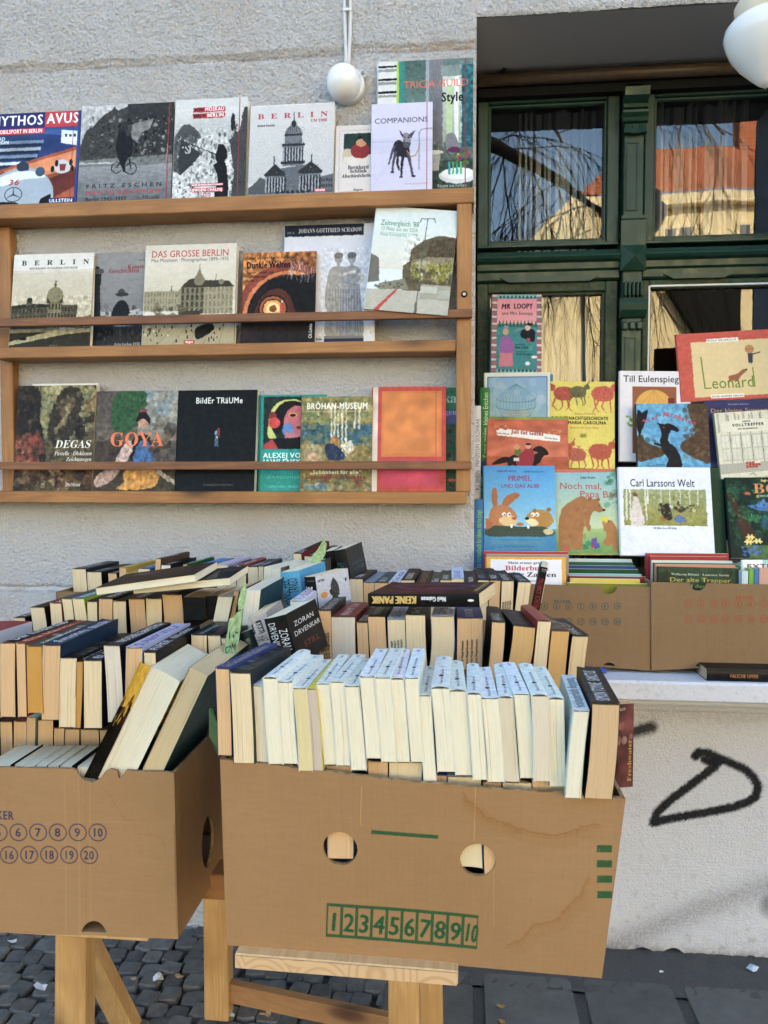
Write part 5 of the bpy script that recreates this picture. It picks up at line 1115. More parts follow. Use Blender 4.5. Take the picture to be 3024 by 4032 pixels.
def c_parasol(w, h):
    C = Cv(w, h, '#5c5450'); C.g(0, 0, 1, .5, '#5e5650', '#6d6458'); C.p([(.55, 0), (1, 0), (1, .5), (.5, .5)], '#8b8a80'); C.blobs(20, ['#9fa7a8', '#b3ab98', '#6f93ad'], .6, 0, 1, .3, .12, .5); C.p(curve([(.22, .05), (.40, .0), (.60, .02), (.60, .18), (.50, .35), (.36, .42), (.22, .38), (.18, .22)]), '#37603a')
    for k in range(5): C.l([(.30, .16), (.26 + k * .08, .36 - k * .05)], .005, '#24462a')
    C.blobs(60, ['#45392f', '#38302a', '#564639'], 0, .5, .4, .8, .10, .5); C.p(curve([(.45, .52), (.5, .45), (.62, .44), (.7, .5), (.72, .7), (.66, .72), (.45, .70)]), '#27211f'); C.p(curve([(.54, .52), (.62, .5), (.68, .55), (.72, .71), (.48, .72)]), '#3d6d9e'); C.p(curve([(.36, .54), (.44, .5), (.46, .6), (.36, .74), (.24, .73)]), '#cbb0a4'); C.e(.58, .32, .055, .07, '#c79a80'); C.p(curve([(.50, .31), (.52, .24), (.58, .21), (.65, .25), (.66, .34), (.60, .28)]), '#1f1512'); C.e(.58, .20, .05, .02, '#a02f30')
    C.blobs(26, ['#5d4a36', '#7a6a52', '#8f7a5c', '#3e342c'], .68, .28, 1, .72, .09, .6)
    C.p([(0, .75), (1, .72), (1, 1), (0, 1)], '#4b4334'); C.p(curve([(.36, .82), (.5, .74), (.7, .76), (.80, .86), (.70, .97), (.3, .98), (.38, .9)]), '#d49a3e'); C.p(curve([(.02, .86), (.2, .76), (.34, .74), (.24, .88), (.04, .96)]), '#c4a79c'); C.p([(.72, .74), (1, .90), (1, .95), (.8, .84)], '#c6b6a6'); C.rub(260, ['#3a332c', '#6b5a48', '#8a7c66', '#4b4034'], .0, .4, 1, 1, .022, .3); C.n(.16, 1); C.n(.10, 2)
    C.t('GOYA', .18, .555, .20, '#e8742a', 'B', W=.66); return C
def c_black(w, h):
    C = Cv(w, h, '#0c0b0a'); C.t('BildEr TRäUMe', .22, .135, .085, '#ecece8', 'H', W=.60); C.e(.50, .43, .026, .035, '#6fa3c4'); C.p([(.485, .44), (.515, .44), (.53, .56), (.475, .56)], '#4a6b7c'); C.r(.505, .38, .54, .46, '#8b2a22'); C.blobs(12, ['#cfd6da', '#2b3338'], .48, .44, .54, .57, .012, .9)
    C.t('Die Sammlung Ulla und Heiner Pietzsch', .36, .945, .03, '#b3b1aa', 'N', W=.37); return C
def c_mask(w, h):
    C = Cv(w, h, '#16a096'); C.r(.07, .02, .66, .56, '#243430'); C.n(.2, 1, .07, .02, .66, .56); C.p(curve([(.14, .30), (.20, .14), (.34, .06), (.56, .05), (.60, .1), (.3, .16), (.2, .34), (.26, .44), (.14, .44)]), '#c9cf76'); C.p(curve([(.20, .36), (.22, .2), (.36, .08), (.56, .07), (.66, .12), (.66, .22), (.46, .2), (.36, .34), (.28, .40)]), '#18130f'); C.p(curve([(.38, .22), (.5, .12), (.64, .14), (.66, .3), (.62, .42), (.50, .42), (.38, .34)]), '#c96a72'); C.p(curve([(.36, .32), (.46, .3), (.52, .38), (.46, .44), (.36, .40)]), '#5b8dc4'); C.e(.50, .21, .07, .03, '#d9a04a'); C.e(.50, .215, .04, .022, '#15100e'); C.e(.60, .34, .05, .02, '#7c1a26'); C.e(.20, .22, .06, .06, '#8a2028'); C.e(.23, .29, .085, .08, '#d22a26'); C.p([(.40, .38), (.62, .42), (.62, .48), (.38, .46)], '#c07a86'); C.p(curve([(.26, .46), (.5, .45), (.66, .44), (.66, .55), (.24, .55)]), '#12100f'); C.p([(.07, .52), (.2, .46), (.3, .56), (.07, .56)], '#b8322a'); C.n(.10, 2, .07, .02, .66, .56); C.r(.66, 0, 1, 1, '#149a90')
    C.t('ALEXEJ VON', .075, .655, .075, '#eef6f4', 'H', sx=1.0); C.t('JAWLENSKY', .075, .722, .075, '#eef6f4', 'H', sx=1.0); C.t('FREUNDE', .20, .82, .042, '#6fd0c6', 'N', sx=1, sp=.2); C.t('WANDLUNGEN', .14, .868, .042, '#6fd0c6', 'N', sx=1., sp=.2); C.t('UMSCHAU / BRAUS', .17, .965, .04, '#7fd6cd', 'N', sx=.9); C.r(0, 0, .035, 1, '#0c7c76'); return C
def c_museum(w, h):
    C = Cv(w, h, '#8b8150'); C.blobs(90, ['#a39558', '#6e7045', '#b8a768', '#7d8a5c'], 0, 0, 1, .35, .10, .6); C.r(0, .30, 1, .50, '#3f6774'); C.blobs(40, ['#54808a', '#a08c50', '#2f5560'], 0, .28, 1, .5, .08, .6); C.blobs(60, ['#a98e4c', '#8b7b42', '#c0a55c', '#76764c'], 0, .5, 1, .8, .10, .7)
    for x in (.42, .47, .52, .57, .63, .76, .82): C.l([(x, .05 + rnd.uniform(0, .1)), (x + rnd.uniform(-.02, .02), .62 if x < .7 else .34)], .022, '#d2cdb4', w2=.03)
    C.p(curve([(.42, .44), (.50, .42), (.55, .48), (.5, .54), (.42, .52)]), '#b8843a'); C.p(curve([(.34, .52), (.46, .50), (.60, .60), (.62, .66), (.40, .66)]), '#26385a'); C.p(curve([(.60, .52), (.70, .46), (.74, .56), (.66, .60)]), '#ddd6c2'); C.p(curve([(.05, .55), (.2, .50), (.3, .56), (.28, .68), (.08, .68)]), '#a69672'); C.e(.18, .64, .08, .06, '#c9a27c'); C.e(.23, .95, .20, .045, '#7a9aa0'); C.e(.26, .93, .05, .04, '#c9c3a8'); C.blobs(30, ['#7d4434', '#56656b', '#9d8b5c'], 0, .84, 1, 1, .08, .7); C.rub(380, ['#d2cdb4', '#5f6a3c', '#b08a3c', '#3f5c66', '#8b7b42', '#c9b878'], 0, .0, 1, 1, .016, .5); C.n(.16, 1); C.n(.1, 2)
    C.t('BRÖHAN-MUSEUM', .075, .135, .095, '#f2efe0', 'H', W=.86); C.t('Landesmuseum für Jugendstil, Art Deco und Funktionalismus (1889–1939)', .08, .165, .024, '#e4dfc8', 'N', W=.84)
    C.t('„Schönheit für alle“', .14, .815, .055, '#f4f0e0', 'H', W=.72); C.t('Jugendstil in Schweden', .08, .865, .055, '#7d3026', 'H', W=.84); return C
def c_orange(w, h):
    C = Cv(w, h, '#c03a22'); C.r(.0, 0, .075, 1, '#ddd0c0'); C.n(.05, 1, .08, 0, 1, 1); C.r(.125, .045, .94, .67, '#d07a20'); C.r(.16, .07, .91, .64, '#d8842a', .7); C.blobs(60, ['#e08f2c', '#d9862a', '#cf7d2c', '#e0963a'], .16, .08, .90, .62, .10, .25); C.r(.13, .70, .92, .945, '#c42c50'); C.blobs(30, ['#d84468', '#c53454'], .18, .72, .88, .92, .09, .3); C.n(.04, 0); C.n(.03, 2); C.l([(.86, 0), (.868, 1)], .008, '#b8323c'); return C
def c_sliver(w, h):
    C = Cv(w, h, '#2c5a44'); C.r(0, 0, 1, .22, '#357a5c'); C.t('Franz Kafka', .96, .15, .13, '#b8c9c4', 'B', al='r', sx=.95); C.r(0, .22, 1, .36, '#55568c'); C.t('Erzählungen', .96, .265, .075, '#a9a9cc', 'B', al='r', sx=1); C.blobs(120, ['#26302a', '#4d5a5e', '#7a4030', '#1b2420', '#5b6d66'], 0, .36, 1, 1, .06, .8); C.e(.85, .89, .12, .04, '#c9583a'); return C
# ---- books on the window side
def c_walkers(w, h):
    C = Cv(w, h, '#6b8f94'); C.r(0, 0, 1, 1, '#5a7a80'); 
    for k in range(22): y = k / 22; C.r(0, y, .10, y + .03, '#b05a66' if k % 2 else '#d6b8a8'); C.r(.90, y, 1, y + .03, '#b05a66' if k % 2 else '#d6b8a8')
    C.r(.1, 0, .9, .055, '#7fb0b0'); C.r(.1, .95, .9, 1, '#7fb0b0')
    for k in range(10): C.p([(.13 + k * .077, .05), (.165 + k * .077, .008), (.20 + k * .077, .05)], '#1f5c50'); C.p([(.13 + k * .077, .955), (.165 + k * .077, .998), (.20 + k * .077, .955)], '#1f5c50')
    C.g(.11, .06, .89, .40, '#d98a94', '#e0a0a0'); C.r(.11, .38, .89, .94, '#3f8a8c'); C.blobs(40, ['#4f9a90', '#357c84', '#59a38a'], .12, .42, .88, .9, .07, .6)
    for k in range(11): x = .12 + k * .072; C.p([(x, .42), (x + .035, .33), (x + .07, .42)], '#2e6a58')
    C.p(curve([(.20, .56), (.32, .54), (.42, .60), (.44, .76), (.18, .76)]), '#9a62a0'); C.p([(.17, .75), (.42, .75), (.44, .92), (.15, .92)], '#c47a84'); C.e(.28, .48, .06, .075, '#c9a07a'); C.e(.29, .42, .05, .03, '#8f9aa8'); C.p(curve([(.60, .46), (.76, .44), (.86, .48), (.84, .60), (.70, .58), (.58, .54)]), '#23222c'); C.e(.72, .43, .06, .06, '#d9b09a'); C.e(.75, .385, .06, .03, '#2a2024'); C.l([(.62, .44), (.46, .48)], .03, '#8c8a90'); C.e(.85, .80, .06, .03, '#e6e4de'); C.e(.72, .88, .05, .04, '#d9dcd0'); C.r(.70, .56, .77, .61, '#b0452c')
    C.n(.07, 2); C.t('MR', .19, .19, .095, '#2b2330', 'H', W=.18, sl=.15); C.t('LOOPY', .44, .185, .095, '#2b2330', 'H', W=.38); C.t('and Mrs Snoopy', .20, .265, .060, '#35303c', 'N', W=.62)
    C.t('Stories by', .47, .655, .034, '#2c3f44', 'I', W=.20); C.t('Sue Limb', .47, .695, .045, '#1c2c30', 'B', W=.27); C.t('Pictures by', .50, .745, .030, '#2c3f44', 'I', W=.2); C.t('Keith Brumpton', .50, .775, .034, '#1c2c30', 'B', W=.33); return C
def c_cage(w, h):
    C = Cv(w, h, '#d5d8cc'); C.r(.04, .045, .955, 1, '#39618c'); C.g(.06, .055, .94, 1, '#86a9c9', '#a3bfa8'); C.blobs(60, ['#9fb7cc', '#b3c4d4', '#7fa3b8', '#a9c2b0'], .08, .08, .92, .6, .10, .5); C.blobs(40, ['#6f9a74', '#8fb08a', '#4f7f70'], .06, .55, .94, 1, .08, .5)
    for k in range(13): u = (k - 6) / 6; C.l([(.48, .12), (.48 + u * .16, .18), (.48 + u * .29, .27), (.48 + u * .29, .35), (.48 + u * .22, .43)], .006, '#4f8a9c', .8)
    for y, r in ((.43, .23), (.35, .30), (.27, .30)): C.l([(.48 + r * math.cos(t), y + .04 * math.sin(t)) for t in [math.pi * k / 10 for k in range(11)]], .007, '#3f7a94')
    for k in range(11): x = .27 + k * .042; C.l([(x, .45), (x, .95)], .006, '#4f86a0', .8)
    C.e(.48, .42, .21, .04, '#b9a088', .5); C.l([(.1, .5), (.5, .66), (.8, .6)], .008, '#7a5c48', .6); C.n(.07, 2); return C
def c_goats(w, h):
    C = Cv(w, h, '#dccb4e'); C.g(0, 0, 1, 1, '#d9c95a', '#e0d060')
    def beast(cx, cy, s, col, fl=1):
        C.p(curve([(cx - .14 * s, cy), (cx - .08 * s, cy - .06 * s), (cx + .06 * s, cy - .07 * s), (cx + .15 * s, cy - .02 * s), (cx + .12 * s, cy + .06 * s), (cx - .06 * s, cy + .07 * s)]), col); C.e(cx + .16 * s * fl, cy - .06 * s, .05 * s, .05 * s, col)
        for k in range(4): x = cx + (k - 1.5) * .07 * s; C.l([(x, cy + .04 * s), (x + rnd.uniform(-.06, .06), cy + .13 * s), (x + rnd.uniform(-.03, .05), cy + .18 * s)], .022 * s, col, w2=.01)
        C.l([(cx + .17 * s * fl, cy - .09 * s), (cx + .21 * s * fl, cy - .14 * s)], .014, '#5c3324')
    beast(.20, .14, 1.1, '#b04a2c', -1); beast(.42, .12, .9, '#6f7048'); beast(.80, .14, 1.2, '#c4563a'); beast(.40, .84, 1.0, '#b56040', -1); beast(.76, .80, 1.2, '#b8542e'); beast(.24, .76, .7, '#c06038')
    C.blobs(50, ['#8e3c24', '#d97a50', '#5a3a24'], .1, .08, .92, .2, .02, .6); C.blobs(50, ['#8e3c24', '#d97a50'], .3, .72, .92, .9, .02, .6); C.n(.06, 2)
    C.t('Barbara Frischmuth', .38, .385, .032, '#b05a30', 'N', W=.33); C.t('DONNERNACHTGESCHICHTE', .02, .445, .052, '#3a3a1c', 'H', W=.88); C.t('FÜR MARIA CAROLINA', .13, .495, .052, '#3a3a1c', 'H', W=.74); C.t('Illustriert von Dusan Kállay', .31, .545, .032, '#b05a30', 'N', W=.44); C.r(.46, .60, .57, .65, '#b9ad50'); C.t('J&V', .475, .64, .04, '#4a461c', 'B', W=.08); return C
def c_horse(w, h):
    C = Cv(w, h, '#bf6238'); C.g(0, .04, 1, .6, '#bb5c36', '#c97048'); C.g(0, .6, 1, 1, '#b85a30', '#a84e2a'); C.r(0, 0, 1, .045, '#8f9a4c'); C.n(.05, 0, sy=2)
    C.p([(.10, .17), (.35, .20), (.65, .24), (.90, .28), (.895, .375), (.60, .345), (.35, .31), (.12, .285)], '#ece8df')
    C.t('Juli tut Gutes', .30, .255, .085, '#8e2026', 'H', W=.40, rot=-4); C.t('Jutta Bauer', .12, .262, .034, '#333', 'N', W=.16, rot=-5); C.t('Kirsten Boie', .71, .325, .034, '#333', 'N', W=.16, rot=-7)
    for x, y in ((.15, .14), (.80, .20)): C.blobs(10, ['#d08a4a', '#c9a26a', '#a84a30'], x - .05, y, x + .10, y + .05, .03, .9)
    d = '#2a1a18'; C.p(curve([(.25, .64), (.36, .57), (.5, .585), (.60, .56), (.68, .50), (.73, .54), (.68, .62), (.64, .70), (.5, .74), (.36, .73), (.27, .72)]), d); C.p(curve([(.56, .50), (.64, .44), (.72, .48), (.76, .56), (.70, .58), (.64, .54)]), d)
    for pts in (((.30, .70), (.24, .80), (.27, .90)), ((.36, .72), (.34, .82), (.42, .88)), ((.56, .72), (.66, .78), (.64, .88)), ((.60, .70), (.54, .82), (.6, .92))): C.l(pts, .045, d, w2=.02)
    C.p(curve([(.28, .62), (.18, .62), (.06, .72), (.14, .72), (.26, .68)]), d); C.p(curve([(.42, .56), (.50, .47), (.57, .5), (.58, .66), (.52, .80), (.40, .78), (.36, .66)]), '#a01c34'); C.e(.51, .44, .035, .04, '#d9a284'); C.e(.51, .415, .035, .015, '#4a2c24'); C.e(.38, .53, .04, .06, '#6f7a38'); C.e(.37, .46, .035, .035, '#cf9a74'); C.r(.33, .62, .40, .67, '#d9d5cf'); return C
def c_rabbit(w, h):
    C = Cv(w, h, '#4aa3d6'); C.g(0, 0, 1, .75, '#3f9ad4', '#9fd0e2'); C.g(0, .72, 1, 1, '#4b96b4', '#2f7fb0')
    for k in range(9): y = .80 + k * .02; C.l([(.05 + rnd.uniform(0, .2), y), (.7 + rnd.uniform(0, .25), y)], .006, rnd.choice(['#7fb8c4', '#c9b26a', '#2b6f98']), .7)
    b, l, d = '#b5703a', '#e6c48a', '#8d5026'
    C.p(curve([(.12, .28), (.16, .25), (.19, .34), (.18, .47), (.14, .48), (.11, .38)]), b); C.p(curve([(.25, .46), (.30, .36), (.44, .31), (.50, .34), (.42, .40), (.30, .48)]), b); C.p(curve([(.07, .58), (.12, .48), (.26, .45), (.40, .50), (.46, .58), (.40, .66), (.20, .68), (.08, .65)]), '#c08048'); C.p(curve([(.22, .60), (.40, .57), (.46, .62), (.40, .68), (.25, .67)]), l)
    C.p(curve([(.58, .60), (.66, .52), (.80, .50), (.93, .55), (.96, .64), (.86, .69), (.66, .68)]), '#b98a3c'); C.e(.90, .50, .03, .03, '#9d7430'); C.e(.71, .51, .025, .025, '#9d7430'); C.p(curve([(.58, .62), (.68, .60), (.76, .65), (.68, .69)]), '#ecd9a8'); C.e(.60, .60, .030, .022, '#1d1a1a'); C.e(.42, .60, .035, .022, '#c44a3a')
    for x in (.28, .35, .68, .74): C.e(x, .555, .028, .032, '#f4f2ea'); C.e(x + (.006 if x < .5 else -.008), .56, .009, .011, '#111')
    C.p(curve([(.02, .72), (.10, .68), (.5, .69), (.80, .69), (.92, .72), (.98, .76), (.86, .80), (.4, .80), (.06, .80)]), '#4d5a48'); C.e(.89, .745, .07, .045, '#d5c48e'); C.r(.37, .67, .40, .705, '#f6f4ec'); C.r(.60, .68, .63, .715, '#f6f4ec'); C.p([(.02, .60), (.10, .62), (.12, .70), (.03, .73)], '#c46a2c'); C.e(.08, .66, .05, .03, b); C.e(.50, .665, .05, .02, b); C.e(.86, .68, .06, .022, '#b98a3c'); C.n(.05, 2)
    C.t('MARLIESE AROLD', .19, .075, .030, '#1c3f6a', 'N', W=.27); C.t('ANNET RUDOLPH', .56, .082, .030, '#1c3f6a', 'N', W=.28); C.t('PRIMEL', .34, .175, .085, '#b02a3c', 'N', W=.33); C.t('UND DAS ALIBI', .24, .255, .062, '#b02a3c', 'N', W=.54); C.t('WOLFGANG MANN VERLAG', .28, .925, .034, '#2a5578', 'N', W=.42, a=.8); return C
def c_bear(w, h):
    C = Cv(w, h, '#a5c9b8'); C.g(0, 0, 1, .7, '#8fbcc8', '#c9d2a4'); C.g(0, .7, 1, 1, '#a9bf82', '#6f9a52'); C.r(0, 0, 1, .04, '#c96a48'); C.r(0, .985, 1, 1, '#c9b04a'); C.blobs(24, ['#3f7d62', '#5a9a78'], .82, .04, 1, .45, .06, .7)
    b = '#a9743e'; C.p(curve([(.05, .62), (.12, .46), (.25, .38), (.42, .32), (.50, .34), (.56, .36), (.66, .36), (.74, .44), (.78, .49), (.70, .51), (.60, .50), (.54, .62), (.56, .70), (.52, .73), (.46, .66), (.42, .80), (.40, .93), (.26, .93), (.22, .86), (.20, .95), (.06, .95), (.04, .8)]), b); C.e(.56, .355, .03, .03, '#94622f'); C.e(.69, .36, .03, .03, '#94622f'); C.e(.775, .485, .022, .018, '#2c1c14'); C.e(.70, .43, .008, .010, '#1c1210'); C.blobs(40, ['#b8854c', '#94622f', '#c29058'], .08, .45, .5, .9, .05, .35)
    C.p(curve([(.80, .62), (.86, .60), (.92, .63), (.96, .70), (.97, .80), (.96, .94), (.90, .95), (.88, .88), (.82, .90), (.74, .86), (.80, .78), (.78, .68)]), '#b07a42'); C.e(.885, .66, .05, .045, '#b07a42'); C.e(.85, .61, .018, .018, '#94622f'); C.p([(.72, .565), (.80, .55), (.84, .59), (.82, .63), (.74, .62)], '#d8cc3c'); C.l([(.78, .72), (.76, .62)], .035, '#b07a42')
    for x, y, c in ((.14, .90, '#c0563c'), (.42, .88, '#3f8a5c'), (.47, .845, '#2f9a70'), (.55, .86, '#b0325c'), (.60, .87, '#4a5fae'), (.56, .815, '#6a4f9c')): C.p([(x, y), (x + .08, y - .012), (x + .085, y + .05), (x + .005, y + .062)], c)
    C.n(.05, 2); C.t('John Prater', .42, .115, .036, '#23403a', 'B', W=.25); C.t('Noch mal,', .08, .235, .11, '#b8433c', 'N', W=.68, rot=-1); C.t('Papa Bär', .40, .335, .11, '#b8433c', 'N', W=.60, rot=-1); return C
def c_till(w, h):
    C = Cv(w, h, '#e4dfe0'); C.t('Till Eulenspiegel', .05, .125, .105, '#1d1b1c', 'N', W=.88); C.r(.18, .175, .80, .9, '#9c5c34'); C.e(.48, .40, .26, .26, '#d9a83c'); 
    for k in range(5): C.l([(.48, .21), (.28 + k * .1, .40)], .004, '#b5802c')
    C.e(.50, .42, .07, .07, '#c98f5c'); C.p([(.68, .30), (.77, .30), (.77, .42), (.69, .42)], '#7d2a20'); C.blobs(12, ['#6b9a3c', '#8fb04a'], .10, .5, .2, .62, .03, .9); C.r(.18, .90, .23, .905, '#1d1b1c'); return C
def c_acro(w, h):
    C = Cv(w, h, '#5aa0c4'); C.blobs(60, ['#6fb0cc', '#4f92ba', '#7db8cf'], 0, 0, 1, 1, .12, .4); C.rub(200, ['#7dbcd4', '#4a8ab4', '#8fc8da'], 0, 0, 1, 1, .03, .35); C.p(curve([(.72, .02), (.88, 0), (1, 0), (1, .86), (.86, .88), (.70, .80), (.60, .70), (.62, .6), (.80, .46), (.74, .2)]), '#5c4630'); C.blobs(60, ['#6f563a', '#4a3826', '#7d6444'], .66, .1, 1, .85, .05, .6); C.p(curve([(0, .52), (.08, .5), (.12, .6), (.34, .70), (.36, .80), (.2, .86), (0, .88)]), '#5c4630'); C.blobs(25, ['#6f563a', '#4a3826'], 0, .55, .3, .86, .05, .5)
    d = '#221f22'; C.p(curve([(.02, .1), (.08, .14), (.16, .1), (.14, .22), (.06, .45), (.03, .5), (0, .3)]), d); C.p(curve([(.32, .36), (.28, .30), (.36, .32), (.46, .31), (.58, .40), (.56, .44), (.48, .42), (.44, .50), (.44, .60), (.52, .68), (.58, .80), (.6, 1), (.40, 1), (.42, .86), (.34, .72), (.32, .58), (.34, .48)]), d); C.l([(.34, .66), (.24, .62)], .03, d); C.e(.38, .375, .008, .008, '#c96a3c')
    C.n(.10, 1)
    T = 'Tier-Akrobaten'; n = len(T)
    for i, ch in enumerate(T): u = i / (n - 1); C.t(ch, .13 + .64 * u, .33 - .155 * math.sin(min(1, u * 1.5) * math.pi * .62) + .13 * u * u, .105, '#c43a3c', 'H', rot=48 - 92 * u, sx=.85)
    C.t('Ein Buch der', .26, .955, .022, '#1c3040', 'B'); C.t('National Geographic Society', .12, .975, .022, '#1c3040', 'B', W=.3); return C
def c_leonard(w, h):
    C = Cv(w, h, '#c64f34'); C.n(.04, 1); C.r(.135, .135, 1, .945, '#ddc795'); C.r(.29, .095, .60, .15, '#ece6dc'); C.t('WOLF ERLBRUCH', .30, .137, .035, '#3a3a44', 'N', W=.28, sp=.2); C.r(.29, .915, .61, .97, '#ece6dc'); C.t('PETER HAMMER VERLAG', .30, .957, .035, '#3a3a44', 'N', W=.30, sp=.1)
    g = '#6f8a2c'; C.l([(.225, .36), (.24, .82), (.30, .82)], .012, g); C.t('eonard', .305, .83, .24, g, 'N', W=.415); C.l([(.715, .55), (.72, .83)], .010, g); C.l([(.705, .50), (.712, .42)], .008, g); C.e(.70, .28, .045, .045, '#c08a4c'); C.l([(.66, .28), (.74, .28)], .004, '#8d5c2c'); C.p([(.68, .34), (.73, .34), (.72, .48), (.68, .48)], '#4b4a52'); C.l([(.72, .36), (.80, .33)], .012, '#6a4a34'); C.p(curve([(.48, .66), (.56, .63), (.62, .57), (.66, .58), (.60, .66), (.56, .72), (.49, .72)]), '#a0643c'); C.l([(.49, .70), (.47, .75)], .01, '#8a5434'); C.l([(.56, .70), (.57, .76)], .01, '#8a5434'); C.e(.655, .575, .008, .008, '#111'); return C
def c_song(w, h):
    C = Cv(w, h, '#3b3a68'); C.n(.05, 1); C.t('Masahiro Kasuya', .30, .075, .034, '#aeb0d0', 'B', W=.26); C.t('Der kleine Sonnenstern', .08, .185, .085, '#c9a83c', 'N', W=.9); C.g(0, .9, 1, 1, '#3b3a68', '#6a69a0'); return C
def c_windows(w, h):
    C = Cv(w, h, '#d8d3bc'); k1 = '#5d5a50'
    for k in range(6):
        x = .06 + k * .16; C.r(x, .34, x + .13, .74, '#c2bfae'); C.r(x + .01, .36, x + .06, .54, '#dddac8'); C.r(x + .07, .36, x + .12, .54, '#dddac8'); C.r(x + .01, .56, x + .06, .72, '#d5d2c0'); C.r(x + .07, .56, x + .12, .72, '#d5d2c0'); C.l([(x + .145, .05), (x + .145, .76)], .012, k1, .7)
    for k in range(8): C.l([(.05 + k * .13, .02), (.05 + k * .13, .30)], .03, '#8d8a7c', .5)
    C.n(.10, 2); C.p(curve([(.16, .14), (.5, .12), (.86, .14), (.94, .22), (.84, .30), (.5, .31), (.18, .30), (.08, .22)]), '#dfdbc6'); C.t('SEMPE', .42, .165, .030, k1, 'H', W=.12, sp=.1); C.t('VOLLTREFFER', .26, .225, .058, '#3d3b34', 'H', W=.48, sp=.12); C.t('EIN BILDERBUCH', .34, .275, .028, k1, 'H', W=.30, sp=.1)
    C.p([(0, .78), (1, .76), (1, .90), (0, .93)], '#b3afa0'); C.n(.2, 2, 0, .76, 1, .92); 
    for k in range(14): C.e(.42 + (k % 5) * .045, .78 + (k // 5) * .028, .022, .022, rnd.choice(['#c4705c', '#e8d8c8', '#a94a3c']))
    C.l([(.45, .95), (.5, .93), (.53, .97)], .01, '#8a7a5c'); return C
def c_picnic(w, h):
    C = Cv(w, h, '#e2e4ec'); x0, y0, x1, y1 = .045, .255, .93, .66; C.g(x0, y0, x1, y1, '#a3a878', '#93914a'); C.blobs(70, ['#c4c49c', '#8f9a5c', '#b5b88a', '#7d8a4c'], x0 + .03, y0 + .02, x1 - .03, .45, .03, .6); C.blobs(60, ['#a59c4c', '#8b8a40', '#b8a85c'], x0 + .03, .45, x1 - .03, y1 - .02, .04, .6)
    for x in (.08, .12, .28, .31, .45, .55, .66, .76, .85): C.l([(x, y0), (x + rnd.uniform(-.01, .01), .60 if x < .3 else .42)], .018 if x < .35 else .010, '#dcdccc')
    C.p(curve([(.15, .36), (.18, .34), (.21, .38), (.26, .64), (.12, .65)]), '#dccfc6'); C.e(.17, .315, .022, .025, '#8d4a34'); C.blobs(30, ['#2b2a26', '#8b3a24', '#d9d5cb', '#35414a', '#6b4a30'], .36, .40, .80, .50, .028, .9); C.p(curve([(.44, .46), (.52, .42), (.56, .58), (.48, .58)]), '#3a3426'); C.p(curve([(.60, .56), (.66, .54), (.70, .60), (.64, .63), (.58, .60)]), '#5a7aa8'); C.e(.655, .53, .018, .02, '#b08a5c'); C.blobs(6, ['#b5452c'], .44, .57, .52, .60, .02, .9); C.rub(240, ['#dcdccc', '#7d8a4c', '#b8a85c', '#5c5a30', '#c4c49c'], x0 + .02, y0 + .02, x1 - .02, y1 - .02, .008, .7); C.n(.12, 2, x0, y0, x1, y1)
    C.t('Carl Larssons Welt', .12, .225, .125, '#20212a', 'N', W=.70); C.t('410 Bilder, davon 205 farbig', .355, .70, .026, '#444', 'B', W=.25); return C
def c_jungle(w, h):
    C = Cv(w, h, '#173026'); C.blobs(120, ['#1f4a34', '#28603e', '#12281f', '#2f6f4a', '#174034'], 0, 0, 1, .8, .09, .7); C.p([(.0, .2), (.05, .18), (.3, .75), (.2, .9), (.12, .7)], '#4a3524'); C.blobs(30, ['#356f6a', '#2a5f78'], .3, .45, .8, .6, .06, .5); C.r(.2, .84, 1, 1, '#4f6f3a'); C.blobs(30, ['#6b8a44', '#3d5a2c'], .15, .84, 1, 1, .05, .6)
    for a, b in ((.55, .52), (.25, .48), (.8, .3)):
        for k in range(9): t = math.pi * (k / 8); C.l([(a, b + .06), (a + .11 * math.cos(t), b - .05 * math.sin(t) + .02)], .012, '#2f7a4a')
    C.p(curve([(.62, .66), (.72, .58), (.88, .56), (1, .58), (1, .94), (.92, .94), (.90, .84), (.80, .84), (.80, .95), (.70, .95), (.68, .8), (.62, .74)]), '#98928a'); C.p(curve([(.60, .66), (.66, .58), (.74, .62), (.74, .72), (.64, .74)]), '#b3aca2'); C.e(.80, .64, .012, .012, '#222'); C.p(curve([(.22, .36), (.34, .34), (.5, .38), (.66, .37), (.5, .41), (.36, .42)]), '#3f6fae'); C.p(curve([(.3, .36), (.36, .30), (.42, .27), (.44, .36)]), '#4a7cc0'); C.e(.5, .405, .06, .012, '#d9b83c'); C.e(.22, .20, .04, .02, '#c4562c'); C.p([(.38, .05), (.44, .02), (.43, .07)], '#d9a93c')
    for x, y in ((.22, .74), (.3, .79), (.20, .80)):
        for k in range(6): t = k * math.pi / 3; C.e(x + .03 * math.cos(t), y + .016 * math.sin(t), .022, .012, '#e8d27a', rot=t)
    C.blobs(20, ['#3a5fae', '#4f78c4'], .12, .86, .36, .96, .03, .9); C.blobs(8, ['#8fb8d9'], .42, .50, .52, .54, .02, .8); C.rub(300, ['#2f7a4a', '#12281f', '#3d8a5c', '#1b4030', '#4a9a58'], 0, .05, 1, .55, .022, .6); C.n(.08, 2)
    C.t('Paloma und Ulises Wensell', .38, .05, .034, '#e8e4c8', 'B', W=.46); C.t('BOBO', .29, .20, .175, '#d98a4a', 'B', W=.58); C.t('ganz allein im Urwald', .32, .245, .050, '#ece8c0', 'N', W=.66); return C
def c_numbers(w, h):
    C = Cv(w, h, '#e0a52c'); C.r(.05, .045, .945, 1, '#e8e6ea'); C.t('Mein erstes großes', .27, .125, .055, '#34333a', 'B', W=.49); C.t('Bilderbuch', .235, .235, .115, '#b83040', 'B', W=.55); C.t('der Zahlen', .30, .345, .115, '#34333a', 'B', W=.58); C.t('Sprache, Spiele und Wissenswertes', .30, .42, .03, '#34333a', 'N'); return C
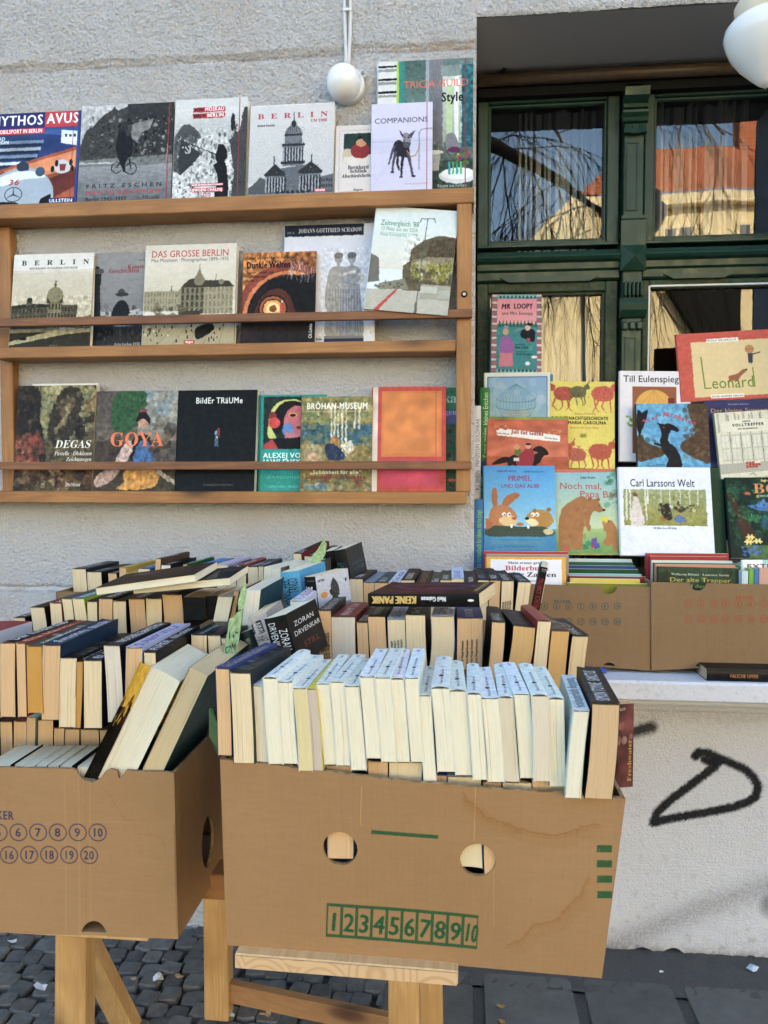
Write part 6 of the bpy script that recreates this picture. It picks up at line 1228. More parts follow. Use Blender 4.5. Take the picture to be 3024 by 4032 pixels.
def c_trapper(w, h):
    C = Cv(w, h, '#2f4a34'); C.blobs(40, ['#1c2c20', '#3d5c40', '#24382a'], 0, 0, 1, 1, .10, .6); C.n(.10, 1); C.t('Wolfgang Bittner · Laurence Sartin', .16, .145, .050, '#dfe4d4', 'B', W=.70); C.t('Der alte Trapper', .14, .255, .105, '#d9c04a', 'N', W=.74); C.t('und der Bär', .28, .36, .1, '#d9c04a', 'N', W=.45); return C
def c_sheet(w, h):
    C = Cv(w, h, '#dfe6df'); C.g(.3, 0, 1, .3, '#9cc4c0', '#c9d8d4'); C.t('EXTRA', .06, .16, .11, '#7a1f2c', 'H', W=.5); return C

PHOTO = dict(c_race=(.006, .07, .6), c_cyclist=(.012, .13, .5), c_moskau=(.014, .12, .5), c_dome=(.005, .06, .5), c_style=(.010, .12, .5), c_castle=(.006, .10, .5), c_camera=(.010, .10, .6), c_gross=(.005, .08, .4), c_dark=(.014, .15, .5), c_statue=(.010, .07, .8), c_lamp=(.010, .08, .5), c_pastel=(.035, .14, .8), c_parasol=(.024, .12, .7), c_mask=(.012, .12, .5), c_museum=(.018, .14, .5), c_orange=(.045, .14, .9), c_sliver=(.02, .15, .5), c_picnic=(.014, .12, .5), c_jungle=(.010, .14, .5), c_walkers=(.006, .07, .4), c_acro=(.012, .10, .5), c_goats=(.010, .07, .5), c_bear=(.006, .07, .6), c_rabbit=(.005, .06, .5), c_cage=(.008, .08, .5), c_horse=(.005, .06, .5), c_windows=(.006, .09, .3))
def faceout(name, cvf, BLx, BRx, TL, zb, d0, d1, t, label, kind='hc', roll=None, pages='#ddd6c4', spine=None, group=None, BL=None, BR=None, gloss=True, cat='book', hpx=None, back=None):
    if BL is None:
        a = P(BLx, 1900, d0); b = P(BRx, 1900, d0); a.z = b.z = zb
    else: a = P(BL[0], BL[1], d0); b = P(BR[0], BR[1], d0)
    c = P(TL[0], TL[1], d1); X = (b - a); w_ = X.length; X.normalize(); Zr = c - a; Z = (Zr - X * Zr.dot(X)); h_ = Z.length; Z.normalize(); Y = Z.cross(X)
    Cv.PH = PHOTO.get(getattr(cvf, '__name__', ''), (.004, .05, .3)); cv = cvf(w_, h_) if callable(cvf) else Cv(w_, h_, cvf); Cv.PH = None; fr = AT.add(cv); sp = AT.plain(spine or '#cfc9bd')
    return add_book(axes(a, X, Y, Z), w_, t, h_, label, cat, group, name, M_WALLPRINT if gloss is True else gloss, pages, front=fr, spine=sp, back=AT.plain(back or spine or '#cfc9bd'), kind=kind, round_=.25)

# ================================================================== BOOKS STANDING ON THE RACK
T1, T2, T3 = 'picture books leaning on top of the rack', 'books on the upper ledge of the rack', 'books on the lower ledge of the rack'
zT, zU, zV = zr1 + .0005, z2t + .0005, z3t + .0005
da, db = 2.118, 2.158
faceout('large_book', c_race, -48, 318, (-48, 452), zT, da, db, .030, 'large book with a silver racing car and the number 36 on blue and orange', spine='#2b4f9a', group=T1)
faceout('large_book', c_cyclist, 322, 684, (322, 419), zT, da, db, .022, 'large grey book with a black and white photograph of two people on a bicycle', spine='#c9c9c6', group=T1)
faceout('large_book', c_moskau, 690, 972, (688, 396), zT, da, db, .024, 'tall grey book showing a dark flag over ruined streets, red title bars', spine='#d9d6cc', group=T1)
faceout('large_book', c_dome, 984, 1313, (980, 419), zT, da, db, .020, 'pale book with a black and white domed church and widely spaced red letters', spine='#cfcfcc', group=T1)
faceout('small_book', c_farewell, 1320, 1475, (1318, 497), zT, da + .004, db, .016, 'small cream hardback with a framed picture of a seated figure in red cloth', spine='#d8d0c8', group=T1)
faceout('large_book', c_style, 1487, 1856, (1485, 246), zT, 2.148, 2.172, .022, 'tall book showing a bright living room and black and white stripes, tallest on the rack', spine='#dddddd', group=T1)
faceout('thin_book', c_dog, 1462, 1698, (1455, 412), zT, 2.112, 2.138, .010, 'thin lavender book with a drawing of a black dog on a lead', 'pb', spine='#d5d4e6', group=T1)
faceout('large_book', c_castle, 45, 360, (27, 1005), zU, da, db, .018, 'white book with a sepia photograph of a domed palace by the water', spine='#e2ded6', group=T2)
faceout('large_book', c_camera, 374, 585, (372, 998), zU, 2.140, 2.168, .014, 'grey book with a man in a hat beside a light aeroplane', 'pb', spine='#999', group=T2)
faceout('large_book', c_gross, 566, 925, (561, 968), zU, da, db, .022, 'white book with red capitals over a sepia department store and tram', spine='#e2ded6', group=T2)
faceout('large_book', c_dark, 953, 1241, (945, 997), zU, 2.114, 2.150, .014, 'brown and orange book with a glowing brick tunnel and a figure in red', spine='#2a211c', group=T2, gloss=True)
faceout('large_book', c_statue, 1118, 1474, (1106, 890), zU, 2.142, 2.172, .016, 'white book with two standing marble figures under a navy title bar', spine='#dcdce2', group=T2)
faceout('large_book', c_lamp, 0, 0, (1471, 808), 0, 2.074, 2.12, .012, 'tilted glossy white book with a street lamp and red line, resting on the front slat', spine='#dfe2df', group=T2, BL=(1434, 1216), BR=(1762, 1243))
faceout('large_book', c_pastel, 50, 360, (42, 1520), zV, da, db, .024, 'dark brown painted-cover art book with white italic title on the lower ledge', 'pb', spine='#5a4a34', group=T3)
faceout('thin_book', '#e2dfd8', 120, 378, (120, 1512), zV, 2.146, 2.17, .010, 'thin white book mostly hidden behind the dark brown art book', spine='#e2dfd8', group=T3)
faceout('large_book', c_parasol, 366, 686, (362, 1541), zV, da, db, .020, 'painted-cover art book with a green parasol and orange capitals', 'pb', spine='#5c5450', group=T3)
faceout('large_book', c_black, 688, 1000, (680, 1538), zV, 2.112, db, .022, 'glossy black square book with small white lettering', 'pb', spine='#0e0d0c', group=T3)
faceout('large_book', c_mask, 1014, 1282, (1012, 1556), zV, 2.138, 2.166, .016, 'turquoise book with a boldly painted face and red flower', spine='#129a90', group=T3)
faceout('large_book', c_museum, 1181, 1462, (1176, 1563), zV, 2.112, 2.146, .012, 'olive and blue book with white birch trunks and seated figures', 'pb', spine='#8b8150', group=T3)
faceout('large_book', c_orange, 1463, 1754, (1462, 1524), zV, 2.114, 2.156, .020, 'orange book with a pink lower field and red elastic band', spine='#cc4a30', group=T3)
faceout('large_book', c_sliver, 1640, 1803, (1640, 1527), zV, 2.142, 2.170, .020, 'dark green and violet book half hidden behind the orange one', spine='#2c5a44', group=T3)

# ================================================================== CARTONS
from mathutils.geometry import delaunay_2d_cdt
def pip(x, y, L):
    c = False; n = len(L)
    for i in range(n):
        (x1, y1), (x2, y2) = L[i], L[(i + 1) % n]
        if (y1 > y) != (y2 > y) and x < (x2 - x1) * (y - y1) / (y2 - y1) + x1: c = not c
    return c
def panel(name, Q, outline, holes, th, parent, mat, rect, grid=.06, flip=False):
    """a sheet of corrugated board: Q(u,v) -> point, v upwards; holes cut through, the cut edge shows the fluting"""
    pts = []; edges = []
    for L in [outline] + holes:
        o = len(pts); pts += [Vector(p) for p in L]; edges += [(o + i, o + (i + 1) % len(L)) for i in range(len(L))]
    nb = len(pts); k = int(1 / grid)
    for i in range(1, k):
        for j in range(1, max(3, k // 2)):
            u, v = i / k, j / max(3, k // 2)
            if pip(u, v, outline) and not any(pip(u, v, h) for h in holes) and min((Vector((u, v)) - p).length for p in pts[:nb]) > .012: pts.append(Vector((u, v)))
    r = delaunay_2d_cdt(pts, edges, [], 0, 1e-5); vs2, fs = r[0], r[2]
    tri = []
    for f in fs:
        cx = sum(vs2[i].x for i in f) / len(f); cy = sum(vs2[i].y for i in f) / len(f)
        if pip(cx, cy, outline) and not any(pip(cx, cy, h) for h in holes): tri.append(list(f))
    n = len(vs2); V = []; 
    def nrm(u, v):
        e = .01; return (Q(min(u + e, 1.05), v) - Q(u - e, v)).cross(Q(u, min(v + e, 1.05)) - Q(u, v - e)).normalized()
    for p in vs2: V.append(Q(p.x, p.y))
    for p in vs2: V.append(Q(p.x, p.y) - nrm(p.x, p.y) * th)
    Fc = []; UV = []; MI = []
    uv = lambda i: uvr(rect, vs2[i].x, vs2[i].y)
    blank = uvr(AT.clear(), .5, .5)
    cnt = {}
    for f in tri:
        Fc.append(tuple(f)); UV.append([uv(i) for i in f]); MI.append(0)
        Fc.append(tuple(i + n for i in reversed(f))); UV.append([blank] * 3); MI.append(0)
        for a, b in zip(f, f[1:] + f[:1]): cnt[(a, b)] = 1
    for (a, b) in list(cnt):
        if (b, a) not in cnt: Fc.append((a, a + n, b + n, b)); UV.append([blank] * 4); u_ = vs2[a], vs2[b]; MI.append(0 if (max(p.x for p in u_) < .01 or min(p.x for p in u_) > .99 or max(p.y for p in u_) < .01) else 1)
    me = mesh(name, V, Fc, UV, MI); me.shade_smooth(); me.set_sharp_from_angle(angle=R_(40))
    return link(name, me, parent, [mat, M_FLUTE])
def _clear(s):
    if not hasattr(s, 'cl'): s.cl = s.add(Cv(.01, .01, None))
    return s.cl
Atlas.clear = _clear
def circ(cx, cy, rx, ry, n=28): return [(cx + rx * math.cos(2 * math.pi * k / n), cy + ry * math.sin(2 * math.pi * k / n)) for k in range(n)]
def bil(a, b, c, d):  # BL BR TR TL
    return lambda u, v: (a * (1 - u) + b * u) * (1 - v) + (d * (1 - u) + c * u) * v
def inv_bil(px, py, BL, BR, TR, TL):
    u = v = .5
    for _ in range(12):
        def q(u, v): return [(BL[i] * (1 - u) + BR[i] * u) * (1 - v) + (TL[i] * (1 - u) + TR[i] * u) * v for i in (0, 1)]
        x, y = q(u, v); e = 1e-4; xu, yu = q(u + e, v); xv, yv = q(u, v + e); a, b, c, d = (xu - x) / e, (xv - x) / e, (yu - y) / e, (yv - y) / e; det = a * d - b * c
        u += ((px - x) * d - (py - y) * b) / det; v += ((py - y) * a - (px - x) * c) / det
    return u, v
def wavy(u0, v0, u1, v1, n, amp, seed):
    r = random.Random(seed); return [(u0 + (u1 - u0) * i / n + r.uniform(-amp, amp) * .6, v0 + (v1 - v0) * i / n + (r.uniform(-amp, amp) if 0 < i < n else 0)) for i in range(n + 1)]
def carton(label, FC, dt, dbm, depth, mat, cvf, holes=(), outline=None, group=None, bulge=.0, side_holes=(), side_print=None, zfloor=None, rimz=0., top_sag=0.):
    """FC = pixel corners BL, BR, TR, TL of the front panel"""
    BL, BR, TR, TL = FC; a, b, c, d = P(*BL, dbm), P(*BR, dbm), P(*TR, dt), P(*TL, dt)
    wm = ((b - a).length + (c - d).length) / 2; hm = ((d - a).length + (c - b).length) / 2
    e = empty('cardboard_box', ((a.x + b.x) / 2, a.y, a.z)); e.location = (0, 0, 0); tag(e, label, 'cardboard box', group)
    iv = lambda px, py: inv_bil(px, py, BL, BR, TR, TL)
    cv = Cv(wm, hm, None, 1500); cvf(cv, lambda px, py: (iv(px, py)[0], 1 - iv(px, py)[1]), wm)
    rc = AT.add(cv); th = .0045
    base = bil(a, b, c, d); nv = (b - a).cross(d - a).normalized()
    sd_ = rnd.random() * 10
    def Q(u, v): return base(u, v) + nv * (bulge * math.sin(math.pi * min(max(u, 0), 1)) * (max(v, 0.) ** 1.5) + .0016 * math.sin(u * 9 + sd_) * math.sin(v * 5 + sd_)) + Vector((0, 0, -top_sag * math.sin(math.pi * min(max(u, 0), 1)) * v))
    out = outline or [(0, 0), (.25, 0), (.5, 0), (.75, 0), (1, 0), (1, .5), (1, 1)] + [(1 - k / 24, 1 + rnd.uniform(-.0035, .0035)) for k in range(1, 24)] + [(0, 1), (0, .5)]
    hp = [circ(*(iv(px, py)), r * 1. / abs(BR[0] - BL[0]), r * 1. / abs(BL[1] - TL[1])) for px, py, r in holes]
    panel('front_panel', Q, out, hp, th, e, mat, rc)
    back = Vector((0, depth, 0)); cl = AT.clear()
    rect = [(0, 0), (1, 0), (1, 1), (0, 1)]
    sr = AT.clear()
    if side_print: s_ = Cv(depth, hm, None, 800); side_print(s_); sr = AT.add(s_)
    rs = rect
    panel('side_panel', bil(b + Vector((.0005, .0, 0)), b + back, c + back + Vector((0, 0, rimz)), c + Vector((.0005, .0, 0))), rs, [circ(*h) for h in side_holes], th, e, mat, sr, .2)
    panel('side_panel', bil(a + back, a + Vector((-.0005, .0, 0)), d + Vector((-.0005, .0, 0)), d + back), rect, [], th, e, mat, cl, .2)
    panel('back_panel', bil(b + back, a + back, d + back, c + back), rect, [], th, e, mat, cl, .2)
    panel('bottom_panel', bil(a + Vector((0, 0, .001)), a + back + Vector((0, 0, .001)), b + back + Vector((0, 0, .001)), b + Vector((0, 0, .001))), rect, [], th, e, mat, cl, .2)
    return e, (a, b, c, d)
def numbers_print(nums1, y1, nums2, y2, r, col, pk=None):
    def f(C, m, wm):
        rr = r / 1.; 
        for lst, y in ((nums1, y1), (nums2, y2)):
            for n_, px in lst:
                (u, v) = m(px, y); (u2, _) = m(px + rr, y); (_, v2) = m(px, y + rr); R1 = abs(u2 - u); R2 = abs(v2 - v)
                C.l([(u + R1 * math.cos(t), v + R2 * math.sin(t)) for t in [k * math.pi / 14 for k in range(29)]], .0042 if r > 30 else .0040, col, .9)
                C.t(str(n_), u, v + R2 * .50, R2 * 1.45, col, 'H', al='c', sx=.82 if n_ > 9 else 1)
        if pk: (u, v) = m(pk[0], pk[1]); (u2, v2) = m(pk[2], pk[3]); C.t('PACKER', u, v, pk[4], col, 'H', W=u2 - u)
        C.n(.08, 2)
    return f
st = '#8c5a2c'
def prA(C, m, wm):
    numbers_print([(k, 5 + (k - 5) * 77.5) for k in range(1, 11)], 3277, [(k, 45 + (k - 16) * 78.5) for k in range(11, 21)], 3366, 33, '#2b3350', (-78, 3222, 66, 3222, .072))(C, m, wm)
    C.l([m(*q) for q in ((408, 3100), (450, 3150), (470, 3190), (505, 3235), (532, 3225), (535, 3280), (590, 3285), (640, 3300), (650, 3330))], .0028, st, .40)
    for x in (265, 318, 345, 362): C.l([m(x, 3050), m(x + 4, 3680)], .006, '#c99c62' if x != 345 else '#8f6233', .16)
    C.l([m(683, 3050), m(700, 3690)], .012, '#7d552c', .5)
def prB(C, m, wm):
    g = '#15502f'
    C.p([m(1482, 3257), m(1745, 3276), m(1744, 3291), m(1481, 3272)], g, .95)
    for y in (3322, 3380, 3439, 3499): C.p([m(2354, y), m(2411, y + 1), m(2409, y + 29), m(2352, y + 28)], g, .95)
    x0, y0, x1, y1 = 1303, 3546, 1900, 3597
    def lp(s, t): x = x0 + (x1 - x0) * s - 6 * t; return m(x, y0 + (y1 - y0) * s + 138 * t)
    C.fill([[(u * C.w, v * C.h) for u, v in (lp(0, 0), lp(1, 0), lp(1, 1), lp(0, 1))]] + [[(u * C.w, v * C.h) for u, v in (lp(k / 10 + .012, .905), lp((k + 1) / 10 - .008, .905), lp((k + 1) / 10 - .008, .095), lp(k / 10 + .012, .095))] for k in range(10)], g, .95)
    for k in range(10):
        u, v = lp(k / 10 + .054, .80); C.t(str(k + 1), u, v, .145, g, 'H', al='c', sx=.44 if k == 9 else .80, rot=-4.2)
    for pts in (((1840, 3115), (1860, 3150), (1905, 3190), (1940, 3215), (2010, 3235), (2040, 3250), (2100, 3270), (2160, 3285), (2240, 3270), (2300, 3255), (2380, 3240)), ((2320, 3440), (2290, 3520), (2240, 3560), (2200, 3610), (2120, 3625), (2060, 3700), (2000, 3730))):
        q = [m(*p) for p in pts]; w_ = []
        for (ax, ay), (bx, by) in zip(q, q[1:]):
            for k in range(4): w_.append((ax + (bx - ax) * k / 4 + rnd.uniform(-.004, .004), ay + (by - ay) * k / 4 + rnd.uniform(-.012, .012)))
        C.l(w_, .0030, '#74481f', .36); C.l([(x, y + .010) for x, y in w_], .016, '#8a5c2c', .13); C.l([(x + .01, y + .030) for x, y in w_], .04, '#8a5c2c', .05)
    for x in (1445, 1890): C.l([m(x, 3090), m(x - 6, 3300 if x > 1500 else 3240)], .0018, '#d3a76c', .6)
    C.l([m(1960, 3400), m(1958, 3640)], .0015, '#d3a76c', .4)
def prC(C, m, wm):
    numbers_print([(k, 2147 + (k - 4) * 47.5) for k in range(1, 11)], 2387, [(k, 2290 + (k - 17) * 47.5) for k in range(11, 21)], 2448, 13, '#2f4f50', (2184, 2373, 2251, 2373, .052))(C, m, wm)
def prD(C, m, wm):
    numbers_print([(k, 2712 + (k - 1) * 49.5) for k in range(1, 11)], 2376, [(k, 2713 + (k - 11) * 49.5) for k in range(11, 21)], 2438, 14, '#9a4526', (2900, 2358, 2970, 2358, .052))(C, m, wm)
G_BOX = 'cardboard boxes full of books'
# left box: notch in the upper edge, arch in the lower edge
FA = ((-420, 3656), (700, 3698), (684, 3044), (-420, 3007))
ivA = lambda px, py: inv_bil(px, py, *FA)
outA = [(0, 0), ivA(-95, 3668), ivA(120, 3676), ivA(328, 3684)] + [ivA(378 - 50 * math.cos(t), 3686 - 60 * math.sin(t)) for t in [math.pi * k / 10 for k in range(1, 10)]] + [ivA(430, 3688), ivA(560, 3693), (1, 0), (1, .5), (1, 1), ivA(640, 3040), ivA(560, 3040), ivA(500, 3034), ivA(482, 3062), ivA(472, 3066), ivA(466, 3036), ivA(440, 3030), ivA(420, 3040), ivA(402, 3066), ivA(375, 3080), ivA(345, 3074), ivA(322, 3056), ivA(312, 3034), ivA(295, 3026), ivA(200, 3024), ivA(80, 3022), (0, 1), (0, .5)]
bxA, cA = carton('brown box with blue circled numbers and a torn notch, at the near left', FA, 1.0, 1.0, .33, M_CARD, prA, outline=outA, group=G_BOX, side_holes=[(.40, .32, .085, .17)])
tag(bxA, 'brown box printed with blue circled numbers and a torn notch in its upper edge')
FB = ((893, 3722), (2368, 3852), (2462, 3146), (868, 2992))
bxB, cB = carton('big brown box with green numbered strip and two round holes', FB, .836, .862, .36, M_CARD, prB, holes=[(1357, 3331, 66), (1899, 3376, 66)], group=G_BOX, bulge=.006)
FCc = ((1935, 2600), (2560, 2640), (2563, 2312), (1935, 2296))
def notch_out(F, xs_, r, ytop, ybot=None):
    iv = lambda px, py: inv_bil(px, py, *F); o = [(0, 0), (.3, 0)]
    if ybot: o += [iv(xs_[1] - r * .8 * math.cos(t), ybot - r * .7 * math.sin(t)) for t in [math.pi * k / 8 for k in range(0, 9)]]
    o += [(1, 0), (1, .5), (1, 1)]
    o += [iv(xs_[0] + r * math.cos(t), ytop + r * math.sin(t) * .95) for t in [math.pi * k / 10 for k in range(0, 11)]]
    o += [(.3, 1), (.1, 1), (0, 1), (0, .5)]; return [(min(max(u, 0), 1), min(max(v, 0), 1)) for u, v in o]
bxC, cC = carton('x', FCc, 2.05, 2.05, .34, M_CARD2, prC, outline=notch_out(FCc, (2400, 2400), 33, 2309, 2632), group=G_BOX)
tag(bxC, 'brown box on the sill with dark green circled numbers 4 to 10, behind the paperbacks')
FD = ((2566, 2640), (3190, 2612), (3190, 2306), (2564, 2292))
bxD, cD = carton('x', FD, 2.045, 2.045, .34, M_CARD2, prD, outline=notch_out(FD, (2752, 2765), 34, 2294, 2634), group=G_BOX)
tag(bxD, 'brown box on the sill with reddish circled numbers, standing over a black book')

# ================================================================== PAPERBACKS
TAN, CRM, WHT, GRY = (.85, .70, .53), (.89, .81, .66), (.91, .88, .78), (.86, .82, .75)
def spine_cv(t, L, col, title=None, tcol='#e8e4da', font='N', style=None, noise=.06, title2=None):
    C = Cv(max(t, .006), L, col, 1500); C.n(noise, 1); C.n(noise * .6, 2)
    if style == 'thin':       # pale crime series: author, black dot, title, number at the head
        a, b = title; y0 = rnd.uniform(.90, .95); C.t(a, .60, y0, .024, '#55545f', 'B', rot=90, W=.19); C.e(.5, y0 - .235, .13, .30, '#15151a', n=12); C.t(b, .60, y0 - .28, .024, '#55545f', 'B', rot=90, W=min(.30, .017 * len(b))); C.t('Nr ' + str(rnd.randint(200, 999)), .62, .14, .030, '#3a3a3f', 'B', rot=90, W=.085)
    elif style == 'photo':
        C.blobs(26, [tcol, '#2a2624', '#6b5a48', '#8a8a80'], 0, .1, 1, .9, .35, .5)
        if title: C.t(title, .72, .90, .05, '#e6e2d6', font, rot=90, W=.6)
    elif title:
        k = min(.9 * t / L, .10); C.t(title, .5 + .30 * (k * L / t), .93, k, tcol, font, rot=90, W=min(.82, .075 * len(title)))
        if title2: C.t(title2, .92, .93, k * .6, tcol, font, rot=90, W=min(.7, .05 * len(title2)))
    C.a[:max(1, C.h // 90)] *= .9
    return C
ORD = ['first', 'second', 'third', 'fourth', 'fifth', 'sixth', 'seventh', 'eighth', 'ninth', 'tenth', 'eleventh', 'twelfth', 'thirteenth', 'fourteenth', 'fifteenth', 'sixteenth', 'seventeenth', 'eighteenth', 'nineteenth', 'twentieth', 'twenty-first', 'twenty-second', 'twenty-third', 'twenty-fourth', 'twenty-fifth', 'twenty-sixth']
def paperback(xl, xr, yt, yb, xlb, d, L, col, pages, label, cat='paperback', group=None, title=None, tcol='#e8e4da', font='N', style=None, yaw=0., pitch=0., kind='pb', flip=False, dxr=None, bow=None, front=None, stamp=None, side=None, ytr=None, name='paperback', title2=None):
    a = P(xl, yt, d); b = P(xr, ytr if ytr is not None else yt, d); t = (b - a).length; lo = P(xlb, yb, d); h_ = a.z - lo.z
    roll = math.atan2(a.z - b.z, b.x - a.x) * .8
    dx = lo.x - a.x + h_ * math.sin(roll) * 1.
    bow = (rnd.uniform(-.004, .004) if bow is None else bow); b1 = bow; b0 = -dx - b1
    Rz = Matrix.Rotation(R_(yaw), 3, 'Z') @ Matrix.Rotation(R_(pitch), 3, 'X') @ Matrix.Rotation(-(-roll), 3, 'Y')
    if not flip:
        X, Y, Z = Rz @ Vector((0, 0, -1)), Rz @ Vector((-1, 0, 0)), Rz @ Vector((0, 1, 0)); o = b
    else:
        X, Y, Z = Rz @ Vector((0, 0, -1)), Rz @ Vector((1, 0, 0)), Rz @ Vector((0, -1, 0)); o = a + (Rz @ Vector((0, 1, 0))) * L; b0, b1 = -b0, -b1
    sp = AT.add(spine_cv(t, L, (hexc(col) * .5 + hexc('#eef0ea') * .5) if style == 'thin' and col != '#d6c93c' else col, title, tcol, font, style, title2=title2)); sd2 = AT.plain(side or col)
    e = add_book(axes(o, X, Y, Z), h_, t, L, label, cat, group, name, True, pages, front=front or sd2, spine=sp, back=sd2, kind=kind, bend=(b0, b1), round_=rnd.choice((-.06, .03, .10)) if kind == 'pb' else .2)
    if stamp:                                                     # remainder stamps printed on the page edges
        C = Cv(t * .8, h_ * .55, None, 1600)
        for k, x in enumerate((.2, .42, .64, .86)): C.t('Preisred. Mängel-Exemplar', x, 1. - .02 * k, .10, stamp, 'H', rot=90, W=.93, a=(.9, .7, .55, .5)[k])
        rc = AT.add(C); y = -.0003 if not flip else L + .0003; V = []; n = 6; F_ = []; U = []
        for i in range(n + 1):
            u = .40 + .55 * i / n; B = b0 * u + b1 * u * u
            V += [(u * h_, t * .1 + B, y), (u * h_, t * .9 + B, y)]; U += [(1 - i / n)]
        for i in range(n): F_.append((2 * i, 2 * i + 1, 2 * i + 3, 2 * i + 2) if not flip else (2 * i, 2 * i + 2, 2 * i + 3, 2 * i + 1))
        uvs = []
        for f in F_: uvs.append([uvr(rc, 1 - (j % 2), 1 - (j // 2) / n) for j in f])
        link('ink_stamp', mesh('ink_stamp', V, F_, uvs), e, M_INK)
    return e
def ink():
    b = NB('stamp_ink', .8, .1); im = b.n('ShaderNodeTexImage', interpolation='Linear'); PRINT_NODES.append(im); b.col(im.outputs[0]); b.set('Alpha', im.outputs[1]); return b.m
M_INK = ink()
def leading(cols):
    return cols
# ---- front right box, upper layer
NM = ['Vornehmes Geblüt', 'Acqua alta', 'Feine Freunde', 'In Sachen Signora', 'Sanft entschlafen', 'Nobiltà', 'Endstation Venedig', 'Blutige Steine', 'Aqua alta', 'Das Gesetz', 'Lasset die Kinder', 'Die dunkle Stunde', 'Verschwiegene', 'Schöner Schein']
R1 = [(846, 902, 2628, 2972, 864, '#23397c', TAN, 'tan'), (903, 985, 2644, 3002, 926, '#1d2a30', CRM, 'tan'), (975, 1031, 2698, 3027, 1004, '#cbdde2', WHT, ''), (1033, 1090, 2669, 3007, 1062, '#d0dbda', WHT, ''), (1092, 1151, 2680, 3005, 1118, '#cfdad8', WHT, ''), (1152, 1205, 2706, 3033, 1180, '#c9d0d4', '#dccb9a', ''), (1207, 1246, 2711, 3035, 1235, '#d6c93c', '#c9b8a8', ''), (1246, 1296, 2691, 3010, 1280, '#c7d2cd', WHT, ''), (1297, 1353, 2684, 3012, 1326, '#c5d1cc', WHT, ''), (1355, 1413, 2697, 3030, 1386, '#c8d4d0', WHT, ''),
      (1415, 1473, 2660, 2985, 1444, '#c9d6e4', WHT, ''), (1474, 1535, 2664, 3000, 1503, '#c4d1c9', WHT, ''), (1537, 1589, 2672, 3000, 1562, '#d0cfdf', WHT, ''), (1592, 1645, 2665, 3000, 1620, '#c3dbe8', WHT, ''), (1647, 1697, 2737, 3072, 1669, '#c2cfc8', WHT, ''), (1696, 1768, 2708, 3038, 1723, '#c4d2d8', WHT, ''), (1769, 1836, 2719, 3050, 1792, '#c4d4cb', WHT, ''), (1837, 1893, 2731, 3068, 1862, '#bfd6da', WHT, ''), (1894, 1960, 2744, 3077, 1920, '#c8d8e8', WHT, ''), (1962, 2020, 2745, 3077, 1986, '#bfd8dc', '#d6c9b0', ''), (2022, 2083, 2732, 3063, 2046, '#c4d8ee', WHT, ''), (2091, 2156, 2738, 3074, 2100, '#c2dcda', '#dccfb8', ''), (2158, 2220, 2750, 3093, 2164, '#c4dcd6', WHT, '')]
CW = {'#d6c93c': 'yellow', '#23397c': 'royal blue', '#1d2a30': 'dark marbled'}
zprev = None
for i, (xl, xr, yt, yb, xlb, col, pg, _) in enumerate(R1):
    pale = col not in ('#23397c', '#1d2a30', '#d6c93c')
    if pale: lab = ORD[i] + ' paperback from the blue-spined one in the big front box, pale spine' + (' and yellowed pages' if pg == '#dccb9a' else '')
    elif col == '#d6c93c': lab = 'thin paperback with a yellow spine between pale ones in the big front box'
    elif col == '#23397c': lab = 'tan-edged paperback with royal blue spine at the corner of the big front box'
    else: lab = 'thick tan-edged paperback with dark marbled spine next to the royal blue one'
    dd = .838 + rnd.uniform(-.002, .006)
    paperback(xl, xr + 1, yt, yb, xlb, dd, .178 + rnd.uniform(-.003, .003), col, pg, lab, group='paperbacks in the upper layer of the big front box', title=(('Donna Leon', rnd.choice(NM)) if pale else ('Ein Gentleman für Miss Darlington' if i == 0 else None)), tcol='#c9b36a' if i == 0 else '#8fa3a8', style='thin' if pale else ('photo' if i == 1 else None), yaw=rnd.uniform(-1.2, 1.2) - (3 if i < 2 else 0), pitch=rnd.uniform(-3.6, -2.2), side='#dfe3da' if pale else None)
paperback(2259, 2321, 2795, 3140, 2225, .826, .19, '#c9dbe0', WHT, 'white paperback with an italic title, leaning against the thick black-spined book', group='paperbacks in the upper layer of the big front box', title='Schlemmerhafte Begegnung', tcol='#3a4a5c', font='B', yaw=-3.5, pitch=-3, side='#c4d2cf', title2=None)
paperback(2332, 2441, 2766, 3142, 2300, .822, .20, '#15131a', '#cfae86', 'thickest paperback in the front box, tan-edged, black spine with white and red capitals', group='paperbacks in the upper layer of the big front box', title='SIMON TOYNE   SANCTUS', tcol='#c9ccd2', font='H', yaw=-4, pitch=-3, bow=.006)
# maroon paperback standing behind it, cover towards us
a, b, c = P(2415, 3110, .90), P(2470, 3085, .92), P(2440, 2800, .92)
mb = Cv(.115, .18, '#5c3230'); mb.n(.2, 0); mb.blobs(12, ['#8a5a52', '#b9958a'], .55, .25, .95, .5, .12, .6); mb.t('Freshwater', .94, .93, .10, '#c9a03c', 'B', rot=90, W=.5); mb.t('5219', .60, .08, .045, '#c9b8b0', 'H')
X = Vector((.95, .30, 0)).normalized(); add_book(axes(P(2352, 3110, .955), X, Vector((-.30, .95, 0)).normalized(), Vector((0, 0, 1))), .048, .016, .105, 'maroon paperback standing on edge behind the thick black-spined one', 'paperback', 'paperbacks in the upper layer of the big front box', 'paperback', True, TAN, front=AT.add(mb), spine=AT.plain('#5c3230'))
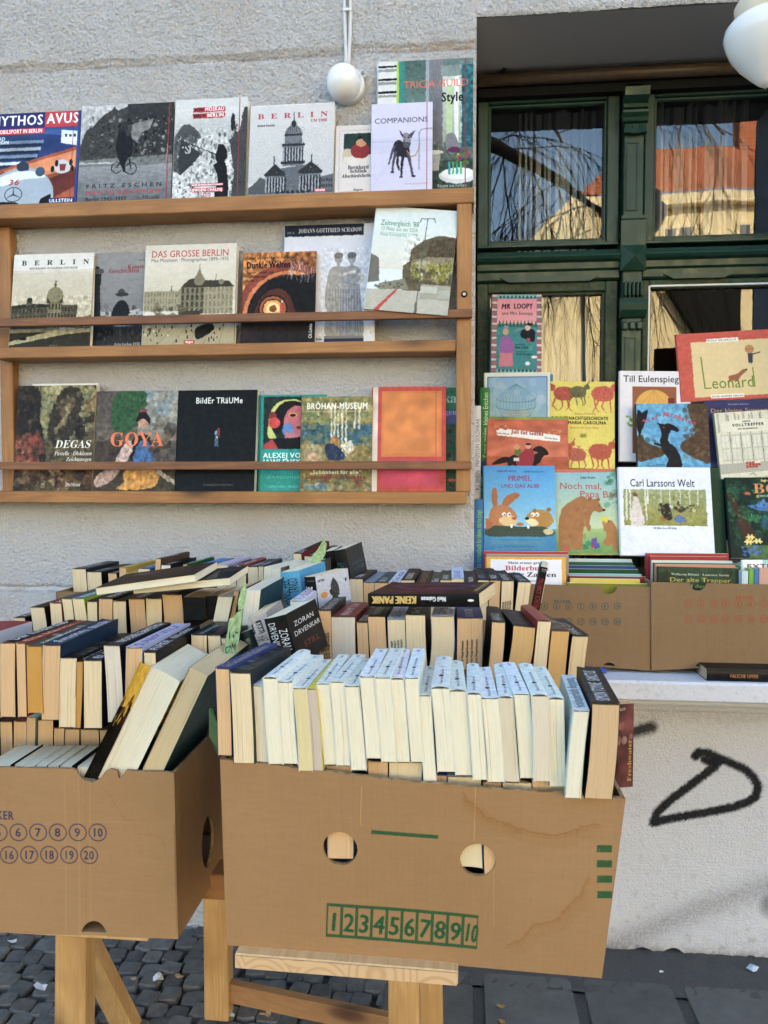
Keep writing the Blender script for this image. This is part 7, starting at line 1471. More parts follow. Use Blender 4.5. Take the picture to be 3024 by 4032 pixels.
# lower layer glimpsed under them
R1b = [(866, 960, 2988, '#8a6a4a', 'tan'), (1096, 1156, 3002, '#a3402c', ''), (1162, 1240, 3010, '#7d1f24', ''), (1284, 1386, 3012, '#6fa8c4', 'light blue'), (1448, 1529, 2992, '#201d1e', 'black'), (1531, 1663, 3000, '#26282c', 'black and red'), (1665, 1760, 3052, '#1c3a9c', 'royal blue'), (1762, 1896, 3050, '#6f94a8', 'grey blue'), (1900, 1975, 3078, '#4a3a30', ''), (1977, 2094, 3080, '#3a3030', ''), (2096, 2222, 3072, '#c9b89a', '')]
for i, (xl, xr, yt, col, cn) in enumerate(R1b):
    paperback(xl, xr, yt, yt + (372 if i else 120), xl + 6, .848, .175, col, rnd.choice([TAN, CRM]), ORD[i] + ' book of the lower layer in the big front box' + (', %s spine' % cn if cn else ''), group='lower layer of books in the big front box', yaw=rnd.uniform(-1, 1))
for k, (px, py, c_, s_) in enumerate(((1320, 3392, '#c9bda6', 'cream'), (1620, 3418, '#3a3a3a', 'dark'), (1860, 3436, '#3a3a42', 'white-edged'), (2150, 3470, '#b9b2a4', 'grey'))):
    a = P(px, py, .875); e = add_book(axes(a + Vector((-.06, 0, 0)), Vector((1, 0, 0)), Vector((0, 0, -1)), Vector((0, 1, 0))), .12, .022, .19, '%s book lying flat on the bottom of the big front box' % s_, 'book', 'flat books at the bottom of the big front box', 'book', True, WHT, front=AT.plain(c_))
# ---- R2: thick paperbacks in the middle
R2 = [(1253, 1304, 2400, 2620, 1262, '#2b2521', TAN, 'Frank Schätzing DER SCHWARM', 'dark brown', 0, dict(stamp='#2a2420')), (1303, 1399, 2428, 2640, 1310, '#7d2018', GRY, 'RONALD HUNT   DOGMA', 'brick red', 0, {}), (1403, 1448, 2447, 2640, 1412, '#1f1c1a', TAN, 'STONE', 'black', 0, {}), (1448, 1517, 2427, 2640, 1462, '#12222a', TAN, 'MÖRDERLAND', 'dark teal', 0, dict(tcol='#a8965a')), (1525, 1594, 2433, 2640, 1532, '#a9b0b8', CRM, 'Das Versteck', 'silver grey', 0, dict(stamp='#2c6a64', tcol='#4a5560')), (1596, 1675, 2416, 2640, 1606, '#191817', CRM, 'Der Dan', 'black', 0, {}), (1697, 1787, 2426, 2640, 1690, '#c8ccdc', CRM, 'GRAVES DES', 'white', 0, dict(tcol='#23242c', font='H', bow=.010)), (1800, 1902, 2429, 2640, 1797, '#1c2f78', TAN, 'LICHTER', 'royal blue', 0, dict(stamp='#5a4a3a')),
      (1936, 1990, 2447, 2700, 1911, '#10201f', TAN, 'ARANGO', 'dark green', 1, dict(bow=.008)), (2021, 2109, 2458, 2700, 1976, '#1f1a1a', '#cfa872', 'STEPHEN KING', 'near black', 3, dict(tcol='#7d2020', bow=.012)), (2117, 2171, 2443, 2700, 2090, '#a3462e', CRM, None, 'orange red', 3, dict(side='#8e1414')), (2171, 2243, 2481, 2720, 2148, '#5a4c38', '#cfa468', None, 'pictorial brown', 3, dict(style='photo')), (2253, 2319, 2498, 2740, 2224, '#1b1312', '#d6bd92', 'FINAL CUT', 'dark brown', 4, {})]
for i, (xl, xr, yt, yb, xlb, col, pg, ti, cn, yw, kw) in enumerate(R2):
    q = dict(tcol='#d6d2c8', font='N'); q.update(kw)
    paperback(xl, xr, yt, yb, xlb, 1.25 - (0 if i < 8 else .03), .185, col, pg, '%s paperback with %s spine in the middle row' % ('thick' if xr - xl > 60 else 'slim', cn) + ('' if cn not in ('black',) else ', beside the ' + ('brick red one' if i == 2 else 'white-spined one')), group='paperbacks in the middle row behind the big front box', title=ti, yaw=yw + rnd.uniform(-1, 1), pitch=-2, ytr=yt + (12 if i in (9,) else 3 if i > 7 else 0), **q)
# ---- R3: row by the wall
R3 = [(1376, 1429, 2279, 2440, 1382, '#2a1d20', CRM, 'COBEN', 'purple brown', {}), (1430, 1473, 2293, 2440, 1434, '#77889a', TAN, None, 'slate blue', {}), (1473, 1528, 2294, 2440, 1476, '#27454c', TAN, 'BILLY', 'teal', {}), (1530, 1576, 2293, 2440, 1532, '#c9d2e2', CRM, 'Das letzte', 'white', dict(tcol='#34406a')), (1579, 1633, 2284, 2440, 1580, '#161210', CRM, 'ELSBERG', 'glossy black', {}), (1637, 1690, 2293, 2440, 1638, '#221a16', CRM, 'DEAN KOONTZ', 'dark brown', dict(tcol='#8d6a3c')), (1694, 1731, 2293, 2440, 1695, '#55504a', CRM, 'Gast', 'grey', {}), (1733, 1776, 2281, 2440, 1733, '#2c3b2a', CRM, 'RANKIN', 'green', {}), (1778, 1827, 2275, 2440, 1778, '#bccbe0', CRM, 'DIE GABE', 'pale blue', dict(tcol='#5a6c94')), (1831, 1880, 2291, 2440, 1830, '#191d24', CRM, 'Nacht', 'blue black', {}), (1882, 1925, 2284, 2480, 1878, '#15192a', CRM, 'AKTE', 'navy', dict(tcol='#6a78a8')), (1928, 1972, 2285, 2480, 1922, '#1d2c28', TAN, 'WOLF', 'dark green', {}), (1975, 2024, 2284, 2480, 1966, '#17202e', CRM, 'PORTRAIT', 'midnight blue', dict(stamp='#2a2420')), (2040, 2092, 2291, 2480, 2018, '#1a2421', CRM, 'DER TURM', 'bottle green', {})]
for i, (xl, xr, yt, yb, xlb, col, pg, ti, cn, kw) in enumerate(R3):
    q = dict(tcol='#c9c9c4', font='H'); q.update(kw)
    paperback(xl, xr, yt, yb, xlb, 1.65, .175, col, pg, 'paperback with %s spine in the row nearest the wall, right of the black-covered book' % cn if i < 1 else '%s paperback of the back row by the window, %s spine' % (ORD[i], cn), group='paperbacks in the back row by the wall and window', title=ti, yaw=(i - 7) * .6, pitch=rnd.uniform(-1, 2), **q)
def stand(name, o, w, t, h, yaw, label, pages=WHT, tilt=0, cat='paperback', group=None, pitch=0, **k):
    """a book standing upright: spine edge front-left at o; yaw turns the cover; tilt leans it sideways"""
    R3_ = Matrix.Rotation(R_(yaw), 3, 'Z') @ Matrix.Rotation(R_(tilt), 3, 'Y') @ Matrix.Rotation(R_(pitch), 3, 'X')
    return add_book(axes(o, R3_ @ Vector((1, 0, 0)), R3_ @ Vector((0, 1, 0)), R3_ @ Vector((0, 0, 1))), w, t, h, label, cat, group, name, True, pages, **k)
GC = 'loose books standing among the rows'
def cvf(w, h, bg, *ts, res=1400):
    C = Cv(w, h, bg, res); C.n(.05, 1)
    for a in ts: C.t(*a[:5], **a[5]) if len(a) > 5 else C.t(*a)
    return C
# black book at the far end of the back row: spine towards us in red
fr = cvf(.03, .105, '#141214', ('FREUNDE SONNTAG', .8, .98, .28, '#8e2018', dict(font='H', rot=90, W=.72)), ('7779', .3, .12, .10, '#ddd', dict(font='N')))
stand('paperback', P(2094, 2400, 1.66), .016, .11, .095, -8, 'black paperback standing with red letters on its edge, at the end of the back row', tilt=10, group=GC, front=AT.add(fr), spine=AT.plain('#141214'))
# big paperback lying across the middle row
ka = cvf(.19, .062, '#0f0d0d', ('KEINE PANIK', .55, .80, .80, '#d8b45c', dict(font='H', W=.41, sl=.15)), ('Neil Gaiman', .29, .76, .50, '#dcdcdc', dict(font='H', W=.22)), res=1500)
ka.e(.075, .5, .028, .03, '#e6e6e6'); 
kt = Cv(.19, .13, '#2a1a1c', 1300); kt.n(.3, 0); kt.blobs(30, ['#4a1218', '#6a1c22', '#2a1c50', '#1a1418'], .1, .2, 1, 1, .2, .6)
kt.l([(.5 + .36 * math.cos(t), .62 + .20 * math.sin(t)) for t in [k * math.pi / 20 for k in range(41)]], .018, '#3c4a9c', .8); kt.t('KEINE PANIK', .085, .97, .09, '#b9ac50', 'H', rot=90, W=.8)
# canonical: spine facing the camera, lying flat: X = +y (away), Z = -x, thickness up
kA = P(1448, 2389, 1.27); kB = P(1886, 2391, 1.22); kT = P(1456, 2338, 1.27); Zd = (kA - kB).normalized(); Xd = Vector((0, 1, .02)).normalized(); Xd = (Xd - Zd * Xd.dot(Zd)).normalized(); Yd = Zd.cross(Xd)
# rotate the print so that it is upside down, as it lies
def rot_cv(C):
    R = Cv.__new__(Cv); R.a = np.ascontiguousarray(np.rot90(C.a, 1)); R.h, R.w = R.a.shape[:2]; R.asp = R.h / R.w; return R
LK = (kA - kB).length; tK = (kT.z - kA.z)
spK = rot_cv(ka); frK = kt; 
M_k = axes(kB + (Vector((0, 0, tK)) if Yd.z < 0 else Vector((0, 0, 0))), Xd, Yd, Zd)
KB = dict(spine=AT.add(spK), kind='pb', bend=(0, 0), round_=.05)
fK = AT.add(rot_cv(frK)); KB['front' if Yd.z < 0 else 'back'] = fK; KB.setdefault('front', AT.plain('#151012'))
add_book(M_k, .115, tK, LK, 'thick black paperback with gold lettering lying flat across the middle row', 'paperback', GC, 'paperback', True, CRM, **KB)
# spine-out books around the green price tags
dk = cvf(.045, .19, '#131211', ('DRVENKAR', .14, .10, .115, '#e6e6e6', dict(font='N', rot=-90, W=.62)), ('ZORAN', .56, .26, .115, '#e6e6e6', dict(font='N', rot=-90, W=.42)))
df = cvf(.12, .19, '#24201e', ('ZORAN', .16, .30, .14, '#e2e2e2', dict(font='N', W=.66)), ('DRVENKAR', .10, .48, .14, '#e2e2e2', dict(font='N', W=.86)), ('STILL', .30, .76, .16, '#8e3020', dict(font='N', W=.52)))
def upright(TLs, BLs, TM, TR, d0, dR, label, sp, fr, pages=WHT, h=None, kind='pb', group=GC, cat='paperback'):
    """upright book seen on its corner: spine edge TLs-BLs, spine/cover corner TM, far cover corner TR (pixels), depths d0 (near) and dR (far cover edge)"""
    c = P(*TM, d0); s_ = P(*TLs, d0 + .015); f = P(*TR, dR); b = P(*BLs, d0 + .015)
    X = f - c; w_ = X.length; X.normalize(); U = s_ - c; U = U - X * U.dot(X); t_ = max(U.length, .012); Y = U.normalized(); dn = b - s_; dn = dn - X * dn.dot(X) - Y * dn.dot(Y); h_ = dn.length; Z = -dn.normalized()
    if X.cross(Y).dot(Z) < 0: Z = -Z; 
    return add_book(axes(c - Z * h_, X, Y, Z), w_, t_, h_, label, cat, group, 'paperback', True, pages, front=AT.add(fr), spine=AT.add(sp), back=AT.plain('#222'), kind=kind)
upright((1047, 2434), (1068, 2640), (1124, 2419), (1241, 2357), 1.13, 1.235, 'thick black paperback standing on its corner with tall thin white capitals', dk, df)
hs = cvf(.034, .13, '#1d1c1b', ('HEYNE', .70, .72, .22, '#eee', dict(font='H', rot=90, W=.42)), ('35670', .3, .16, .06, '#bbb', dict(font='N')))
hf = Cv(.125, .13, '#c6c6ce', 1400); hf.n(.05, 1); hf.p(curve([(.42, .40), (.46, .26), (.52, .18), (.58, .26), (.64, .40), (.66, .62), (.60, .78), (.62, .95), (.45, .95), (.48, .80), (.42, .66)]), '#4a4542'); hf.blobs(30, ['#2c2826', '#6d6662'], .44, .3, .64, .9, .04, .8); hf.p(curve([(.36, .55), (.42, .50), (.46, .60), (.42, .70)]), '#3a3634'); hf.e(.20, .62, .10, .10, '#d6922c'); hf.t('HEYNE', .06, .20, .10, '#333', 'H', W=.20); hf.p([(.86, .30), (.93, .27), (.91, .36), (.87, .40)], '#4a4a50'); hf.l([(.82, .30), (.96, .24)], .006, '#4a4a50')
upright((1197, 2271), (1200, 2400), (1241, 2270), (1369, 2237), 1.42, 1.50, 'white paperback with a dark bronze head on its cover and a black spine', hs, hf, pages=CRM)
ts = cvf(.045, .16, '#4aa6cc', ('FINNISCHER', .44, .94, .20, '#15202a', dict(font='N', rot=90, W=.70)), ('TANGO', .84, .62, .20, '#15202a', dict(font='N', rot=90, W=.42)))
tf = cvf(.12, .16, '#3f9cc6', ('TANGO', .10, .50, .20, '#15202a', dict(font='H', W=.6)), ('SO', .05, .85, .26, '#15202a', dict(font='H', W=.35)))
upright((1108, 2252), (1114, 2390), (1178, 2246), (1278, 2210), 1.46, 1.58, 'sky blue paperback standing upright with black capitals', ts, tf)
ls = cvf(.03, .12, '#191818', ('LOSE', .45, .80, .24, '#2f6a70', dict(font='N', rot=90, W=.4)), ('HT', .85, .60, .24, '#2f6a70', dict(font='N', rot=90, W=.2)))
lf = cvf(.12, .13, '#262626', ('ROSAMUND', .22, .62, .16, '#4a7078', dict(font='N', W=.60)), ('LUPTON', .28, .80, .18, '#4a7078', dict(font='N', W=.58)))
upright((1320, 2166), (1330, 2290), (1360, 2160), (1424, 2133), 1.80, 1.96, 'charcoal paperback with faint teal capitals, standing highest against the wall', ls, lf)
upright((1282, 2170), (1284, 2290), (1316, 2166), (1345, 2148), 1.84, 1.95, 'black-edged white-topped book beside the charcoal paperback at the wall', cvf(.03, .12, '#141313'), cvf(.1, .12, '#1a1919'))
rs = cvf(.035, .19, '#bdb3b0', ('rororo', .60, .40, .26, '#222', dict(font='H', rot=90, W=.24)), ('24914', .66, .62, .18, '#333', dict(font='N', rot=90, W=.14))); rs.r(.32, .12, .62, .42, '#3a3838'); rs.t('rororo', .56, .40, .18, '#d8d4d0', 'H', rot=90, W=.24)
upright((988, 2427), (1004, 2600), (1046, 2411), (1105, 2362), 1.19, 1.30, 'grey white paperback with black square spine mark, next to the thick black one', rs, cvf(.12, .19, '#b5a9a4'), pages=CRM)
zs_ = cvf(.04, .12, '#1c383c', ('71686', .62, .55, .16, '#c9d4d4', dict(font='N', rot=90, W=.26)))
upright((943, 2492), (950, 2590), (994, 2476), (1010, 2462), 1.22, 1.30, 'dark teal paperback standing low in the gap beside the green paper tag', zs_, cvf(.1, .12, '#1c383c'))
paperback(1142, 1196, 2366, 2480, 1150, 1.30, .20, '#d3d6e2', WHT, 'white and red paperback lying behind the thick black one', group=GC, title='7,- SUSHI', tcol='#b5202c', font='H', yaw=0, pitch=0, side='#c6cada')
# ---- L1: left box upper layer
L1 = [(-330, -161, 2533, 2825, -320, '#8e1c1c', TAN, None, 'red', {}), (0, 61, 2531, 2824, 4, '#241d19', TAN, 'Der Kinderdieb', 'dark brown', {}), (63, 99, 2530, 2824, 72, '#8a3416', TAN, 'Die Herrin', 'rust', dict(tcol='#d6b090')), (104, 165, 2539, 2810, 109, '#50504a', '#c9964e', 'KALTEN ASCHE', 'grey photo', dict(style='photo')), (167, 239, 2536, 2838, 161, '#173652', TAN, 'HEYNE  Verachtung', 'petrol blue', dict(flip=True)), (236, 304, 2590, 2865, 233, '#1c1614', CRM, None, 'black and red', dict(style='photo')), (299, 327, 2603, 2868, 291, '#121115', '#c08f4e', 'AGATHA CHRISTIE', 'thin black', {}), (329, 401, 2596, 2870, 330, '#141a30', CRM, 'BLANVALET', 'midnight blue', {}), (407, 472, 2541, 2845, 426, '#131219', GRY, 'MASSAPETERSON', 'black lettered', dict(flip=True)), (496, 561, 2546, 2850, 491, '#a9aac6', TAN, 'SUNNY VILLA', 'lavender', dict(tcol='#3a3a6a'))]
L1 += [(566, 613, 2565, 2850, 566, '#14161a', CRM, 'PIPER  Nichts', 'black and red label', {}), (752, 815, 2496, 2640, 755, '#1d2a2c', CRM, 'Zähl nicht die Stunden', 'dark teal', dict(tcol='#9ab0b0')), (817, 868, 2502, 2640, 820, '#1f1c34', CRM, None, 'dark violet', {}), (870, 905, 2510, 2640, 872, '#2b2320', CRM, None, 'umber', {})]
for i, (xl, xr, yt, yb, xlb, col, pg, ti, cn, kw) in enumerate(L1):
    q = dict(tcol='#cfd2d6', font='H'); q.update(kw)
    if i == 0: q['side'] = '#b9bec9'
    paperback(xl, xr, yt, yb, xlb, 1.03 if i < 11 else 1.16, .185 if i < 11 else .10, col, pg, 'paperback with %s spine in the upper layer over the blue-numbered box' % cn, group='paperbacks in the upper layer of the left box', title=ti, yaw=rnd.uniform(-1.5, .5), pitch=rnd.uniform(-1, 1), **q)
L2 = [(-60, -4, 2840, '#5a2a20'), (0, 48, 2841, '#2c2420'), (54, 105, 2837, '#7a1f1c'), (107, 140, 2825, '#a9c4c4'), (149, 210, 2834, '#1b1a1c'), (213, 254, 2866, '#4a2c1c'), (256, 314, 2870, '#6a5a4a'), (316, 389, 2872, '#3a3a36'), (391, 446, 2874, '#5c4a3a'), (450, 520, 2874, '#38322c')]
for i, (xl, xr, yt, col) in enumerate(L2):
    paperback(xl, xr, yt, yt + 175, xl + rnd.uniform(-6, 4), 1.135, .10, col, rnd.choice([TAN, CRM, TAN]), ORD[i] + ' of the tan-edged books peeping out under the upper layer of the left box', group='lower layer of books in the left box', yaw=rnd.uniform(-1, 1))
# white-edged books standing page side up at the front of the left box
for i, (x0, x1, col, cn, y) in enumerate(((-90, 5, '#141312', 'black', 3020), (22, 104, '#9aa39a', 'grey', 3022), (106, 152, '#3c6a3a', 'green', 3024), (154, 200, '#7a1c24', 'dark red', 3025), (203, 252, '#161616', 'black', 3026), (274, 345, '#cfcfca', 'white', 3030))):
    a, b = P(x0, y, .992), P(x1, y, .992); h_ = .15
    add_book(axes(Vector((a.x, a.y + .022, a.z - h_ - .004)), Vector((0, 0, 1)), Vector((1, 0, 0)), Vector((0, 1, 0))), h_, b.x - a.x, .085, '%s book standing pages up in the left box, %s' % (cn, ('cut by the picture edge', 'the widest', 'between the grey and dark red ones', 'next to the green one', 'next to the white one', 'beside the leaning yellow one')[i]), 'book', 'books standing pages up in the left box', 'book', True, WHT, front=AT.plain(col), kind='pb')
# two big books leaning across the corner of the left box
def flap(book, pts, cv):
    """a bent cover standing away from its page block; pts: rows of two (px, py, d)"""
    rc = AT.add(cv); V = []; F_ = []; U = []; n = len(pts)
    for a, b in pts:
        a, b = P(*a), P(*b)
        for k in range(5): V.append(a.lerp(b, k / 4) + Vector((-.004 * math.sin(math.pi * k / 4), 0, 0)))
    for i in range(n - 1):
        for k in range(4): q = i * 5 + k; F_.append((q, q + 1, q + 6, q + 5)); U.append([uvr(rc, k / 4, 1 - i / (n - 1)), uvr(rc, (k + 1) / 4, 1 - i / (n - 1)), uvr(rc, (k + 1) / 4, 1 - (i + 1) / (n - 1)), uvr(rc, k / 4, 1 - (i + 1) / (n - 1))])
    m = len(V); V += [v + Vector((.0004, .0007, 0)) for v in V]; F_ += [tuple(i + m for i in f[::-1]) for f in F_]; U += [u[::-1] for u in U]
    o = link('cover_flap', mesh('cover_flap', V, F_, U, smooth=True), None, M_MATT); o.parent = book; o.matrix_parent_inverse = book.matrix_world.inverted(); return o
def leaner(FTL, FTR, FBL, d, depth, label, colb, colf, pages, slim=0):
    a, b, c = P(*FTL, d), P(*FTR, d), P(*FBL, d); up = (a - c); h_ = up.length; up.normalize(); t_ = (b - a); t_ = t_ - up * t_.dot(up); tl = t_.length; T_ = t_.normalized(); Bk = Vector((0, 1, 0))
    # canonical: Z=up? the head/tail of the block faces us: X (spine->fore) = -up? page edge faces us: width direction away
    X = Bk; Y = -T_; Z = up if (-Bk).cross(T_).dot(up) > 0 else up
    if X.cross(Y).dot(Z) < 0: Y = T_; o = c
    else: o = c + T_ * tl
    # the fore-edge should face the camera: spine at the back
    X = -Bk; Y = -Y; o = (c + T_ * tl if Y.dot(T_) < 0 else c) + Bk * depth
    return add_book(axes(o, X, Y, Z), depth, tl, h_, label, 'book', 'big books leaning in the left box', 'book', True, pages, front=AT.add(colf) if isinstance(colf, Cv) else AT.plain(colf), spine=AT.plain('#222'), back=AT.add(colb) if isinstance(colb, Cv) else AT.plain(colb), kind='pb')
yb_ = Cv(.14, .2, '#14110d', 1200); yb_.r(0, 0, 1, .38, '#d6b01c'); yb_.blobs(50, ['#3a1a14', '#d6b01c', '#6a3014'], 0, .30, 1, .52, .07, .9); yb_.n(.1, 1)
tb_ = cvf(.14, .2, '#2f5c5c'); tb_.n(.15, 1)
for k in range(16): tb_.l([(.15, .18 + k * .045), (.85 - rnd.random() * .2, .18 + k * .045)], .006, '#1a3638', .7)
eY = leaner((594, 2624), (726, 2650), (384, 3064), 1.008, .145, 'big white-edged book with a yellow and black cover, leaning over the left box', yb_, yb_, WHT)
flap(eY, [((552, 2604, 1.004), (597, 2624, 1.014)), ((500, 2718, 1.003), (548, 2730, 1.014)), ((444, 2832, 1.003), (494, 2846, 1.014)), ((386, 2948, 1.005), (438, 2958, 1.014)), ((330, 3060, 1.007), (384, 3068, 1.014))], yb_)
leaner((747, 2626), (830, 2638), (548, 3054), 1.009, .20, 'big cream-edged book with teal cover, leaning behind the yellow and black one', tb_, tb_, '#d8c298')
# ---- L3 middle row at the left
L3 = [(54, 98, 2432, '#1c1716', CRM, 'black', {}), (117, 174, 2391, '#1d1a18', CRM, 'charcoal', {}), (195, 241, 2372, '#8a3a1c', CRM, 'rust orange', {}), (243, 282, 2357, '#55545c', CRM, 'grey', {}), (283, 330, 2356, '#3f8078', CRM, 'turquoise', dict(side='#9aac1e')), (343, 383, 2366, '#17181c', CRM, 'ink black', {}), (389, 444, 2357, '#1a1816', TAN, 'soot black', {}), (445, 497, 2363, '#141414', CRM, 'jet black', {}), (506, 569, 2358, '#2a2320', TAN, 'dark umber', {}), (573, 636, 2353, '#3a302a', CRM, 'sepia', {}), (637, 716, 2341, '#22201e', TAN, 'coal black', {})]
for i, (xl, xr, yt, col, pg, cn, kw) in enumerate(L3):
    paperback(xl, xr, yt, yt + 150, xl + rnd.uniform(0, 12) - (0 if i > 4 else -10), 1.32, .18, col, pg, 'paperback with %s spine in the second row, under the two flat books' % cn if i > 4 else 'paperback with %s spine at the sloping end of the second row' % cn, group='paperbacks in the second row at the left', yaw=rnd.uniform(-2, 1), title=None if i % 2 else 'KRIMI', **kw)
a = P(722, 2440, 1.31); b = P(811, 2440, 1.31)
add_book(axes(Vector((a.x, a.y, a.z)), Vector((1, 0, 0)), Vector((0, 1, 0)), Vector((0, 0, 1))), b.x - a.x, .12, .04, 'plain black box-like book end in the second row at the left', 'book', GC, 'book', True, TAN, front=AT.plain('#17191b'))
a = P(815, 2440, 1.315); b = P(862, 2440, 1.315)
add_book(axes(Vector((a.x, a.y, a.z)), Vector((1, 0, .05)).normalized(), Vector((0, 1, 0)), Vector((-.05, 0, 1)).normalized()), b.x - a.x, .12, .042, 'black opened cover next to the plain black book end', 'book', GC, 'book', True, TAN, front=AT.plain('#10130f'))
def pages_up(xl, xr, yt, yb, d, L, col, pages, label, lean=0, yaw=0, cat='book'):
    a, b, lo = P(xl, yt, d), P(xr, yt, d), P(xl, yb, d); h_ = a.z - lo.z; Rz = Matrix.Rotation(R_(yaw), 3, 'Z')
    X = Vector((0, 0, 1)); Y = Rz @ Vector((1, 0, 0)); Z = Rz @ Vector((0, 1, 0)); dx = P(xl, yt, d).x - P(xl - lean, yt, d).x
    return add_book(axes(a + Vector((-dx, 0, -h_)), X, Y, Z), h_, b.x - a.x, L, label, cat, GC, 'book', True, pages, front=AT.plain(col), kind='pb', bend=(dx, 0))
pages_up(858, 918, 2348, 2450, 1.30, .17, '#10130f', WHT, 'white-edged book inside an opened black cover beside the green tag', 22)
pages_up(921, 942, 2328, 2450, 1.31, .15, '#1a1a1a', TAN, 'thin tan-edged book between two white-edged ones', 22)
pages_up(966, 1028, 2321, 2490, 1.26, .17, '#1a4650', '#dfd8c6', 'thick white-edged book with teal cover behind the green paper tag', 20)
pages_up(1040, 1112, 2232, 2340, 1.66, .18, '#8d8a80', WHT, 'fanned open white-paged book in the back row', 6, -12)
pages_up(1138, 1200, 2222, 2330, 1.66, .16, '#5a5a54', '#e0dcc4', 'cream-paged book behind the sky blue paperback', -4, -12)
# the two flat books across the second row
def flat_book(FL, FR, d0, d1, t, wd, label, col, pages=WHT, tilt=0):
    a, b = P(*FL, d0), P(*FR, d1); X_ = (b - a); L = X_.length; Z = X_.normalized(); X = Vector((-.12, 1, .05)); X = (X - Z * X.dot(Z)).normalized(); Y = Z.cross(X)
    C = Cv(wd, L, col, 1200); C.n(.25, 0); C.n(.1, 1); C.t('Tödlich', .3, .85, .08, '#9a9a94', 'I', rot=90, W=.3); r = AT.add(C)
    # spine at the far side, page edge towards us
    o = a + X * wd
    up = Z.cross(-X); o2 = o + (Vector((0, 0, t)) if up.z < 0 else Vector((0, 0, 0)))
    k = dict(front=r, spine=AT.plain(col), back=r); return add_book(axes(o2, -X, up, Z), wd, t, L, label, 'paperback', GC, 'paperback', True, pages, kind='pb', **k)
flat_book((521, 2340), (903, 2305), 1.27, 1.27, .013, .12, 'navy-covered white-edged paperback lying flat, the lower of two', '#1b2430')
flat_book((375, 2345), (765, 2292), 1.25, 1.25, .013, .125, 'dark brown-covered white-edged paperback lying flat on the navy one', '#2a2422')
# ---- L4 back row
L4 = [(282, 338, 2240, '#1c2434', CRM, 'black and blue', {}), (339, 399, 2252, '#171618', CRM, 'black barcode-backed', {}), (424, 459, 2257, '#2a2522', TAN, 'small dull black', {}), (469, 496, 2234, '#b89a1c', TAN, 'mustard yellow', dict(title='LÖWE')), (497, 539, 2253, '#c4a41e', TAN, 'golden yellow', {}), (543, 590, 2239, '#2a78b4', CRM, 'bright blue', {}), (612, 634, 2200, '#5a4030', TAN, 'brown', {}), (635, 672, 2222, '#161618', WHT, 'gloss black', {}), (680, 718, 2239, '#1e221e', TAN, 'olive black', {}), (720, 738, 2222, '#1c5a2c', TAN, 'emerald', {}), (739, 765, 2234, '#24602e', TAN, 'leaf green', {}), (766, 812, 2228, '#2c84c4', CRM, 'azure', {}), (813, 852, 2226, '#2a5078', CRM, 'steel blue', {}), (853, 896, 2221, '#b9b4d0', CRM, 'white patterned', {}), (897, 931, 2230, '#3a342c', CRM, 'olive', {}), (931, 969, 2227, '#8a1f20', CRM, 'crimson', {}), (974, 1016, 2231, '#1d2c44', CRM, 'navy', {}), (1017, 1038, 2229, '#22364a', CRM, 'dusky blue', {})]
for i, (xl, xr, yt, col, pg, cn, kw) in enumerate(L4):
    q = dict(title='ROMAN' if i % 3 else 'THRILLER', tcol='#c9c9c9', font='H'); q.update(kw)
    paperback(xl, xr, yt, yt + 125, xl + (10 if i < 3 else rnd.uniform(-3, 3)), 1.8, .175, col, pg, 'paperback with %s spine in the left back row below the wall' % cn, group='paperbacks in the left back row against the wall', yaw=rnd.uniform(-2, 1) - 2, **q)
paperback(1150, 1186, 2180, 2260, 1155, 1.84, .17, '#2a2420', CRM, 'round-backed black and red paperback on top of the cream-paged book', group=GC, title='JOY', tcol='#ddd', font='H', yaw=-14, pitch=6, side='#7a1c1c')
paperback(1195, 1225, 2190, 2260, 1200, 1.84, .17, '#211e1e', CRM, 'dark grey lettered paperback beside the round-backed one at the wall', group=GC, title='NACHT', tcol='#9a9aa4', font='H', yaw=-14, pitch=4)
# what the rows stand on: closed cartons behind the front boxes
def plain_carton(x0, x1, d0, d1, z0, z1, label):
    e = empty('cardboard_box', (0, 0, 0)); tag(e, label, 'cardboard box', G_BOX); cl = AT.clear(); y0, y1 = d0 - D0, d1 - D0; R = [(0, 0), (1, 0), (1, 1), (0, 1)]
    V = lambda x, y, z: Vector((x, y, z))
    for nm, q in (('front_panel', ((x0, y0), (x1, y0))), ('side_panel', ((x1, y0), (x1, y1))), ('back_panel', ((x1, y1), (x0, y1))), ('side_panel', ((x0, y1), (x0, y0)))):
        (ax, ay), (bx, by) = q; panel(nm, bil(V(ax, ay, z0), V(bx, by, z0), V(bx, by, z1), V(ax, ay, z1)), R, [], .004, e, M_CARD2, cl, .3)
    panel('top_panel', bil(V(x0, y0, z1 - .045), V(x1, y0, z1 - .045), V(x1, y1, z1 - .045), V(x0, y1, z1 - .045)), R, [], .004, e, M_CARD2, cl, .3); return e
plain_carton(P(20, 2400, 1.3).x - .05, P(850, 2400, 1.3).x, 1.295, 1.50, .775, 1.05, 'brown carton under the second row of books at the left')
plain_carton(P(270, 2300, 1.8).x, P(1240, 2300, 1.8).x, 1.74, 2.06, .775, 1.13, 'brown carton under the left back row by the wall')
plain_carton(P(1240, 2400, 1.26).x, P(2330, 2500, 1.26).x - .02, 1.235, 1.50, .87, 1.08, 'brown carton under the thick paperbacks of the middle row')
plain_carton(P(1370, 2400, 1.65).x, P(2080, 2500, 1.65).x - .01, 1.63, 1.90, .87, 1.10, 'brown carton under the back row beside the window sill')
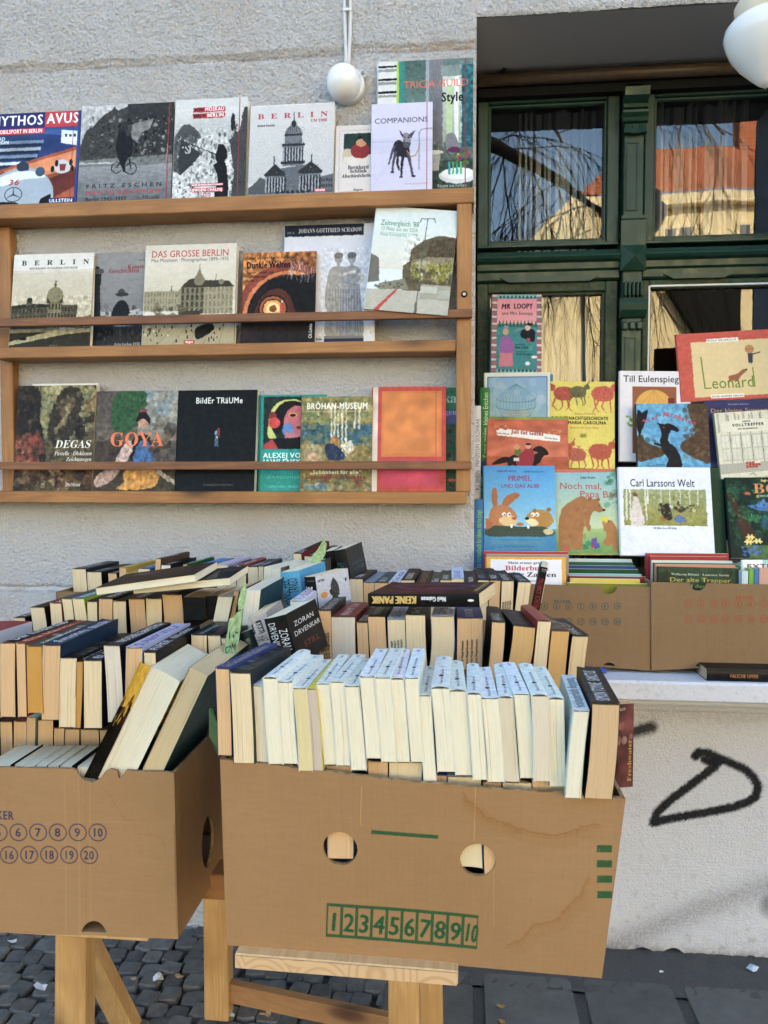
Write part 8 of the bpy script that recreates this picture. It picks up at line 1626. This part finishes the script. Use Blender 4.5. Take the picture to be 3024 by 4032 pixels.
# green price tags
def paper_tag(px_pts, ds, label, txt=None):
    pts = [P(px, py, dd) for (px, py), dd in zip(px_pts, ds)]; n = len(pts) // 2; L, R = pts[:n], pts[n:]
    C = Cv(.03, .07, '#a4c08a', 1500); C.n(.10, 1); C.n(.06, 2)
    if txt: C.t(txt[0], .12, .52, .28, '#23301e', 'N', rot=8, W=.7 / 1); C.t(txt[1], .10, .86, .26, '#23301e', 'N', rot=8, W=.8)
    rc = AT.add(C); V = []; F_ = []; U = []; k = 5
    for i in range(n):
        for j in range(k + 1): q = L[i].lerp(R[i], j / k); V.append(q + Vector((0, .004 * math.sin(j * 1.7 + i * 2), .0015 * math.cos(j * 2 + i))))
    for i in range(n - 1):
        for j in range(k):
            a = i * (k + 1) + j; F_.append((a, a + 1, a + k + 2, a + k + 1)); U.append([uvr(rc, (j) / k, 1 - i / (n - 1)), uvr(rc, (j + 1) / k, 1 - i / (n - 1)), uvr(rc, (j + 1) / k, 1 - (i + 1) / (n - 1)), uvr(rc, j / k, 1 - (i + 1) / (n - 1))])
    m = len(V); Vb = [v + Vector((0, .0006, 0)) for v in V]; F_ += [tuple(i + m for i in f[::-1]) for f in F_]; U += [u[::-1] for u in U]
    o = link('paper_tag', mesh('paper_tag', V + Vb, F_, U, smooth=True), None, M_MATT); tag(o, label, 'paper tag', 'green paper price tags between the books'); return o
paper_tag([(903, 2440), (893, 2490), (886, 2545), (878, 2600), (954, 2398), (950, 2470), (940, 2530), (925, 2590)], (1.16, 1.15, 1.13, 1.11, 1.19, 1.18, 1.16, 1.14), 'pale green paper tag with a handwritten price, the nearer of two', ('1,-', 'DM'))
paper_tag([(958, 2292), (945, 2330), (938, 2370), (940, 2402), (968, 2300), (972, 2330), (964, 2375), (958, 2398)], (1.24, 1.23, 1.22, 1.21, 1.25, 1.24, 1.23, 1.22), 'crumpled pale green paper strip rising behind the priced tag')
paper_tag([(1276, 2122), (1250, 2165), (1226, 2190), (1221, 2216), (1285, 2140), (1283, 2180), (1272, 2200), (1262, 2214)], (1.72, 1.71, 1.70, 1.69, 1.74, 1.73, 1.72, 1.71), 'twisted yellow green wrapper among the back books at the wall')
bm = bmesh.new()
lf0 = [P(828, 2790, .93), P(838, 2850, .925), P(842, 2900, .92), P(856, 2965, .915)]
for i, p in enumerate(lf0): pass
wv = [.002, .005, .006, .0015]; A = [bm.verts.new(p + Vector((-w_, 0, 0))) for p, w_ in zip(lf0, wv)]; B = [bm.verts.new(p + Vector((w_, .003, 0))) for p, w_ in zip(lf0, wv)]
for i in range(3): bm.faces.new((A[i], A[i + 1], B[i + 1], B[i]))
o = bm_obj('green_leaf', bm, None, simple('leaf_green', (.06, .13, .04), .5, .3)); tag(o, 'narrow green leaf hanging between the two front boxes', 'leaf')

# ================================================================== WINDOW SIDE BOOKS
GW = "children's books stacked in front of the window"
def fo(name, f, BL, BR, TL, d0, d1, t, lab, **k): return faceout(name, f, 0, 0, TL, 0, d0, d1, t, lab, BL=BL, BR=BR, group=GW, gloss=k.pop('gloss', True), **k)
fo('picture_book', c_walkers, (1933, 1466), (2132, 1468), (1950, 1160), 2.40, 2.47, .014, 'pink and teal picture book with patterned border, highest against the lower pane', kind='pb', spine='#5a7a80')
fo('picture_book', c_cage, (1908, 1850), (2166, 1850), (1911, 1468), 2.375, 2.40, .014, 'pale blue picture book with a domed bird cage', spine='#d5d8cc')
fo('picture_book', '#3f7f9c', (1990, 1850), (2178, 1850), (1990, 1476), 2.393, 2.42, .010, 'blue picture book showing only a strip behind the bird cage book', spine='#3f7f9c')
fo('picture_book', c_goats, (2165, 1842), (2421, 1847), (2161, 1501), 2.36, 2.41, .014, 'yellow picture book with tumbling reddish goats', spine='#d9c95a')
fo('picture_book', c_horse, (1917, 1900), (2236, 1905), (1926, 1640), 2.325, 2.36, .014, 'orange picture book with riders on a dark horse', kind='pb', spine='#bf6238')
fo('picture_book', c_rabbit, (1906, 2180), (2191, 2183), (1925, 1834), 2.235, 2.30, .012, 'sky blue picture book with a rabbit and a brown animal leaning on a log', spine='#3f9ad4')
fo('picture_book', c_bear, (2192, 2184), (2440, 2184), (2202, 1848), 2.255, 2.315, .012, 'green picture book with a big brown bear and a cub', kind='pb', spine='#a5c9b8')
fo('picture_book', c_till, (2441, 1816), (2722, 1822), (2447, 1460), 2.37, 2.42, .014, 'white picture book with a yellow sun circle, black title', spine='#dcd8d8')
fo('picture_book', c_acro, (2512, 1841), (2798, 1842), (2493, 1590), 2.32, 2.36, .014, 'blue picture book with a black creature and red curved letters', spine='#5c4630')
fo('picture_book', c_leonard, (2684, 1582), (3092, 1562), (2678, 1316), 2.40, 2.44, .014, 'red-bordered wide picture book with a boy balancing and green lettering', spine='#c64f34')
fo('picture_book', c_song, (2785, 1837), (3105, 1832), (2787, 1578), 2.35, 2.385, .012, 'violet picture book mostly hidden behind the cream and blue ones', spine='#3b3a68')
fo('picture_book', c_windows, (2840, 1886), (3100, 1872), (2812, 1627), 2.305, 2.345, .014, 'cream picture book with a sketch of tall windows', spine='#8d8a7c')
fo('picture_book', c_picnic, (2447, 2186), (2816, 2192), (2434, 1839), 2.235, 2.30, .016, 'white wide book with a birch wood picnic picture', spine='#e2e4ec')
fo('picture_book', '#244a34', (2640, 2190), (2862, 2192), (2620, 1842), 2.262, 2.315, .010, 'dark green book showing as a strip beside the white wide one', spine='#244a34')
fo('picture_book', c_jungle, (2880, 2196), (3250, 2200), (2812, 1880), 2.225, 2.285, .014, 'dark jungle picture book with a grey baby elephant and orange capitals', spine='#173026')
fo('picture_book', c_numbers, (1917, 2420), (2230, 2424), (1917, 2192), 2.085, 2.105, .014, 'white picture book with orange border and large serif title in the first sill box', spine='#e0a52c')
fo('picture_book', c_trapper, (2592, 2460), (2916, 2470), (2588, 2230), 2.085, 2.100, .012, 'dark green book with yellow title standing in the second sill box', spine='#2f4a34')
fo('picture_book', c_sheet, (2934, 2420), (3200, 2420), (2934, 2204), 2.092, 2.110, .012, 'white book with dark red capitals at the edge of the second sill box', spine='#dfe6df')
# upright spines along the jamb
def spine_book(xl, xr, yt, yb, d, col, txt, tcol, lab, w=.17, foot=None):
    a, b, c = P(xl, yb, d), P(xr, yb, d), P(xl, yt, d); C = Cv(b.x - a.x, c.z - a.z, col, 1200); C.n(.03, 1)
    if foot: C.r(0, 1 - foot[1], 1, 1, foot[0])
    C.t(txt, .5 + .30, .90 if not foot else .82, .72 * (b.x - a.x) / (c.z - a.z), tcol, 'N', rot=90, W=.76)
    add_book(axes(b + Vector((0, 0, 0)), Vector((0, 1, 0)), Vector((-1, 0, 0)), Vector((0, 0, 1))), w, b.x - a.x, c.z - a.z, lab, 'book', 'spine-out books beside the window jamb', 'book', True, WHT, spine=AT.add(C), front=AT.plain(col), kind='hc')
spine_book(1890, 1927, 1526, 1862, 2.36, '#2f7a34', 'Komm spielen, kleines Entchen', '#d6e4c8', 'green spine-out book with a blue foot beside the window jamb', .10, ('#1c3a80', .14))
spine_book(1864, 1892, 1598, 1966, 2.325, '#d2cdcc', 'K.J. ERBEN · PRINZESSIN GOLDHAAR', '#6b6668', 'tall narrow white spine-out book beside the window jamb', .12)
spine_book(1880, 1904, 1864, 1975, 2.35, '#3f8a3c', 'von der Raupe', '#cfe0b8', 'short green spine-out book below the green one at the jamb', .10)
spine_book(1860, 1901, 1966, 2272, 2.24, '#1a6fa4', 'Das Vorlesebuch für kleine starke Jungs', '#bcd24a', 'bright blue spine-out book standing lowest beside the window jamb', .14)
# things filling the sill boxes: picture books with only their top edges in view
def edges_in_box(x0, x1, y0, lst, d0, box_):
    for i, (px0, px1, py, col, cn, th_) in enumerate(lst):
        d = d0 + .024 * (len(lst) - 1 - i); a, b = P(px0, py, d), P(px1, py + 2, d); h_ = .16; X = Vector((1, 0, 0))
        add_book(axes(Vector((a.x, a.y, a.z - h_)), X, Vector((0, 1, 0)), Vector((0, 0, 1))), b.x - a.x, th_, h_, '%s picture book whose top edge shows in the %s sill box' % (cn, box_), 'picture book', 'picture books packed in the sill boxes', 'picture_book', True, WHT, front=AT.plain(col), kind='hc')
edges_in_box(0, 0, 0, [(2215, 2488, 2200, '#c9d8d4', 'white and mint', .010), (2222, 2494, 2212, '#2c6a4c', 'sea green', .008), (2226, 2502, 2226, '#2a4a8c', 'dark blue', .008), (2232, 2515, 2240, '#1a5a34', 'deep green', .010), (2236, 2526, 2258, '#8fc0cc', 'aqua', .008), (2240, 2545, 2268, '#8e2a24', 'brick', .008), (2246, 2520, 2278, '#d9c84a', 'lemon', .010), (2232, 2554, 2296, '#8a8a1c', 'olive', .014)], 2.075, 'first')
edges_in_box(0, 0, 0, [(2545, 2870, 2178, '#b02420', 'scarlet', .012), (2560, 2866, 2190, '#a81e1c', 'crimson', .010), (2566, 2884, 2206, '#d8dccc', 'white', .008), (2574, 2890, 2216, '#3a6a4c', 'green', .008), (2580, 2896, 2222, '#d08a6a', 'salmon', .008)], 2.118, 'second')
edges_in_box(0, 0, 0, [(1905, 2236, 2170, '#b8242c', 'bright red', .010), (1915, 2240, 2182, '#a59a88', 'stone grey', .010)], 2.135, 'near')
for i, (x0, x1, yt, col, cn) in enumerate(((2922, 2946, 2248, '#c8d4da', 'pale grey'), (2950, 2968, 2240, '#7ab02c', 'lime green'), (2970, 2988, 2238, '#3a7ab0', 'blue'), (2990, 3030, 2236, '#cfa08a', 'pink'))):
    a, b = P(x0, yt, 2.075), P(x1, yt, 2.075); add_book(axes(Vector((b.x, a.y, a.z - .15)), Vector((0, 1, 0)), Vector((-1, 0, 0)), Vector((0, 0, 1))), .15, b.x - a.x, .15, 'thin %s book standing spine out in the second sill box' % cn, 'picture book', 'picture books packed in the sill boxes', 'picture_book', True, WHT, front=AT.plain(col), kind='hc')
# red and blue things at the sill
a, b = P(1905, 2330, 2.12), P(1925, 2195, 2.12)
# black book on the sill under the second box
fs = Cv(.26, .05, '#14161a', 1400); fs.t('FALSCHE OPFER', .72, .30, .40, '#b5763c', 'H', rot=180, W=.34); fs.t('Masters', .06, .80, .26, '#ddd', 'H', rot=90, W=.5)
a, b = P(2782, 2672, 1.985), P(3110, 2680, 1.985); t_ = P(2782, 2622, 1.985).z - a.z
e = add_book(axes(Vector((b.x, a.y, a.z + t_)), Vector((0, 1, 0)), Vector((0, 0, -1)), Vector((-1, 0, 0))), .10, t_, b.x - a.x, 'black hardback lying on the sill under the second box', 'book', None, 'book', True, CRM, spine=AT.add(rot_cv(fs)), front=AT.plain('#14161a'), kind='hc')
zb_ = SILLZ + .0005; e.location.z = zb_ + t_
# blue folder edge behind the thick paperbacks
bm = bmesh.new(); q = P(2320, 2612, 2.0); box(bm, q.x, q.x + .05, q.y + .03, q.y + .12, SILLZ + .001, SILLZ + .012, .002); o = bm_obj('blue_folder', bm, None, simple('blue_card', (.02, .09, .38), .4, .4)); tag(o, 'bright blue folder on the sill beside the big front box', 'folder')

# ================================================================== TRESTLES AND BOARDS
def legw(name, px0, px1, d, ztop, slant=(0, 0), parent=None, mat=M_LEG, wy=.045):
    a, b = P(px0, 3950, d), P(px1, 3950, d); w_ = b.x - a.x; bm = bmesh.new()
    zb0 = GZ + .001; zt = ztop; zc_ = P(px0, 3950, d).z; y = d - D0
    V = []
    for z in (zb0, zt):
        ox = slant[0] * (z - zc_); oy = slant[1] * (z - zc_); V.append([bm.verts.new(q) for q in ((a.x + ox, y + oy, z), (b.x + ox, y + oy, z), (b.x + ox, y + wy + oy, z), (a.x + ox, y + wy + oy, z))])
    A, B = V; fs = [bm.faces.new((A[i], A[(i + 1) % 4], B[(i + 1) % 4], B[i])) for i in range(4)] + [bm.faces.new(A[::-1]), bm.faces.new(B)]
    bmesh.ops.bevel(bm, geom=list({e for f in fs for e in f.edges}), offset=.0025, segments=1, affect='EDGES')
    return bm_obj(name, bm, parent, mat)
tb = empty('pine_trestle', (0, 0, 0), label='pine trestle with low crossbar under the big front box', cat='trestle', group='wooden trestles')
PBz = P(1360, 3798, .845).z
legw('leg', 1528, 1650, 1.36, PBz - .021, (.0, .05), tb); legw('leg', 1652, 1742, 1.70, PBz - .021, (-.02, .0), tb); legw('leg', 803, 898, 1.80, .78, (.0, 0), tb)
bm = bmesh.new(); a, b = P(868, 3868, 1.815), P(1670, 4012, 1.715); hh = .048
A = [bm.verts.new(q) for q in ((a.x, a.y, a.z - hh), (a.x, a.y, a.z), (a.x, a.y + .022, a.z), (a.x, a.y + .022, a.z - hh))]; B = [bm.verts.new(q) for q in ((b.x, b.y, a.z - hh), (b.x, b.y, a.z), (b.x, b.y + .022, a.z), (b.x, b.y + .022, a.z - hh))]
for i in range(4): bm.faces.new((A[i], A[(i + 1) % 4], B[(i + 1) % 4], B[i]))
bm.faces.new(A[::-1]); bm.faces.new(B); bm_obj('crossbar', bm, tb, M_LEGX)
bmz = P(830, 3445, 1.14); boxo('top_beam', P(760, 3445, 1.14).x, P(1500, 3445, 1.14).x, 1.14 - D0, 1.19 - D0, bmz.z - .040, bmz.z, M_LEGX, tb, .002)
boxo('top_beam', P(803, 3445, 1.80).x, P(1742, 3445, 1.80).x, 1.775 - D0, 1.85 - D0, .78, PBz - .0215, M_LEGX, tb, .002)
tl = empty('pine_trestle', (0, 0, 0), label='pine trestle with one straight and one slanting leg under the blue-numbered box', cat='trestle', group='wooden trestles')
zL = cA[0].z - .024
legw('leg', 213, 334, 1.40, zL, (.03, 0), tl); legw('leg', 384, 476, 1.72, zL, (-.30, -.25), tl)
boxo('top_beam', P(-520, 3900, 1.4).x, P(480, 3900, 1.4).x, 1.36 - D0, 1.46 - D0, zL - .07, zL, M_LEGX, tl, .002)
# board under the left box
bl_ = empty('table_board', (-.7, -.7, zL), label='pine board under the blue-numbered box', cat='board', group='boards across the trestles'); bl_.location = (0, 0, 0)
boxo('board', cA[0].x - .12, cA[1].x - .06, 1.04 - D0, 2.12 - D0, zL + .001, zL + .020, M_PINE, bl_, .002)
# board under the big box, end grain towards us
a0, a1 = P(923, 3757, .845), P(1804, 3843, .838)
br = empty('pine_board', (0, 0, 0), label='pale pine board with end grain to the front, under the big front box', cat='board', group='boards across the trestles')
rl = math.atan2(a0.z - a1.z, a1.x - a0.x); L_ = (a1 - a0).length; Mb = Matrix.Translation(a0) @ Matrix.Rotation(rl, 4, 'Y')
o = boxo('board', 0, L_, .001, 1.25, -.0165, 0, M_PINE, br, .0015); o.matrix_local = Mb
o = boxo('end_face', .0012, L_ - .0012, -.001, .0015, -.0155, -.0012, M_END, br, 0); o.matrix_local = Mb

# ================================================================== the print sheet
IMG = AT.finish()
for n_ in PRINT_NODES: n_.image = IMG
bpy.context.view_layer.update()
